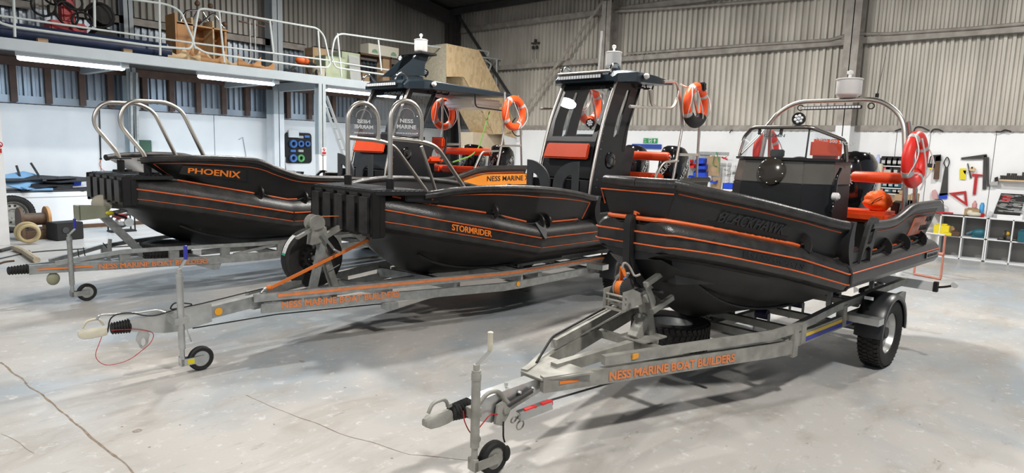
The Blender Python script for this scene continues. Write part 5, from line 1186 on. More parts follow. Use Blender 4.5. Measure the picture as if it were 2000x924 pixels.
# ---------------- trailer of the far boat
R1 = thing('boat_trailer', 'galvanised ladder-frame boat trailer under the farthest boat with olive winch and red bow stop', 'trailer', FB1.O, FB1.deg, 'galvanised boat trailers')
coupling(R1, -.30, .45, CREAM, -.02, .18)
tubes(R1, 'coupling_lever', [[(-.2, 0, .48), (-.05, 0, .55), (.05, 0, .55)]], .012, .05, DARKWOOD)
G().path([(.17, -.05, .435), (.50, -.10, .43), (2.0, -.60, .415), (2.6, -.79, .425), (2.8, -.80, .425), (8.0, -.80, .43)], .045, .11).build('chassis_rail', GALV, R1, smooth=False)
G().path([(.17, .05, .435), (.50, .10, .43), (2.0, .60, .415), (2.6, .79, .425), (2.8, .80, .425), (8.0, .80, .43)], .045, .11).build('chassis_rail', GALV, R1, smooth=False)
for sd in (-1, 1):
    G().path([(.42, sd * .10, .49), (1.04, sd * .30, .585), (1.44, sd * .43, .60), (2.6, sd * .79, .60), (2.8, sd * .80, .60), (8, sd * .80, .58)], .045, .05).build('upper_rail', GALV, R1, smooth=False)
    def yy(x): return .10 + (x - .5) * .333 if x < 2.57 else .80
    for x in (1.10, 1.62, 2.2, 2.95, 3.9, 4.9, 5.9, 7.0): G().bb((x - .06, sd * yy(x) - .02, .45), (x + .06, sd * yy(x) + .02, .59)).build('rail_web', GALV, R1)
    G().bar((2.3, sd * .70, .47), (2.85, sd * .80, .57), .03, .04).build('rail_brace', GALV, R1)
    G().prism([V(1.85, sd * .56, .36), V(2.15, sd * .66, .36), V(2.12, sd * .65, .28), V(2.06, sd * .63, .28)], (0, .03, 0)).build('rail_bracket', GALV, R1)
beam_text(R1, 'NESS MARINE BOAT BUILDERS', V(.82, -.235, .395), V(1.98, -.615, .38), .065, out=.03)
G().bar((.24, -.087, .435), (.78, -.215, .43), .004, .016).build('side_stripe', ORANGEP, R1)
for x in (1.0, 1.9, 2.9, 4.5, 6.5): h = .27 if x < 1.5 else (.55 if x < 2 else .78); G().bb((x - .03, -h, .40), (x + .03, h, .47)).build('cross_member', GALV, R1)
G().bb((.5, -.035, .39), (7.8, .035, .46)).build('keel_beam', GALV, R1)
jockey(R1, .56, -.16, .80, .45, (.06, -.02, .07), GALV)
G().ball((.40, -.06, .30), .07, 12, (1, .6, 1.1)).build('sensor_pod', mat('olive_plastic', (.30, .30, .20), .5), R1)
OLIVE = mat('olive_winch_paint', (.32, .33, .24), .5, var=.15)
G().bar((1.46, 0, .45), (.98, 0, 1.02), .07, .09, (1, 0, 0)).build('winch_post', GALV, R1, bevel=.004)
G().prism([V(.70, -.08, .98), V(1.02, -.08, 1.0), V(1.04, -.08, 1.14), V(.70, -.08, 1.16)], (0, .02, 0)).prism([V(.70, .06, .98), V(1.02, .06, 1.0), V(1.04, .06, 1.14), V(.70, .06, 1.16)], (0, .02, 0)).bb((.69, -.08, .98), (.72, .08, 1.16)).build('winch_frame', OLIVE, R1, bevel=.003)
G().lathe([(.11, -.03), (.11, .03)], (.98, .0, 1.17), (0, 1, 0), 28).build('winch_drum', CREAM, R1)
G().bar((1.0, 0, 1.03), (1.36, 0, 1.09), .05, .045).bar((1.0, -.09, 1.07), (1.2, -.10, .98), .02, .02).build('winch_arm', GALVOLD, R1)
G().ball((1.03, -.10, 1.06), .035, 8, (1.4, .7, .8)).build('yellow_knob', YELLOWP, R1); G().cyl((1.08, -.1, 1.04), (1.22, -.1, .98), .016, 8).build('winch_handle', RUBBER, R1)
G().prism([V(1.25, -.07, 1.10), V(1.40, -.07, 1.16), V(1.50, -.07, 1.14), V(1.48, -.07, 1.06), V(1.34, -.07, 1.05)], (0, .14, 0)).build('bow_stop', REDP, R1, bevel=.006)
tubes(R1, 'winch_line', [[(1.0, 0, 1.26), (1.45, 0, 1.22)]], .005, .02, mat('navy_line', (.02, .06, .16), .7), n=6)
G().bar((1.0, -.03, .40), (1.04, -.03, .72), .05, .03).build('cable_post', GALV, R1)
tubes(R1, 'cable_loop', [[(.72, .10, .60), (.70, .02, .52), (.74, 0, .50)], [(.78, .10, .62), (.77, .02, .52), (.80, 0, .50)], [(1.0, .1, .66), (1.06, .05, .55), (.98, 0, .52)]], .006, .03, RUBBER, n=6)
sp = bpy.data.objects.new('spare_wheel', None); COL.objects.link(sp); sp.parent = R1; sp.location = (1.72, .0, .52)
tyre(sp, (0, 0, 0), .30, .19, .18, (0, 0, -1), DARKSTEEL, False)
G().bb((1.94, -.31, .44), (2.05, -.30, .52)).build('white_sticker', WHITE, R1)
wheels(R1, 5.9, .98, .31, .19, .18, ALU); mudguard(R1, 5.9, .98, .36, .24, .33)
for sd in (-1, 1): G().bb((3.2, sd * .62 - .03, .58), (7.6, sd * .62 + .03, .64)).build('bunk', GALV, R1)
G().bb((3.15, -.83, .40), (3.25, -.80, .46)).build('side_marker', mat('dark_red_marker', (.25, .05, .03), .4), R1)
# webbing strap from bow eye to drawbar of the middle trailer
t = thing('ratchet_strap', 'orange webbing strap running from the middle boat down to its trailer drawbar', 'strap', FB2.w(1.42, -.07, .6), FB2.deg)
L0 = V(1.42, -.07, .6)
G().bar(V(1.44, -.07, .60) - L0, V(2.62, -.06, 1.0) - L0, .035, .004, (0, 1, 0)).build('webbing', STRAPO, t)
G().bar(V(1.44, -.09, .61) - L0, V(2.60, -.08, 1.0) - L0, .03, .004, (0, 1, 0)).build('webbing', STRAPO, t)
tubes(t, 'strap_hook', [[V(1.36, -.09, .58) - L0, V(1.40, -.08, .61) - L0, V(1.45, -.07, .61) - L0]], .012, .02, ZINC)
G().ball(V(1.45, -.08, .62) - L0, .03, 8, (1, .8, .8)).build('strap_knot', STRAPO, t)
# ================================================================ life rings
def life_ring(fr, px, py, y, label, m, R=.265, r=.072, cover=None, knob=False, turn=0):
    c = fr.w(*fr.lat(px, py, y)); t = thing('life_ring', label, 'life ring', c, fr.deg + turn, 'life rings on the boat frames')
    G().torus((0, 0, 0), (0, 1, 0), R, r, 56, 16, .85).build('ring', m, t)
    for k in range(4):
        a = PI / 4 + k * PI / 2 + .2; G().torus((0, 0, 0), (0, 1, 0), R, r + .002, 5, 16, .86, a - .10, a + .10).build('reflective_band', RETRO, t)
    for k in (0, 2):
        a0 = PI / 4 + k * PI / 2 + .2; P = []
        for i in range(11):
            a = a0 + PI / 2 * i / 10; rr = R + r + .006 - .03 * math.sin(PI * i / 10); P.append(V(rr * math.sin(a), -.02 - .075 * math.sin(PI * i / 10), rr * math.cos(a)))
        G().tube(P, .006, 6).build('grab_line', ROPEW, t)
    tubes(t, 'grab_line', [[(-.1, -.07, .2), (.02, -.09, .0), (.12, -.08, -.18), (.10, -.05, -.30)]], .008, .1, ROPEW, n=6)
    return t
life_ring(FB3, 1787, 312, -.90, 'red life ring tied to the near leg of the nearest boat\'s stern arch', RINGRED, .222, .062)
life_ring(FB3, 1496, 296, .88, 'red life ring seen through the low windscreen of the nearest boat', RINGRED, .222, .062)
t = life_ring(FB2, 1359, 205, -.92, 'orange life ring in a black holder hung high at the stern of the middle boat', RINGOR, .27)
G().torus((0, 0, 0), (0, 1, 0), .27, .088, 22, 16, .95, PI * .72, PI * 1.28).build('holder', RUBBER, t)
G().loft([[V(.06, -.09, .22), V(.16, -.09, .22), V(.16, .09, .22), V(.06, .09, .22)], [V(.02, -.09, .34), V(.14, -.09, .36), V(.14, .09, .36), V(.02, .09, .34)]], True, True).build('holder_top', RUBBER, t, bevel=.02)
G().cyl((.19, -.02, .28), (.23, -.02, .28), .03, 12).build('ring_light', CREAM, t)
life_ring(FB2, 1150, 205, .90, 'orange life ring seen through the windscreen of the middle boat', RINGOR)
life_ring(FB1, 1004, 221, -.93, 'orange life ring with white line hung at the near stern corner of the farthest boat', RINGOR, .27)
life_ring(FB1, 866, 223, .90, 'orange life ring seen behind the cabin windows of the farthest boat', RINGOR)
# orange dry bag on the rear bench
p = FB3.w(5.27, -.56, 1.478); t = thing('dry_bag', 'crumpled bright orange bag on the rear bench of the nearest boat', 'bag', p, FB3.deg)
g = G(); n, m_ = 22, 26; rings = []
for i in range(n + 1):
    th = PI * i / n; r = []
    for k in range(m_):
        ph = 2 * PI * k / m_; d = V(math.sin(th) * math.cos(ph), math.sin(th) * math.sin(ph), -math.cos(th)); s_ = 1 + .22 * noise.noise(d * 2.4) + .12 * abs(noise.noise(d * 7))
        q = V(d.x * .12 * s_, d.y * .13 * s_, max(0.0, .095 + d.z * .105 * s_)); r.append(q)
    rings.append(r)
g.loft(rings, True, True); g.build('bag_body', mat('fluorescent_orange_fabric', (1.0, .14, .01), .6, bump=.3, bscale=25), t, ang=70)
tubes(t, 'drawstring', [[(-.12, .03, .06), (-.145, -.02, .12), (-.12, -.08, .16)]], .004, .03, RUBBER, n=6)
# ================================================================ against the left wall
def T_(name, label, cat, loc, group=None, deg=0): return thing(name, label, cat, loc, deg, group)
def solo(g, name, m, label, cat, group=None, off=None, **k):
    o = g.build(name, m, offset=off, **k); return tag(o, label, cat, group)
YB = 16.35
t = T_('workbench', 'long white-fronted workbench against the left wall piled with offcuts', 'workbench', (4.2, YB + .4, 0))
G().bb((-5, -.42, .80), (2.55, .42, .84)).build('bench_top', MIDGREY, t, bevel=.004)
G().bb((-5, -.40, .0), (2.5, -.36, .80)).bb((-5, -.415, .70), (2.52, -.395, .80)).build('front_board', PANEL, t)
G().bb((2.46, -.4, 0), (2.5, .4, .8)).build('end_board', PANEL, t)
zt = .845
def flat(px, py, pts, th, m, name, label, cat, rz=0.0, tilt=0.0, group=None, dz=0.0, d=0.25):
    c = pY(px, py, YB + d); c.z = zt + dz; R = Matrix.Rotation(rz, 3, 'Z') @ Matrix.Rotation(tilt, 3, 'X')
    g = G(); g.prism([R @ V(x, y, 0) for x, y in pts], R @ V(0, 0, th)); o = g.build(name, m, bevel=.003); o.location = c; return tag(o, label, cat, group)
flat(45, 352, [(-.35, -.15), (-.1, -.3), (.32, -.2), (.38, .1), (.1, .25), (-.3, .15)], .02, BLUELT, 'foam_sheet', 'large light blue foam sheet bent over the bench pile', 'foam sheet', .2, .75, dz=.20)
flat(57, 368, [(-.2, -.06), (.2, -.08), (.22, .06), (-.18, .08)], .02, BLUELT, 'foam_strip', 'small light blue foam strip hanging at the bench front edge', 'foam strip', .9, .3, dz=.04, d=.02)
flat(80, 372, [(-.2, -.06), (.2, -.08), (.22, .06), (-.18, .08)], .03, BLUELT, 'foam_strip', 'light blue foam strip lying flat beside the bigger foam sheet', 'foam strip', -.1, .1, dz=.0, d=.03)
flat(165, 365, [(-.22, -.1), (.22, -.1), (.24, .1), (-.2, .12)], .05, WHITE, 'white_block', 'white plastic block at the right end of the bench pile', 'block', -.25, .15, dz=.02)
flat(146, 350, [(-.08, -.06), (.08, -.08), (.1, .08), (-.05, .1)], .12, BLUEP, 'blue_scrap', 'bright blue plastic scrap on the bench pile', 'plastic scrap', .4, .2, dz=.08)
random.seed(3)
DG = mat('dark_foam_offcut', (.035, .037, .042), .6, var=.3)
for i, (px, py, dz, rz) in enumerate(((22, 365, 0, .1), (32, 342, .22, .3), (72, 340, .24, -.4), (78, 358, .05, .2), (100, 362, .0, -.2), (98, 350, .12, .1), (118, 345, .16, -.1), (120, 358, .02, .3), (132, 363, .0, -.5), (110, 341, .22, .2), (175, 360, .0, .1), (128, 338, .2, -.15))):
    a = .30 + .12 * random.random(); b = .12 + .08 * random.random()
    flat(px, py, [(-a, -b), (-a * .4, -b * 1.3), (a * .9, -b * .8), (a, b * .5), (a * .2, b), (-a * .7, b * .8)], .022, DG, 'foam_offcut', 'dark grey foam offcut in the pile on the long bench', 'offcut', rz, .15 * (i % 3), 'dark offcuts on the bench', dz)
for (p0, p1, lab) in (((38, 340), (32, 323), 'short black strip standing up from the bench pile'), ((85, 352), (60, 318), 'taller curved black strip standing up from the bench pile')):
    a, b = pY(*p0, YB + .3), pY(*p1, YB + .3); a.z = zt
    solo(G().tube(fillet([a, a.lerp(b, .5) + V(.03, 0, 0), b], .1), .022, 6, flat=.4), 'plastic_strip', DG, lab, 'strip', 'upright strips on the bench', off=a)
# reel, speaker box, wheel, timber on the floor
c = pZ(68, 466, 0); t = T_('cable_reel', 'brown wooden cable reel standing on the floor by the bench', 'reel', c)
for s in (-1, 1):
    G().prism([V(.19 * s, -.24, .0), V(.19 * s, .24, 0), V(.19 * s, .24, .42)] + [V(.19 * s, .24 * math.cos(a), .42 + .2 * math.sin(a)) for a in [PI * k / 10 for k in range(1, 10)]] + [V(.19 * s, -.24, .42)], (.05 * s, 0, 0)).build('reel_side', WOOD if s > 0 else DARKWOOD, t)
G().bb((-.19, -.2, 0), (.19, .2, .16)).cyl((-.19, 0, .38), (.19, 0, .38), .12, 20).build('reel_core', DARKWOOD, t)
c = pZ(128, 467, 0); t = T_('speaker_box', 'small black box with a round port on the floor beside the reel', 'box', c, deg=10)
G().bb((-.24, -.2, 0), (.24, .2, .34)).build('box_body', RUBBER, t, bevel=.012)
G().lathe([(.06, 0), (.06, .012), (.045, .012)], (-.08, -.2, .2), (0, -1, 0), 20).build('round_port', MIDGREY, t)
c = pY(24, 412, 16.25); c.z = 0; t = T_('loose_wheel', 'dusty grey vehicle wheel leaning on the bench by the white pillar', 'wheel', c)
tyre(t, (0, -.0, .38), .37, .2, .26, (0, 1, 0), GALVOLD, True)
a, b = pZ(22, 440, 0), pZ(300, 432, 0); solo(G().bar(V(a.x, 16.27, .04), V(b.x, 16.27, .04), .07, .08), 'timber_batten', DARKWOOD, 'dark timber batten along the foot of the white bench front', 'timber')
a, b = pZ(20, 447, 0), pZ(54, 446, 0); solo(G().bar(a + V(0, 0, .05), b + V(0, 0, .05), .1, .1), 'timber_block', CARD, 'short brown timber block between wheel and cable reel', 'timber')
c = pZ(27, 476, 0) + V(.12, -.1, 0); solo(G().torus(c + V(.05, -.1, .22), (.3, 1, .1), .17, .03, 30, 8).torus(c + V(.06, -.16, .20), (.25, 1, .1), .15, .03, 30, 8), 'rope_coil', mat('tan_rope', (.45, .36, .20), .8), 'tan rope coil propped against the foot of the white pillar', 'rope', off=c)
def floorline(name, pts, r, m, label, cat):
    P = [pZ(x, y, r) for x, y in pts]; return solo(G().tube(fillet(P, .3), r, 8), name, m, label, cat, off=P[0])
floorline('air_hose', [(0, 505), (60, 492), (160, 486), (300, 478)], .010, DARKSTEEL, 'thin dark hose across the floor behind the farthest trailer', 'hose')
floorline('tarpaulin_roll', [(28, 484), (45, 490), (60, 500), (72, 508)], .05, mat('tan_tarpaulin', (.50, .42, .30), .8, var=.3, vscale=20), 'tan rolled tarpaulin on the floor behind the far trailer coupling', 'tarpaulin')
floorline('steel_bar', [(0, 490), (22, 484)], .03, DARKSTEEL, 'dark steel bar on the floor by the white pillar', 'bar')
floorline('ratchet_tool', [(38, 488), (56, 492)], .03, DARKWOOD, 'brown handle tool lying on the tan tarpaulin', 'tool')
c = pZ(238, 452, 0); t = T_('water_pump', 'small red and black engine pump on the floor under the far bow', 'pump', c)
G().tube(fillet([V(-.22, -.12, .02), V(-.22, -.12, .36), V(.22, -.12, .36), V(.22, -.12, .02)], .08, closed=False), .015, 8).tube(fillet([V(-.22, .12, .02), V(-.22, .12, .36), V(.22, .12, .36), V(.22, .12, .02)], .08), .015, 8).bb((-.24, -.15, 0), (.24, .15, .03)).build('pump_frame', RUBBER, t)
G().ball((0, 0, .2), .12, 14, (1.1, .9, 1)).lathe([(.09, -.1), (.1, 0), (.06, .1)], (.1, -.06, .2), (0, 1, 0), 16).build('pump_body', ZINC, t); G().bb((-.15, -.1, .30), (.1, .1, .38)).build('fuel_tank', REDP, t, bevel=.02)
# wall fittings, left wall
def wallY(px0, py0, px1, py1, th, name, m, label, cat, Y=YW - .02, bev=.004, group=None):
    a, b = pY(px0, py0, Y), pY(px1, py1, Y); c = (a + b) / 2
    return solo(G().bb((a.x, Y - th, b.z), (b.x, Y, a.z)), name, m, label, cat, group, off=V(c.x, Y, c.z), bevel=bev)
wallY(246, 274, 262, 300, .10, 'switch_cabinet', WHITEP, 'white electrical box left of the green one on the left wall', 'electrical box')
wallY(260, 273, 292, 312, .16, 'switch_cabinet', mat('dark_green_cabinet', (.05, .12, .08), .5), 'dark green electrical cabinet on the left wall behind the bow rails', 'electrical box')
wallY(293, 275, 305, 300, .08, 'switch_cabinet', WHITE, 'white electrical box right of the green one on the left wall', 'electrical box')
for px, lab in ((255, 'cable tray left strand above the green electrical cabinet'), (266, 'cable tray right strand above the green electrical cabinet')):
    a, b = pY(px, 130, 16.7), pY(px + 3, 273, 16.7); a.z = 3.5; solo(G().bar(a, b, .05, .04, (0, 1, 0)), 'cable_tray', GALV, lab, 'cable tray', 'cable trays on the left wall', off=b)
a = pY(194, 210, YW - .05); b = pY(197, 310, YW - .05)
t = T_('hanging_cable', 'black cable with orange tail hanging down the white left wall', 'cable', b)
G().tube([a - b, V(0, 0, 0)], .012, 6).ball((0, 0, 0), .025, 8).build('cable', RUBBER, t); G().tube(fillet([V(0, 0, -.02), V(-.05, 0, -.14), V(.02, 0, -.26), V(.14, 0, -.32)], .06), .006, 6).build('orange_tail', ORANGE, t)
c = pY(476, 270, YW - .04); solo(G().tube([pY(466, 273, YW - .04), pY(474, 268, YW - .04), pY(481, 308, YW - .04)], .006, 6), 'thin_cable', DARKSTEEL, 'thin bent cable on the white left wall above the far boat', 'cable', off=c)
# tape board
a, b = pY(555, 258, YW - .02), pY(608, 319, YW - .02); c = (a + b) / 2; w, h = b.x - a.x, a.z - b.z
t = T_('tape_board', 'black rounded board carrying blue and green tape reels on the left wall', 'rack', (c.x, YW - .02, c.z))
P = fillet([V(-w / 2, 0, -h / 2), V(w / 2, 0, -h / 2), V(w / 2, 0, h / 2), V(-w / 2, 0, h / 2)], .12, 5, True)
G().prism(P, (0, -.03, 0)).build('board', SEATBLK, t)
def reel(px, py, r, m, lab):
    q = pY(px, py, YW - .05); solo(G().torus(q + V(0, -.05, 0), (0, 1, 0), r * .72, r * .28, 24, 8, 1.6), 'tape_reel', m, lab, 'tape reel', 'tape reels on the black board', off=q)
BT = mat('blue_tape', (.08, .20, .50), .4)
reel(571, 281, .125, BT, 'large blue tape reel in the upper row of the black board, left'); reel(586, 281, .10, BT, 'middle blue tape reel in the upper row of the black board'); reel(599, 281, .09, BT, 'smallest blue tape reel at the right end of the upper row'); reel(571, 309, .12, BT, 'blue tape reel in the lower row of the black board'); reel(586, 309, .115, mat('green_tape', (.12, .42, .14), .4), 'green tape reel in the lower row of the black board')
for px, py, lab in ((571, 295, 'small blue box between the tape rows, left'), (586, 295, 'small grey box between the tape rows'), (586, 268, 'small grey box above the upper tape row'), (598, 267, 'small blue box above the upper tape row')):
    q = pY(px, py, YW - .05); solo(G().bb(q - V(.08, .06, .03), q + V(.08, 0, .04)), 'small_box', BT if 'blue' in lab else RETRO, lab, 'box', 'small boxes on the black board', off=q, bevel=.004)
wallY(562, 254, 582, 269, .06, 'paper_note', WHITE, 'white card pinned to the top of the black tape board', 'card', Y=YW - .06)
def sign(px0, py0, px1, py1, plane, fix, label):
    f_ = pY if plane == 'y' else pX; a, b = f_(px0, py0, fix), f_(px1, py1, fix); c = (a + b) / 2
    t = T_('warning_sign', label, 'sign', c); w, h = abs(b.x - a.x), abs(a.z - b.z)
    G().bb((-w / 2, -.006, -h / 2), (w / 2, 0, h / 2)).build('sign_plate', WHITE, t)
    G().torus((0, -.008, h * .18), (0, 1, 0), h * .20, h * .035, 24, 6, .3).bar((-h * .14, -.008, h * .32), (h * .14, -.008, h * .04), .01, .02).build('prohibition_ring', REDP, t)
    G().bb((-w / 2 + .01, -.009, -h / 2 + .01), (w / 2 - .01, -.006, -h * .12)).build('red_panel', REDP, t)
sign(628, 288, 637, 302, 'y', YM - .07, 'small no smoking sign with red panel on the grey and white mezzanine post')
sign(-8, 274, 5, 300, 'y', xl.y - .01, 'small no smoking sign with red panel on the white pillar at the left edge')
q = pY(549, 312, YW - .05); t = T_('wall_socket', 'grey wall socket with a pipe below it left of the tape board', 'socket', q); G().bb((-.1, -.08, -.08), (.1, 0, .08)).ball((0, -.05, .12), .05, 10).build('socket_box', GALV, t, bevel=0); G().tube([V(.08, -.04, -.05), V(.15, -.04, -.5)], .02, 8).build('pipe', GALV, t)
# ladder leaning on the mezzanine edge
a0, a1 = pY(636, 190, YM - .05), pY(648, 187, YM - .05)
t = T_('ladder', 'aluminium ladder leaning against the mezzanine right of its post', 'ladder', V(a0.x + .9, YM - .55, 0))
o = t.location; Lt, Rt = V(a0.x, YM - .03, 3.4) - o, V(a0.x + .40, YM - .03, 3.4) - o; Lb, Rb = V(a0.x + .75, YM - .75, 0) - o, V(a0.x + 1.25, YM - .75, 0) - o
Lt, Rt = V(a0.x + .03, YM - .04, 3.18) - o, V(a0.x + .18, YM + .36, 3.18) - o; Lb, Rb = V(a0.x + 1.2, YM - .35, 0) - o, V(a0.x + 1.3, YM + .1, 0) - o
for p, q in ((Lt, Lb), (Rt, Rb)): G().bar(p, q, .03, .08, (0, 1, 0)).build('ladder_stile', ALU, t)
for k in range(1, 12): G().cyl(Lt.lerp(Lb, k / 12), Rt.lerp(Rb, k / 12), .014, 8).build('rung', ALU, t)
# ================================================================ on the mezzanine
def mz_box(px0, py0, px1, Y, name, m, label, cat, dep=.4, bev=.005, zbase=ZM):
    a, b = pY(px0, py0, Y), pY(px1, py0, Y); c = V((a.x + b.x) / 2, Y + dep / 2, zbase)
    return solo(G().bb((a.x, Y, zbase), (b.x, Y + dep, a.z)), name, m, label, cat, off=c, bevel=bev)
# plywood shelving unit
Y0 = 15.3; a, b = pY(341, 25, Y0), pY(446, 110, Y0); w = b.x - a.x; h = a.z - ZM
t = T_('plywood_shelf_unit', 'open plywood shelf unit standing on the mezzanine behind the handrail', 'shelf unit', (a.x, Y0, ZM))
G().bb((0, 0, 0), (.045, .5, h)).build('side_panel', WOOD, t); G().bb((w - .05, .05, 0), (w, .5, h * .84)).build('side_panel', WOOD, t)
G().bb((w * .30, 0, 0), (w * .33, .5, h * .97)).build('divider', PINE, t); G().bb((w * .70, 0, 0), (w * .73, .5, h * .97)).build('divider', PINE, t)
G().bb((.04, .48, 0), (w, .5, h * .86)).build('back_panel', WOOD, t); G().bb((.04, 0, h * .80), (w, .5, h * .83)).build('top_shelf', WOOD, t); G().bb((.04, 0, .0), (w * .30, .04, h * .85)).build('front_board', WOOD, t)
t = T_('chrome_frame_stand', 'tangled chrome tube frame lying on top of the plywood shelf unit', 'frame', (a.x + w * .6, Y0 + .2, ZM + h * .84))
tubes(t, 'chrome_tube', [[(-.5, 0, .02), (-.4, 0, .3), (.2, .05, .42), (.5, 0, .05)], [(-.3, .1, .0), (.0, .1, .45), (.25, .1, .0)], [(-.15, -.1, 0), (.2, -.1, .35), (.45, -.1, .0)]], .022, .12, CHROME)
g = G()
for x, z in ((-.12, .5), (.18, .5), (-.1, .12), (.5, .14)): g.ball((x, 0, z), .06, 10)
g.build('rubber_foot', DARKWOOD, t)
# scalloped plywood offcuts along the deck edge
def scallop(px0, px1, Y, hh, n, label, m):
    a, b = pY(px0, 115, Y), pY(px1, 115, Y); w = b.x - a.x; P = [V(0, 0, 0)]
    for k in range(n * 6 + 1):
        u = k / (n * 6); P.append(V(u * w, 0, hh - hh * .62 * abs(math.sin(u * n * PI)) ** .8))
    P.append(V(w, 0, 0)); o = G().prism(P, (0, .02, 0)).build('scalloped_plywood', m); o.location = (a.x, Y, ZM); tag(o, label, 'plywood offcut', 'scalloped plywood pieces on the deck edge')
scallop(328, 392, 14.75, .32, 2, 'scalloped plywood piece leaning at the left foot of the shelf unit', PINE); scallop(345, 405, 14.95, .30, 2, 'darker scalloped plywood piece right behind the leftmost pale one', WOOD)
scallop(392, 440, 14.8, .34, 1, 'scalloped plywood piece with one deep curve below the shelf unit middle', WOOD); scallop(405, 470, 15.0, .30, 2, 'pale scalloped plywood piece below the right side of the shelf unit', PINE)
scallop(465, 510, 14.8, .32, 1, 'brown scalloped plywood piece right of the shelf unit', WOOD); scallop(500, 536, 14.85, .28, 1, 'last scalloped plywood piece at the right end with pointed tips', WOOD)
# long dark roll
a, b = pY(-30, 60, 14.9), pY(330, 96, 14.9); a.z = b.z = ZM + .17
solo(G().tube([a, b], .17, 20), 'fabric_roll', mat('navy_roll', (.025, .04, .09), .35, var=.3), 'long dark blue roll lying along the mezzanine edge', 'roll', off=(a + b) / 2)
for px, lab in ((84, 'small timber chock under the left part of the long dark roll'), (249, 'small timber chock under the right part of the long dark roll')):
    q = pY(px, 75, 14.6); solo(G().bb((q.x - .08, 14.6, ZM), (q.x + .08, 14.72, ZM + .09)), 'timber_chock', CARD, lab, 'chock', 'chocks at the long roll', off=V(q.x, 14.66, ZM))
# red machine with black hoses
c = pY(125, 40, 15.9); t = T_('red_machine', 'red upright machine wrapped in black hoses on the mezzanine', 'machine', (c.x, 15.9, ZM))
G().bb((-.30, -.2, 0), (.35, .25, .62)).bb((-.05, -.1, .62), (.18, .2, 1.3)).build('machine_body', REDP, t, bevel=.03)
random.seed(5)
for k in range(9):
    c0 = V(random.uniform(-.4, .6), -.28 + random.uniform(-.1, .1), random.uniform(.65, 1.3)); G().torus(c0, (random.uniform(-.5, .5), 1, random.uniform(-.4, .4)), random.uniform(.14, .3), .022, 26, 6).build('black_hose', RUBBER, t)
c = pY(172, 20, 15.9) + V(.25, 0, 0); solo(G().lathe([(.25, -.2), (.3, -.1), (.3, .1), (.25, .2)], V(c.x, 15.9, ZM + .32), (0, 1, 0), 24).bb((c.x - .2, 15.75, ZM), (c.x + .2, 16.05, ZM + .1)).lathe([(.2, -.15), (.26, 0), (.2, .15)], V(c.x, 15.9, ZM + .88), (0, 1, 0), 20).bb((c.x - .05, 15.85, ZM + .1), (c.x + .05, 15.95, ZM + .8)), 'fan_unit', RUBBER, 'black round motor unit right of the red machine', 'motor', off=V(c.x, 15.9, ZM))
# T-shaped stand
c = pY(493, 100, 15.6); t = T_('pipe_stand', 'grey and rust T-shaped pipe stand on the mezzanine beside the plywood pieces', 'stand', (c.x, 15.6, ZM))
G().cyl((-.05, 0, .3), (-.05, 0, 1.25), .025, 8).cyl((.08, 0, .3), (.08, 0, 1.28), .025, 8).cyl((-.05, 0, .32), (-.25, 0, 0), .02, 8).cyl((.08, 0, .32), (.3, 0, 0), .02, 8).cyl((0, 0, .32), (.05, .35, 0), .02, 8).build('stand_leg', GALV, t)
G().cyl((-.35, 0, 1.35), (.55, 0, 1.28), .02, 8).cyl((-.32, 0, 1.2), (.35, 0, 1.17), .02, 8).build('cross_pipe', RUSTY, t)
# strimmer and tins
c = pY(586, 118, 15.0); t = T_('garden_tool', 'red and black garden machine lying on the mezzanine floor', 'garden tool', (c.x, 14.9, ZM))
G().ball((0, 0, .38), .16, 12, (1.2, .8, .7)).build('orange_hood', ORANGE, t); G().tube(fillet([V(-.4, 0, .03), V(-.2, 0, .25), V(.1, 0, .3), V(.3, 0, .35)], .2), .025, 8).torus((.3, 0, .18), (0, 1, 0), .15, .03, 24, 8).torus((.52, 0, .13), (0, 1, 0), .12, .03, 24, 8).build('black_tube_frame', RUBBER, t)
c = pY(622, 128, 15.0); solo(G().lathe([(.16, 0), (.18, .25), (.19, .27), (.19, .30), (.001, .30)], V(c.x, 15.0, ZM), n=20), 'white_tub', CREAM, 'cream plastic tub beside the green cabinets', 'tub', off=V(c.x, 15.0, ZM))
mz_box(611, 92, 640, 15.7, 'brown_crate', CARD, 'beige box behind the cream tub on the mezzanine', 'box', .4)
t = mz_box(636, 107, 674, 15.2, 'metal_cabinet', PALEGREEN, 'pale green metal cabinet with its door closed, left one of the pair', 'cabinet', .5)
t = mz_box(668, 100, 703, 15.6, 'metal_cabinet', PALEGREEN, 'pale green metal cabinet with a plastic sheet draped on its side', 'cabinet', .45)
a, b = pY(685, 105, 15.45), pY(706, 148, 15.45); solo(G().add([V(a.x, 15.55, a.z), V(b.x, 15.55, a.z - .05), V(b.x - .1, 15.3, ZM + .02), V(a.x - .1, 15.3, ZM + .02)], [(0, 1, 2, 3)]).add([V(a.x, 15.56, a.z), V(b.x, 15.56, a.z - .05), V(b.x - .1, 15.31, ZM + .02), V(a.x - .1, 15.31, ZM + .02)], [(3, 2, 1, 0)]), 'plastic_sheet', FILM, 'clear plastic sheet leaning on the green cabinets', 'sheet', off=V(a.x, 15.5, ZM))
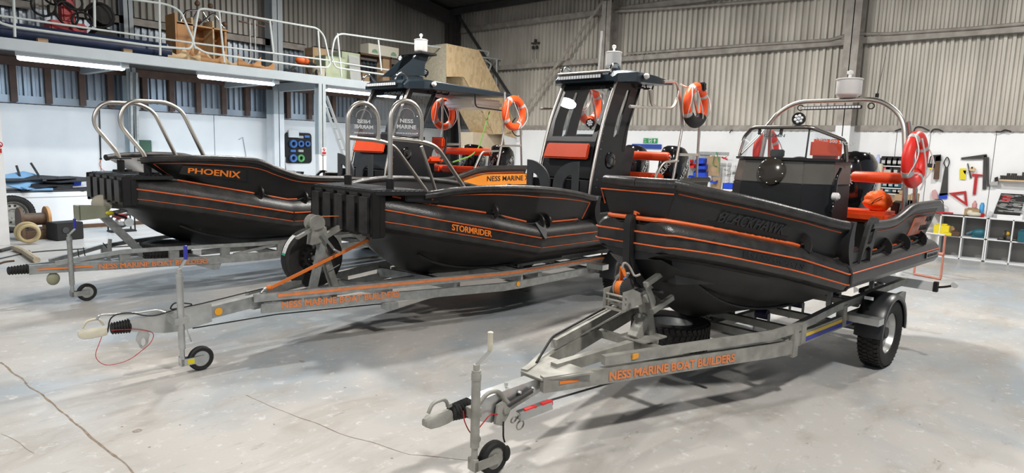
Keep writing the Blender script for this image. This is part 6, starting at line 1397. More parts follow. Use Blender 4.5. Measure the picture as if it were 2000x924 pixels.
# rack with boxes right of the cabinets
a, b = pY(702, 102, 15.7), pY(765, 102, 15.7); t = T_('storage_rack', 'brown two-tier storage rack right of the green cabinets', 'rack', (a.x, 15.7, ZM)); w = b.x - a.x; hh = a.z - ZM
G().bb((0, 0, hh - .05), (w, .5, hh)).bb((0, 0, .02), (w, .5, .05)).build('rack_shelf', DARKWOOD, t)
for x in (.02, w - .02):
    for y in (.02, .48): G().bb((x - .02, y - .02, 0), (x + .02, y + .02, hh)).build('rack_post', DARKWOOD, t)
mz_box(708, 138, 722, 15.75, 'parcel', CARD, 'small cardboard box on the bottom tier of the brown rack', 'box', .3, zbase=ZM + .05)
mz_box(748, 112, 762, 15.75, 'parcel', CARD, 'tall cardboard box at the right end of the brown rack', 'box', .3, zbase=ZM + .05)
a, b = pY(720, 90, 15.7), pY(779, 108, 15.7)
t = T_('drawer_box', 'long pale box with two green half-moon marks on top of the brown rack', 'box', (a.x, 15.7, ZM + hh)); w2 = pY(779, 98, 15.7).x - a.x
G().bb((0, 0, 0), (w2, .4, .30)).build('box_body', mat('pale_beige', (.62, .60, .50), .5), t, bevel=.005)
for u in (.2, .82): G().prism([V(w2 * u + .11 * math.cos(q), -.004, .05 + .11 * math.sin(q)) for q in [PI * k / 10 for k in range(11)]], (0, .004, 0)).build('half_moon_mark', mat('dull_green', (.20, .33, .24), .5), t)
mz_box(807, 122, 828, 15.4, 'machine_box', CREAM, 'cream box partly hidden behind the radar mast', 'box', .4)
# ---- OSB stair enclosure
YS = 14.15
t = T_('stair_enclosure', 'pale chipboard stair enclosure at the right end of the mezzanine', 'stair enclosure', pY(872, 160, YS))
o = t.location.copy()
def S(px, py, y=YS): return pY(px, py, y) - o
bk = pX(827, 88, pY(872, 85, YS).x)
G().prism([S(872, 85), S(935, 98), S(972, 170), S(1010, 245), S(998, 262), S(964, 262), S(944, 222), S(905, 150), S(872, 150)], (0, .02, 0)).build('side_panel', OSB, t, smooth=False)
cx0 = pY(872, 85, YS).x; zA = pY(872, 85, YS).z; zB = pY(872, 160, YS).z
G().add([V(cx0, YS, zA) - o, V(cx0, bk.y, zA) - o, V(cx0, bk.y, zB - .2) - o, V(cx0, YS, zB - .2) - o] + [V(cx0 + .02, YS, zA) - o, V(cx0 + .02, bk.y, zA) - o, V(cx0 + .02, bk.y, zB - .2) - o, V(cx0 + .02, YS, zB - .2) - o], [(0, 1, 2, 3), (7, 6, 5, 4), (0, 4, 5, 1), (3, 2, 6, 7)]).build('end_panel', mat('grey_chipboard', (.46, .42, .32), .7, var=.2, vscale=14), t, smooth=False)
d = V(0, 1.0, 0)
G().prism([S(905, 150), S(944, 222), S(964, 262), S(964, 262) + d, S(944, 222) + d, S(905, 150) + d], (.02, 0, -.01)).build('stair_soffit', OSB, t, smooth=False)
G().prism([S(1011, 192), S(1026, 192), S(1062, 252), S(1090, 310), S(1090, 372), S(985, 372), S(985, 262), S(1012, 250)], (0, .02, 0)).build('lower_panel', OSB, t, smooth=False)
G().bb(S(924, 262, YS + .3) + V(0, 0, -.9), S(990, 262, YS + .3) + V(0, .6, 0)).build('stair_base', mat('pale_pine_board', (.66, .55, .40), .6, var=.1), t, smooth=False)
G().prism([S(984, 264, YS - .05), S(1012, 272, YS - .05), S(1022, 372, YS - .05), S(998, 372, YS - .05)], (0, .01, 0)).build('white_board', WHITE, t)
tubes(t, 'stair_handrail', [[S(935, 98, 14.9), S(955, 101, 14.9), S(952, 110, 14.9)], [S(940, 112, 14.9), S(986, 117, 14.9), S(990, 122, 14.9)], [S(970, 116, 14.9), S(970, 166, 14.9)], [S(948, 117, 14.9), S(960, 126, 14.9), S(954, 140, 14.9)]], .03, .1, RAILGREY)
# bicycle hung by its wheel
c = pY(1040, 262, YS - .25); t = T_('bicycle', 'grey bicycle hung upright on the chipboard stair side', 'bicycle', c); o = c.copy()
def Q(px, py): return pY(px, py, YS - .25) - o
G().torus(Q(1012, 248), (.1, 1, 0), .30, .018, 40, 8).build('bicycle_tyre', RUBBER, t); G().torus(Q(1046, 318), (.1, 1, 0), .30, .018, 40, 8).build('bicycle_tyre', RUBBER, t)
G().tube([Q(1034, 250), Q(1032, 296)], .022, 8).tube([Q(1036, 246), Q(1052, 272)], .018, 8).tube([Q(1032, 296), Q(1048, 286)], .02, 8).tube([Q(1032, 296), Q(1046, 318)], .014, 8).tube([Q(1012, 248), Q(1036, 248)], .014, 8).build('bicycle_frame', mat('silver_frame_paint', (.55, .58, .60), .3), t)
G().tube(fillet([Q(1036, 222), Q(1034, 235), Q(1044, 240), Q(1052, 238)], .05), .015, 8).tube(fillet([Q(1042, 218), Q(1040, 232), Q(1046, 240)], .05), .015, 8).ball(Q(1048, 239), .05, 8).build('handlebar', RUBBER, t)
# green strap of the far boat
a, b, c = FB1.w(*FB1.lat(956, 218, -.4)), FB1.w(*FB1.lat(935, 290, -.4)), FB1.w(*FB1.lat(884, 317, -.4)); b2_ = FB1.w(*FB1.lat(920, 305, -.4))
t = T_('lashing_strap', 'green lashing strap hanging from the roof of the farthest boat to its bench', 'strap', a); P = [V(0, 0, 0), b - a, b2_ - a, c - a]
G().tube(fillet(P, .3), .016, 8, flat=.3).build('webbing', mat('lime_webbing', (.16, .36, .07), .7), t)
# ================================================================ against the back wall
XI = XW - .03
def wx(px0, py0, px1, py1, th, name, m, label, cat, X=XI, bev=.004, group=None, parent=None):
    a, b = pX(px0, py0, X), pX(px1, py1, X); c = (a + b) / 2
    return solo(G().bb((X - th, b.y, b.z), (X, a.y, a.z)), name, m, label, cat, group, off=V(X, c.y, c.z), bevel=bev)
a, b = pX(1257, 270, XI), pX(1284, 280, XI); c = (a + b) / 2; t = T_('exit_sign', 'green fire exit sign with running figure high on the white back wall', 'sign', c); w, h = a.y - b.y, a.z - b.z
G().bb((-.01, -w / 2, -h / 2), (0, w / 2, h / 2)).build('sign_plate', GREENP, t)
text('sign_lettering', 'Fire', WHITE, t, (-.012, w * .46, .01), (0, -1, 0), (0, 0, 1), height=h * .26, depth=.001); text('sign_lettering', 'exit', WHITE, t, (-.012, w * .46, -h * .36), (0, -1, 0), (0, 0, 1), height=h * .26, depth=.001)
G().ringprism([V(-.012, s_ * w * .11, z) for s_, z in ((1, -h * .42), (1, h * .42), (-1, h * .42), (-1, -h * .42))], [V(-.012, s_ * w * .085, z) for s_, z in ((1, -h * .36), (1, h * .36), (-1, h * .36), (-1, -h * .36))], (.004, 0, 0)).prism([V(-.013, .0, h * .2), V(-.013, -.02, h * .02), V(-.013, .03, -h * .35), V(-.013, .02, 0)], (.002, 0, 0)).prism([V(-.013, -w * .28, -h * .38), V(-.013, -w * .34, -h * .38), V(-.013, -w * .34, h * .1), V(-.013, -w * .42, h * .02), V(-.013, -w * .31, h * .4), V(-.013, -w * .20, h * .02), V(-.013, -w * .28, h * .1)], (.002, 0, 0)).build('sign_symbol', WHITE, t)
wx(1236, 281, 1292, 291, .05, 'blue_board', mat('royal_blue_board', (.015, .06, .35), .5), 'royal blue board on the back wall below the exit sign', 'board')
# parts-bin rack
X2 = XW - .45
a, b = pX(1335, 299, X2), pX(1383, 392, X2); c = V(X2, (a.y + b.y) / 2, 0); w = a.y - b.y
t = T_('bin_rack', 'white louvred rack holding red and blue parts bins on the back wall', 'rack', c)
G().bb((0, -w / 2, .02), (.04, w / 2, a.z)).build('back_panel', GALV, t)
for s_ in (-1, 1): G().bb((-.02, s_ * w / 2 - .03, 0), (.06, s_ * w / 2 + .03, a.z)).build('rack_post', WHITE, t)
def bin_(px, py, m, s_, label):
    q = pX(px, py, X2); g = G(); w_, h_, d_ = s_, s_ * .55, .2
    g.loft([[V(-d_, -w_ / 2, 0), V(-d_, w_ / 2, 0), V(0, w_ / 2, 0), V(0, -w_ / 2, 0)], [V(-d_, -w_ / 2, h_ * .55), V(-d_, w_ / 2, h_ * .55), V(0, w_ / 2, h_), V(0, -w_ / 2, h_)]], True, False).add([V(-d_, -w_ / 2, 0), V(-d_, w_ / 2, 0), V(0, w_ / 2, 0), V(0, -w_ / 2, 0)], [(0, 1, 2, 3)])
    o_ = g.build('parts_bin', m, bevel=0); o_.location = q + V(-.01, 0, -h_ / 2); tag(o_, label, 'bin', 'parts bins on the rack')
REDB = mat('red_bin_plastic', (.6, .02, .02), .4)
bin_(1349, 315, REDB, .16, 'smaller red parts bin on the wall rack'); bin_(1355, 324, REDB, .2, 'larger red parts bin below the smaller red one'); bin_(1372, 314, BLUEP, .24, 'topmost blue parts bin on the wall rack'); bin_(1375, 325, BLUEP, .24, 'blue parts bin in the middle of the rack'); bin_(1372, 338, BLUEP, .34, 'widest blue parts bin low on the rack'); bin_(1352, 345, BLUEP, .12, 'small blue parts bin beside the stern rail of the middle boat')
bin_(1398, 354, BLUEP, .14, 'small blue parts bin under the chipboard pin board')
wx(1382, 305, 1405, 344, .03, 'pin_board', CARD, 'brown chipboard pin board right of the parts bins', 'board', X2)
wx(1393, 346, 1407, 378, .04, 'backing_strip', CARD, 'brown upright board standing below the pin board', 'board', X2)
wx(1366, 296, 1424, 304, .03, 'rail_strip', GALV, 'pale blue grey strip along the top of the bin rack', 'strip', X2 - .01)
for P, lab in (([(1395, 303), (1392, 322), (1400, 325)], 'short green strap hanging on the pin board'), ([(1399, 297), (1406, 320), (1404, 336)], 'longer green strap hanging beside the pin board')):
    pts = [pX(x, y, X2 - .06) for x, y in P]; solo(G().tube(fillet(pts, .2), .022, 6, flat=.4), 'green_strap', mat('green_webbing', (.08, .35, .12), .7), lab, 'strap', 'green straps on the pin board', off=pts[0])
q = pX(1413, 309, X2 - .05); solo(G().tube([q + V(0, .05, .02), q + V(0, -.02, 0), q + V(0, -.1, -.03)], .02, 6).tube([q + V(0, 0, -.02), q + V(0, -.08, .04)], .012, 6), 'red_clip', REDP, 'small red clip at the top of the wire rack', 'clip', off=q)
# tall wire rack with small hooks
a, b = pX(1411, 300, X2), pX(1420, 392, X2); t = T_('wire_rack', 'tall narrow white wire rack right of the brown pin board', 'rack', V(X2, b.y, 0))
for s_ in (-.07, .07): G().cyl((0, s_, 0), (0, s_, a.z), .012, 8).build('rack_post', WHITE, t)
for k in range(14): G().cyl((0, -.07, .2 + k * .13), (-.02, .07, .2 + k * .13), .006, 6).build('rack_wire', RETRO, t)
wx(1418, 334, 1428, 341, .08, 'wall_socket', WHITEP, 'white double socket on the back wall above the blue crates', 'socket', bev=.01)
pts = [pX(1428, 337, XI), pX(1462, 337, XI)]; solo(G().tube([p + V(-.04, 0, 0) for p in pts], .02, 8), 'conduit', GALV, 'grey conduit running right from the white double socket', 'conduit', off=pts[0] + V(-.04, 0, 0))
# bench with crates
X3 = 15.2
a, b = pX(1414, 369, X3), pX(1475, 369, X3); t = T_('steel_bench', 'white steel bench behind the nearest boat carrying blue crates', 'bench', V(X3 + .3, (a.y + b.y) / 2, 0)); w = a.y - b.y
G().bb((-.35, -w / 2, a.z - .04), (.35, w / 2, a.z)).build('bench_top', WHITEP, t, bevel=.004); G().bb((-.30, -w / 2 + .1, a.z - .3), (.3, w / 2 - .3, a.z - .06)).build('bench_shelf', GALV, t)
for x in (-.3, .3):
    for y in (-w / 2 + .04, w / 2 - .04): G().bb((x - .02, y - .02, 0), (x + .02, y + .02, a.z - .04)).build('leg', GALV, t)
for px, lab, s_ in ((1428, 'open blue crate on the left of the white steel bench', .34), (1446, 'open blue crate on the right of the white steel bench', .30)):
    q = pX(px, 368, X3 + .1); h_ = .14; o_ = G().bb((-.16, -s_ / 2, 0), (.16, s_ / 2, .01)).bb((-.16, -s_ / 2, 0), (-.15, s_ / 2, h_)).bb((.15, -s_ / 2, 0), (.16, s_ / 2, h_)).bb((-.16, -s_ / 2, 0), (.16, -s_ / 2 + .01, h_)).bb((-.16, s_ / 2 - .01, 0), (.16, s_ / 2, h_)).build('crate', BLUEP); o_.location = V(X3 + .15, q.y, a.z + .001); tag(o_, lab, 'crate', 'blue crates on the bench')
wx(1444, 345, 1458, 366, .25, 'grey_case', MIDGREY, 'dark grey case standing against the back wall behind the crates', 'case')
# monitor terminal
XM = XW - .30
a, b = pX(1672, 318, XM), pX(1718, 376, XM); c = (a + b) / 2; w, h = a.y - b.y, a.z - b.z
t = T_('test_terminal', 'cream terminal with grey screen on the back wall behind the orange leaning bar', 'monitor', V(XM, c.y, b.z - .3)); o = t.location
G().bb((0, -w / 2, 0), (.25, w / 2, h + .3)).build('terminal_case', CREAM, t, bevel=.015); G().bb((-.012, -w / 2 + .1, h + .3 - .40), (.0, w / 2 - .12, h + .3 - .07)).build('screen', SCREEN, t, bevel=.003)
P = [pX(x, y, XW - .1) for x, y in ((1653, 303), (1660, 297), (1675, 295), (1687, 303), (1691, 318))]; solo(G().tube(fillet(P, .2), .010, 6), 'black_cable', RUBBER, 'black cable looping over the cream terminal', 'cable', off=P[0])
q = pX(1697, 312, XM + .1); solo(G().lathe([(.04, 0), (.05, .08), (.02, .2), (.012, .24)], V(q.x, q.y, a.z), n=12), 'small_funnel', MIDGREY, 'small dark cone standing on the cream terminal', 'funnel', off=V(q.x, q.y, a.z))
q = pX(1715, 310, XM + .1); solo(G().lathe([(.05, 0), (.05, .1), (.025, .15), (.025, .2)], V(q.x, q.y, a.z), n=14), 'spray_bottle', mat('blue_white_bottle', (.45, .5, .75), .4), 'small blue and white bottle on the cream terminal', 'bottle', off=V(q.x, q.y, a.z))
# charger shelves
for py, lab in ((323, 'top'), (341, 'second'), (365, 'third'), (376, 'bottom')):
    a, b = pX(1716, py, XI), pX(1764, py, XI); solo(G().bb((XI - .2, b.y, a.z - .02), (XI, a.y, a.z)), 'wall_shelf', WHITE, 'white wall shelf for battery packs, %s of the four' % lab, 'shelf', 'battery shelves', off=V(XI, (a.y + b.y) / 2, a.z))
REDBAT = mat('pink_red_pack', (.75, .12, .14), .4)
def pack(px, py, m, lab, w=.17, h=.20):
    z = {323: pX(1740, 323, XI).z, 341: pX(1740, 341, XI).z, 365: pX(1740, 365, XI).z, 376: pX(1740, 376, XI).z}[py]; q = pX(px, py - 6, XI - .1)
    t = T_('battery_pack', lab, 'battery', V(XI - .1, q.y, z + .001), 'battery packs on the wall shelves')
    G().bb((-.08, -w / 2, 0), (.08, w / 2, h * .8)).bb((-.05, -w * .35, h * .75), (.06, w * .35, h)).build('pack_body', m, t, bevel=.012); G().bb((-.085, -.03, h * .2), (-.079, .04, h * .55)).build('pack_label', RETRO, t)
for px, py, m, lab in ((1727, 323, RUBBER, 'black battery pack, first on the top shelf'), (1738, 323, RUBBER, 'black battery pack with red label, second on the top shelf'), (1749, 323, RUBBER, 'black battery pack, third on the top shelf'), (1759, 323, RUBBER, 'black battery pack, last on the top shelf beside the arch'),
                       (1731, 341, REDBAT, 'red battery pack, first on the second shelf'), (1738, 341, RUBBER, 'black battery pack, left on the second shelf'), (1751, 341, RUBBER, 'black battery pack, right on the second shelf'),
                       (1730, 365, TEAL, 'teal battery pack, first on the third shelf'), (1741, 365, TEAL, 'teal battery pack, middle of the third shelf'), (1753, 365, TEAL, 'teal battery pack, last on the third shelf'),
                       (1722, 376, REDP, 'dark red battery pack, first on the bottom shelf'), (1734, 376, TEAL, 'teal battery pack, second on the bottom shelf'), (1749, 376, RUBBER, 'black battery pack, third on the bottom shelf'), (1759, 376, RUBBER, 'black battery pack, last on the bottom shelf')):
    pack(px, py, m, lab, h=.12 if py in (365, 376) else .20)
# workbench behind the rail with tools
a, b = pX(1700, 403, 16.2), pX(1800, 403, 16.2); t = T_('workbench', 'pine topped workbench cluttered with tools behind the nearest boat', 'workbench', V(16.45, (a.y + b.y) / 2, 0)); w = a.y - b.y
G().bb((-.33, -w / 2, a.z - .05), (.3, w / 2, a.z)).build('bench_top', PINE, t); G().bb((-.25, -w / 2 + .1, .3), (.25, w / 2 - .1, .33)).build('bench_shelf', PINE, t)
for x in (-.28, .26):
    for y in (-w / 2 + .05, w / 2 - .05): G().bb((x - .03, y - .03, 0), (x + .03, y + .03, a.z - .05)).build('leg', PINE, t)
zb = a.z
for px, w_, h_, m, nm, lab in ((1762, .3, .30, CARD, 'timber_block', 'brown block at the left of the pine workbench'), (1750, .2, .12, YELLOWP, 'yellow_tool', 'yellow and black tool on the pine workbench'), (1772, .22, .10, DARKSTEEL, 'small_vice', 'dark steel vice on the pine workbench'), (1785, .14, .34, CARD, 'timber_block', 'upright brown block at the right of the pine workbench'), (1778, .16, .2, MIDGREY, 'grey_tool', 'grey tool standing on the pine workbench'), (1757, .4, .05, DARKSTEEL, 'steel_bar', 'flat dark bar lying on the pine workbench')):
    q = pX(px, 395, 16.3); solo(G().bb((16.25, q.y - w_ / 2, zb + .001), (16.45, q.y + w_ / 2, zb + h_)).bb((16.28, q.y - w_ / 4, zb + h_), (16.4, q.y + w_ / 4, zb + h_ * 1.3)), nm, m, lab, 'tool', off=V(16.35, q.y, zb), bevel=.01)
# tools hung on the wall
def hang(name, m, label, cat, polys, th=.02, X=XI - .01, extra=None):
    q = pX(*polys[0][0], X); t = T_(name, label, cat, q)
    for i, (P) in enumerate(polys):
        mm = m[i] if isinstance(m, list) else m
        G().prism([pX(x, y, X) - q for x, y in P], (-th, 0, 0)).build('blade' if i == 0 else 'handle', mm, t, smooth=False)
    return t, q
t, q = hang('power_tool', [DARKWOOD, RUBBER], 'brown and black power tool hanging left of the hand saw', 'tool', [[(1829, 306), (1838, 304), (1834, 350), (1824, 350)], [(1824, 303), (1838, 302), (1839, 314), (1826, 315)]], .08)
t, q = hang('ear_defenders', [RUBBER, YELLOWP], 'black and yellow ear defenders hanging left of the power tool', 'ear defenders', [[(1812, 319), (1826, 320), (1826, 328), (1813, 327)], [(1815, 327), (1825, 325), (1824, 330), (1817, 331)]], .08)
G().tube(fillet([pX(x, y, XI - .05) - q for x, y in ((1815, 320), (1818, 305), (1826, 303), (1827, 318))], .1), .012, 6).build('headband', RUBBER, t)
t, q = hang('hand_saw', [DARKSTEEL, BLUEP], 'hand saw with blue handle hung blade up on the back wall', 'saw', [[(1846, 325), (1852, 327), (1851, 380), (1835, 383)], [(1834, 378), (1851, 377), (1850, 388), (1834, 388)]], .015)
G().tube(fillet([pX(x, y, XI - .03) - q for x, y in ((1847, 327), (1843, 319), (1850, 304), (1855, 317), (1851, 327))], .1), .010, 6).build('hanging_loop', RUBBER, t)
t, q = hang('pink_mask', mat('pink_rubber', (.60, .35, .36), .5), 'dull pink mask hanging left of the blue saw handle', 'mask', [[(1821, 372), (1827, 370), (1831, 378), (1831, 388), (1824, 389), (1820, 382)]], .05)
hang('paper_booklet', [YELLOWP, RUBBER], 'yellow packet with a black picture on the back wall', 'packet', [[(1875, 329), (1887, 329), (1886, 351), (1875, 350)], [(1881, 333), (1887, 333), (1886, 341), (1883, 338)]], .012)
hang('steel_ruler', DARKSTEEL, 'short dark steel ruler hanging beside the yellow packet', 'ruler', [[(1889, 319), (1891, 319), (1898, 348), (1895, 349)]], .01)
t, q = hang('wood_plane', [PINE, ALU], 'small wooden hand plane hung right of the steel ruler', 'plane', [[(1893, 330), (1900, 325), (1906, 330), (1904, 335), (1894, 333)], [(1897, 328), (1899, 325), (1901, 328), (1899, 330)]], .06)
hang('t_square', REDP, 'red T square hanging on the back wall', 't square', [[(1899, 339), (1919, 341), (1920, 344), (1898, 344)], [(1904, 344), (1910, 344), (1906, 380), (1900, 380)]], .02)
o, i_ = [pX(x, y, XI) for x, y in ((1853, 377), (1887, 373), (1890, 403))], [pX(x, y, XI) for x, y in ((1864, 380), (1883, 378), (1885, 395))]
solo(G().ringprism(o, i_, (-.03, 0, 0)), 'set_square', REDP, 'red triangular set square on the back wall', 'set square', off=o[0], smooth=False)
hang('framing_square', DARKSTEEL, 'outer dark steel framing square hanging on the back wall', 'framing square', [[(1877, 308), (1927, 301), (1928, 306), (1878, 312)], [(1921, 304), (1928, 304), (1926, 370), (1919, 370)]], .012)
hang('framing_square', DARKSTEEL, 'inner dark steel framing square hung across the larger one', 'framing square', [[(1884, 307), (1922, 305), (1922, 310), (1884, 311)], [(1927, 307), (1932, 307), (1932, 364), (1928, 365)]], .012, XI - .03)
t, q = hang('wall_lamp', [RUBBER, ALU], 'small black and silver clamp lamp below the framing squares', 'lamp', [[(1943, 347), (1949, 345), (1950, 354), (1943, 355)], [(1934, 356), (1950, 354), (1949, 362), (1934, 362)]], .08)
# socket rail shelf
a, b = pX(1952, 350, XI), pX(2012, 355, XI); t = T_('tool_shelf', 'pine shelf with sockets standing along it near the right edge', 'shelf', V(XI, (a.y + b.y) / 2, a.z)); w = a.y - b.y
G().bb((-.16, -w / 2, -.03), (0, w / 2, 0)).build('shelf_board', PINE, t)
random.seed(2); n = 13
for k in range(n):
    y = w / 2 - .04 - (w - .08) * k / (n - 1); h_ = random.choice((.08, .09, .13, .16)); q = V(XI - .08, (a.y + b.y) / 2 + y, a.z + .001)
    solo(G().lathe([(.025, 0), (.025, h_ * .6), (.032, h_ * .62), (.032, h_)], q, n=10), 'socket_bit', DARKSTEEL, 'dark steel socket in the row on the pine shelf', 'socket bit', 'sockets on the pine shelf', off=q)
# cubby units
XC = 16.3; yj = pX(1930, 430, XC).y
def cubby(y0, y1, label):
    t = T_('cubby_shelf', label, 'shelf unit', V(XC + .22, (y0 + y1) / 2, 0), 'white cubby shelves'); w = abs(y1 - y0); o = -w / 2; D = .22
    for z in (0.0, .45, .88): G().bb((-D, o, z), (D, -o, z + .022)).build('shelf_board', WHITE, t)
    for y in (o + .011, 0, -o - .011): G().bb((-D, y - .011, 0), (D, y + .011, .90)).build('upright', WHITE, t)
    G().bb((D - .01, o, 0), (D, -o, .90)).build('back_panel', mat('grey_backboard', (.22, .215, .205), .6), t)
    return t
w1 = pX(1836, 430, XC).y - yj
cubby(yj + .005, yj + w1, 'white four-compartment cubby shelf left of the tool case'); cubby(yj - .005, yj - w1, 'white four-compartment cubby shelf under the tool case'); cubby(yj - w1 - .01, yj - 2 * w1, 'white cubby shelf at the right edge beyond the one under the tool case')
def put(px, z, w_, h_, m, nm, lab, cat, g=None, x=XC + .1, d=.18):
    q = pX(px, 460, x); q.z = z + .001
    if g is None: g = G().bb((-d / 2, -w_ / 2, 0), (d / 2, w_ / 2, h_)).bb((-d / 3, -w_ / 3, h_), (d / 3, w_ / 3, h_ * 1.15))
    o_ = g.build(nm, m, bevel=.008); o_.location = q; return tag(o_, lab, cat)
put(1838, .472, .28, .20, YELLOWP, 'yellow_case', 'taller yellow case in the upper left cubby', 'case'); put(1850, .472, .16, .06, YELLOWP, 'yellow_case', 'flat yellow case beside the taller one in the cubby', 'case', x=XC + .02)
put(1866, .472, .16, .10, DARKWOOD, 'brown_box', 'small brown box in the upper left cubby', 'box', x=XC + .05); put(1857, .472, .12, .16, CARD, 'brown_box', 'small brown carton behind the flat yellow case', 'box', x=XC + .22)
TG = G().ball((0, 0, .10), .12, 12, (.8, 1.1, .75)).bb((-.05, -.12, 0), (.05, .12, .06)).cyl((0, .1, .12), (0, .22, .05), .03, 8)
put(1912, .472, .3, .2, TEAL, 'power_drill', 'teal power tool in the second upper cubby', 'power tool', TG)
t = T_('circular_saw', 'black and yellow circular saw in the cubby under the tool case', 'power tool', V(XC + .1, pX(1962, 470, XC + .1).y, .473)); G().lathe([(.1, -.02), (.1, .02)], (0, 0, .10), (0, 1, 0), 20).bb((-.1, -.1, 0), (.1, .12, .015)).build('saw_guard', RUBBER, t); G().ball((0, -.02, .13), .06, 10, (1.4, .9, .8)).build('yellow_motor', mat('saw_yellow', (.6, .35, .02), .5), t)
t = T_('steel_rods', 'dark bars lying in the cubby under the tool case', 'bar', V(XC + .1, pX(1985, 470, XC).y, .473)); G().bb((-.06, -.3, 0), (.0, .3, .025)).build('bar', DARKSTEEL, t); G().bb((.03, -.25, 0), (.08, .28, .03)).build('bar', ALU, t)
put(1997, .472, .14, .22, TEAL, 'power_drill', 'teal power tool cut by the right edge of the photo', 'power tool', x=XC + .05)
# things on top of the cubbies
zt2 = .903
put(1843, zt2, .22, .08, REDP, 'red_clamp', 'red clamp on the left end of the cubby top', 'clamp', G().bb((-.04, -.12, 0), (.04, .12, .05)).cyl((0, -.1, .03), (0, .3, .03), .012, 8), x=XC + .12)
put(1865, zt2, .3, .03, DARKSTEEL, 'long_spanner', 'long dark spanner on the cubby top', 'spanner', G().bb((-.02, -.22, 0), (.02, .22, .02)).lathe([(.04, 0), (.04, .02)], (0, .22, 0), n=12), x=XC + .08)
put(1893, zt2, .26, .15, CARD, 'cardboard_box', 'small open cardboard box on the cubby top', 'box', x=XC + .2); put(1896, zt2 + .175, .1, .12, mat('pale_pink_bottle', (.6, .3, .3), .4), 'plastic_bottle', 'pink and blue bottle standing on the cardboard box', 'bottle', G().lathe([(.045, 0), (.045, .09), (.02, .12), (.02, .15)], n=14), x=XC + .2)
put(1911, zt2, .1, .25, BLUEP, 'spray_can', 'light blue spray can on the cubby top', 'spray can', G().lathe([(.042, 0), (.042, .24), (.03, .26), (.03, .29), (.001, .29)], n=16), x=XC + .22).data.materials[0] = mat('sky_blue_can', (.05, .30, .62), .35)
put(1898, zt2, .2, .1, CREAM, 'crumpled_rag', 'crumpled pale rag on the cubby top', 'rag', G().ball((0, 0, .05), .1, 10, (1, 1.3, .5)).ball((.02, .08, .07), .06, 8), x=XC + .06)
put(1913, zt2, .1, .1, REDP, 'tape_roll', 'dark red tape roll lying on the cubby top', 'tape roll', G().lathe([(.045, -.03), (.045, .03), (.02, .03), (.02, -.03)], (0, 0, .046), (1, .4, 0), 18), x=XC + .06)
q = pX(1825, 410, 16.6); t = T_('toolbag', 'dark tool bag at the left end of the cubby top', 'bag', V(16.6, pX(1832, 410, 16.6).y, zt2)); G().loft([[V(-.1, -.12, 0), V(.1, -.12, 0), V(.1, .12, 0), V(-.1, .12, 0)], [V(-.03, -.09, .22), V(.03, -.09, .22), V(.03, .09, .22), V(-.03, .09, .22)]], True, True).build('bag_body', MIDGREY, t, bevel=.01); G().torus((0, 0, .22), (1, 0, 0), .08, .01, 20, 6, a0=-PI / 2, a1=PI / 2).build('bag_handle', RUBBER, t)
# tool case propped open
a, b, c_, d_ = [pX(x, y, XC + .35) for x, y in ((1955, 380), (2004, 382), (1992, 418), (1940, 414))]
t = T_('tool_case', 'open black tool case full of tools propped on a white stand', 'tool case', V(XC + .2, (a.y + b.y) / 2, zt2)); o = t.location; y0, y1 = a.y - o.y, b.y - o.y; zz = a.z - zt2
G().loft([[V(-.16, y0, .0), V(-.16, y1, .0), V(.18, y1, 0), V(.18, y0, 0)], [V(-.16, y0, .07), V(-.16, y1, .07), V(.18, y1, zz * .8), V(.18, y0, zz * .8)]], True, True).build('white_stand', WHITE, t)
P0, P1, P2, P3 = V(-.15, y0 + .06, .09), V(-.15, y1 + .04, .09), V(.14, y1 + .0, zz), V(.14, y0 - .0, zz)
G().prism([P0, P1, P2, P3], (-.02, 0, .03)).build('case_tray', RUBBER, t); g, g2 = G(), G(); random.seed(9)
for k in range(46):
    u, v_ = random.uniform(.05, .95), random.uniform(.06, .94); p = P0.lerp(P1, u).lerp(P3.lerp(P2, u), v_) + V(-.022, 0, .033); L_ = random.uniform(.04, .12)
    g.bar(p + V(0, -L_, 0), p + V(0, L_ * .6, .005), .012, .012)
for k in range(8): u = .1 + .04 * k; p = P0.lerp(P1, .12).lerp(P3.lerp(P2, .12), .6 + .04 * k) + V(-.024, 0, .034); g2.bar(p, p + V(0, -.14, .0), .014, .012)
g.build('spanner_rows', ZINC, t, smooth=False); g2.build('red_tools', REDP, t, smooth=False)
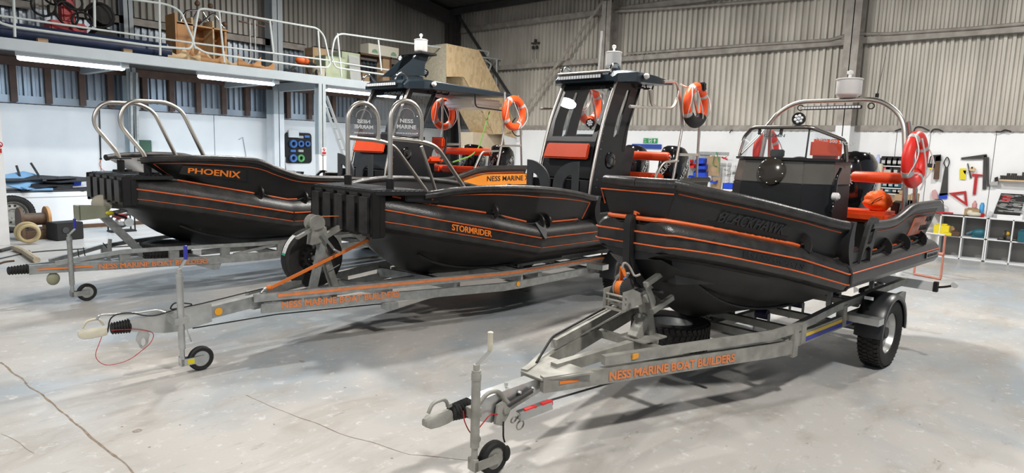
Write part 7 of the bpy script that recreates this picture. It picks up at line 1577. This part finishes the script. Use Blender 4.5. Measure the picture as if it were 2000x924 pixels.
# copper coloured trestle behind the nearest boat
XT = 11.2
a, b, c_, d_ = [pZ(x, y, 0) for x, y in ((1784, 535), (1838, 546), (1790, 520), (1832, 520))]
t = T_('trestle_frame', 'copper coloured tubular trestle on the floor behind the stern of the nearest boat', 'trestle', pZ(1812, 541, 0)); o = t.location
A, B_ = pZ(1785, 535, 0.02) - o, pZ(1837, 545, 0.02) - o; hgt = 1.0; q = B_ + V(0, 0, .02); 
COP = mat('copper_paint', (.50, .20, .14), .45, var=.25)
up = on_plane(1845, 462, o + B_, CF).z; 
for p in (A, B_): G().tube([p, p + V(.12, .02, up)], .018, 8).build('leg', COP, t)
G().tube([A, B_], .02, 8).tube([A + V(.05, 0, .42), B_ + V(.05, 0, .42)], .03, 8).build('cross_tube', COP, t); G().tube([A + V(.12, .02, up), B_ + V(.12, .02, up)], .016, 8).build('top_tube', RETRO, t)
q = pZ(1755, 537, 0); solo(G().lathe([(.05, 0), (.055, .08), (.05, .09), (.001, .09)], q, n=16), 'white_pot', WHITEP, 'small white pot on the floor beyond the stern of the nearest boat', 'pot', off=q)
# hanging bracket and black pulley on the corrugated wall
q = pX(1045, 84, XW - .12); t = T_('pulley_bracket', 'dark bracket with two hanging pulleys on the corrugated back wall', 'bracket', q)
G().bb((-.02, -.15, -.02), (.1, .15, .02)).bb((-.02, -.02, 0), (.1, .02, .12)).build('bracket_bar', DARKSTEEL, t)
for y in (-.08, .07): G().lathe([(.06, -.02), (.06, .02)], (0, y, -.14), (0, 1, 0), 16).cyl((0, y, 0), (0, y, -.5), .008, 6).build('pulley', DARKSTEEL, t)
# cables over the top of the white boarding
for P, lab in (([(1748, 256), (1760, 251), (1775, 253), (1782, 260)], 'black cable looping over the boarding left of the life ring'), ([(1783, 262), (1788, 248), (1798, 247), (1815, 255)], 'black cable looping over the boarding behind the life ring'), ([(1818, 260), (1822, 252), (1833, 252), (1842, 257)], 'short black cable loop right of the life ring'), ([(1945, 257), (1955, 258), (1962, 253), (1975, 257)], 'short black cable loop near the right edge of the boarding'), ([(1425, 260), (1428, 254), (1431, 254)], 'tiny black hook on top of the boarding behind the middle boat')):
    pts = [pX(x, y, XW - .09) for x, y in P]; solo(G().tube(fillet(pts, .15), .012, 6), 'black_cable', RUBBER, lab, 'cable', 'cables over the wall boarding', off=pts[0])
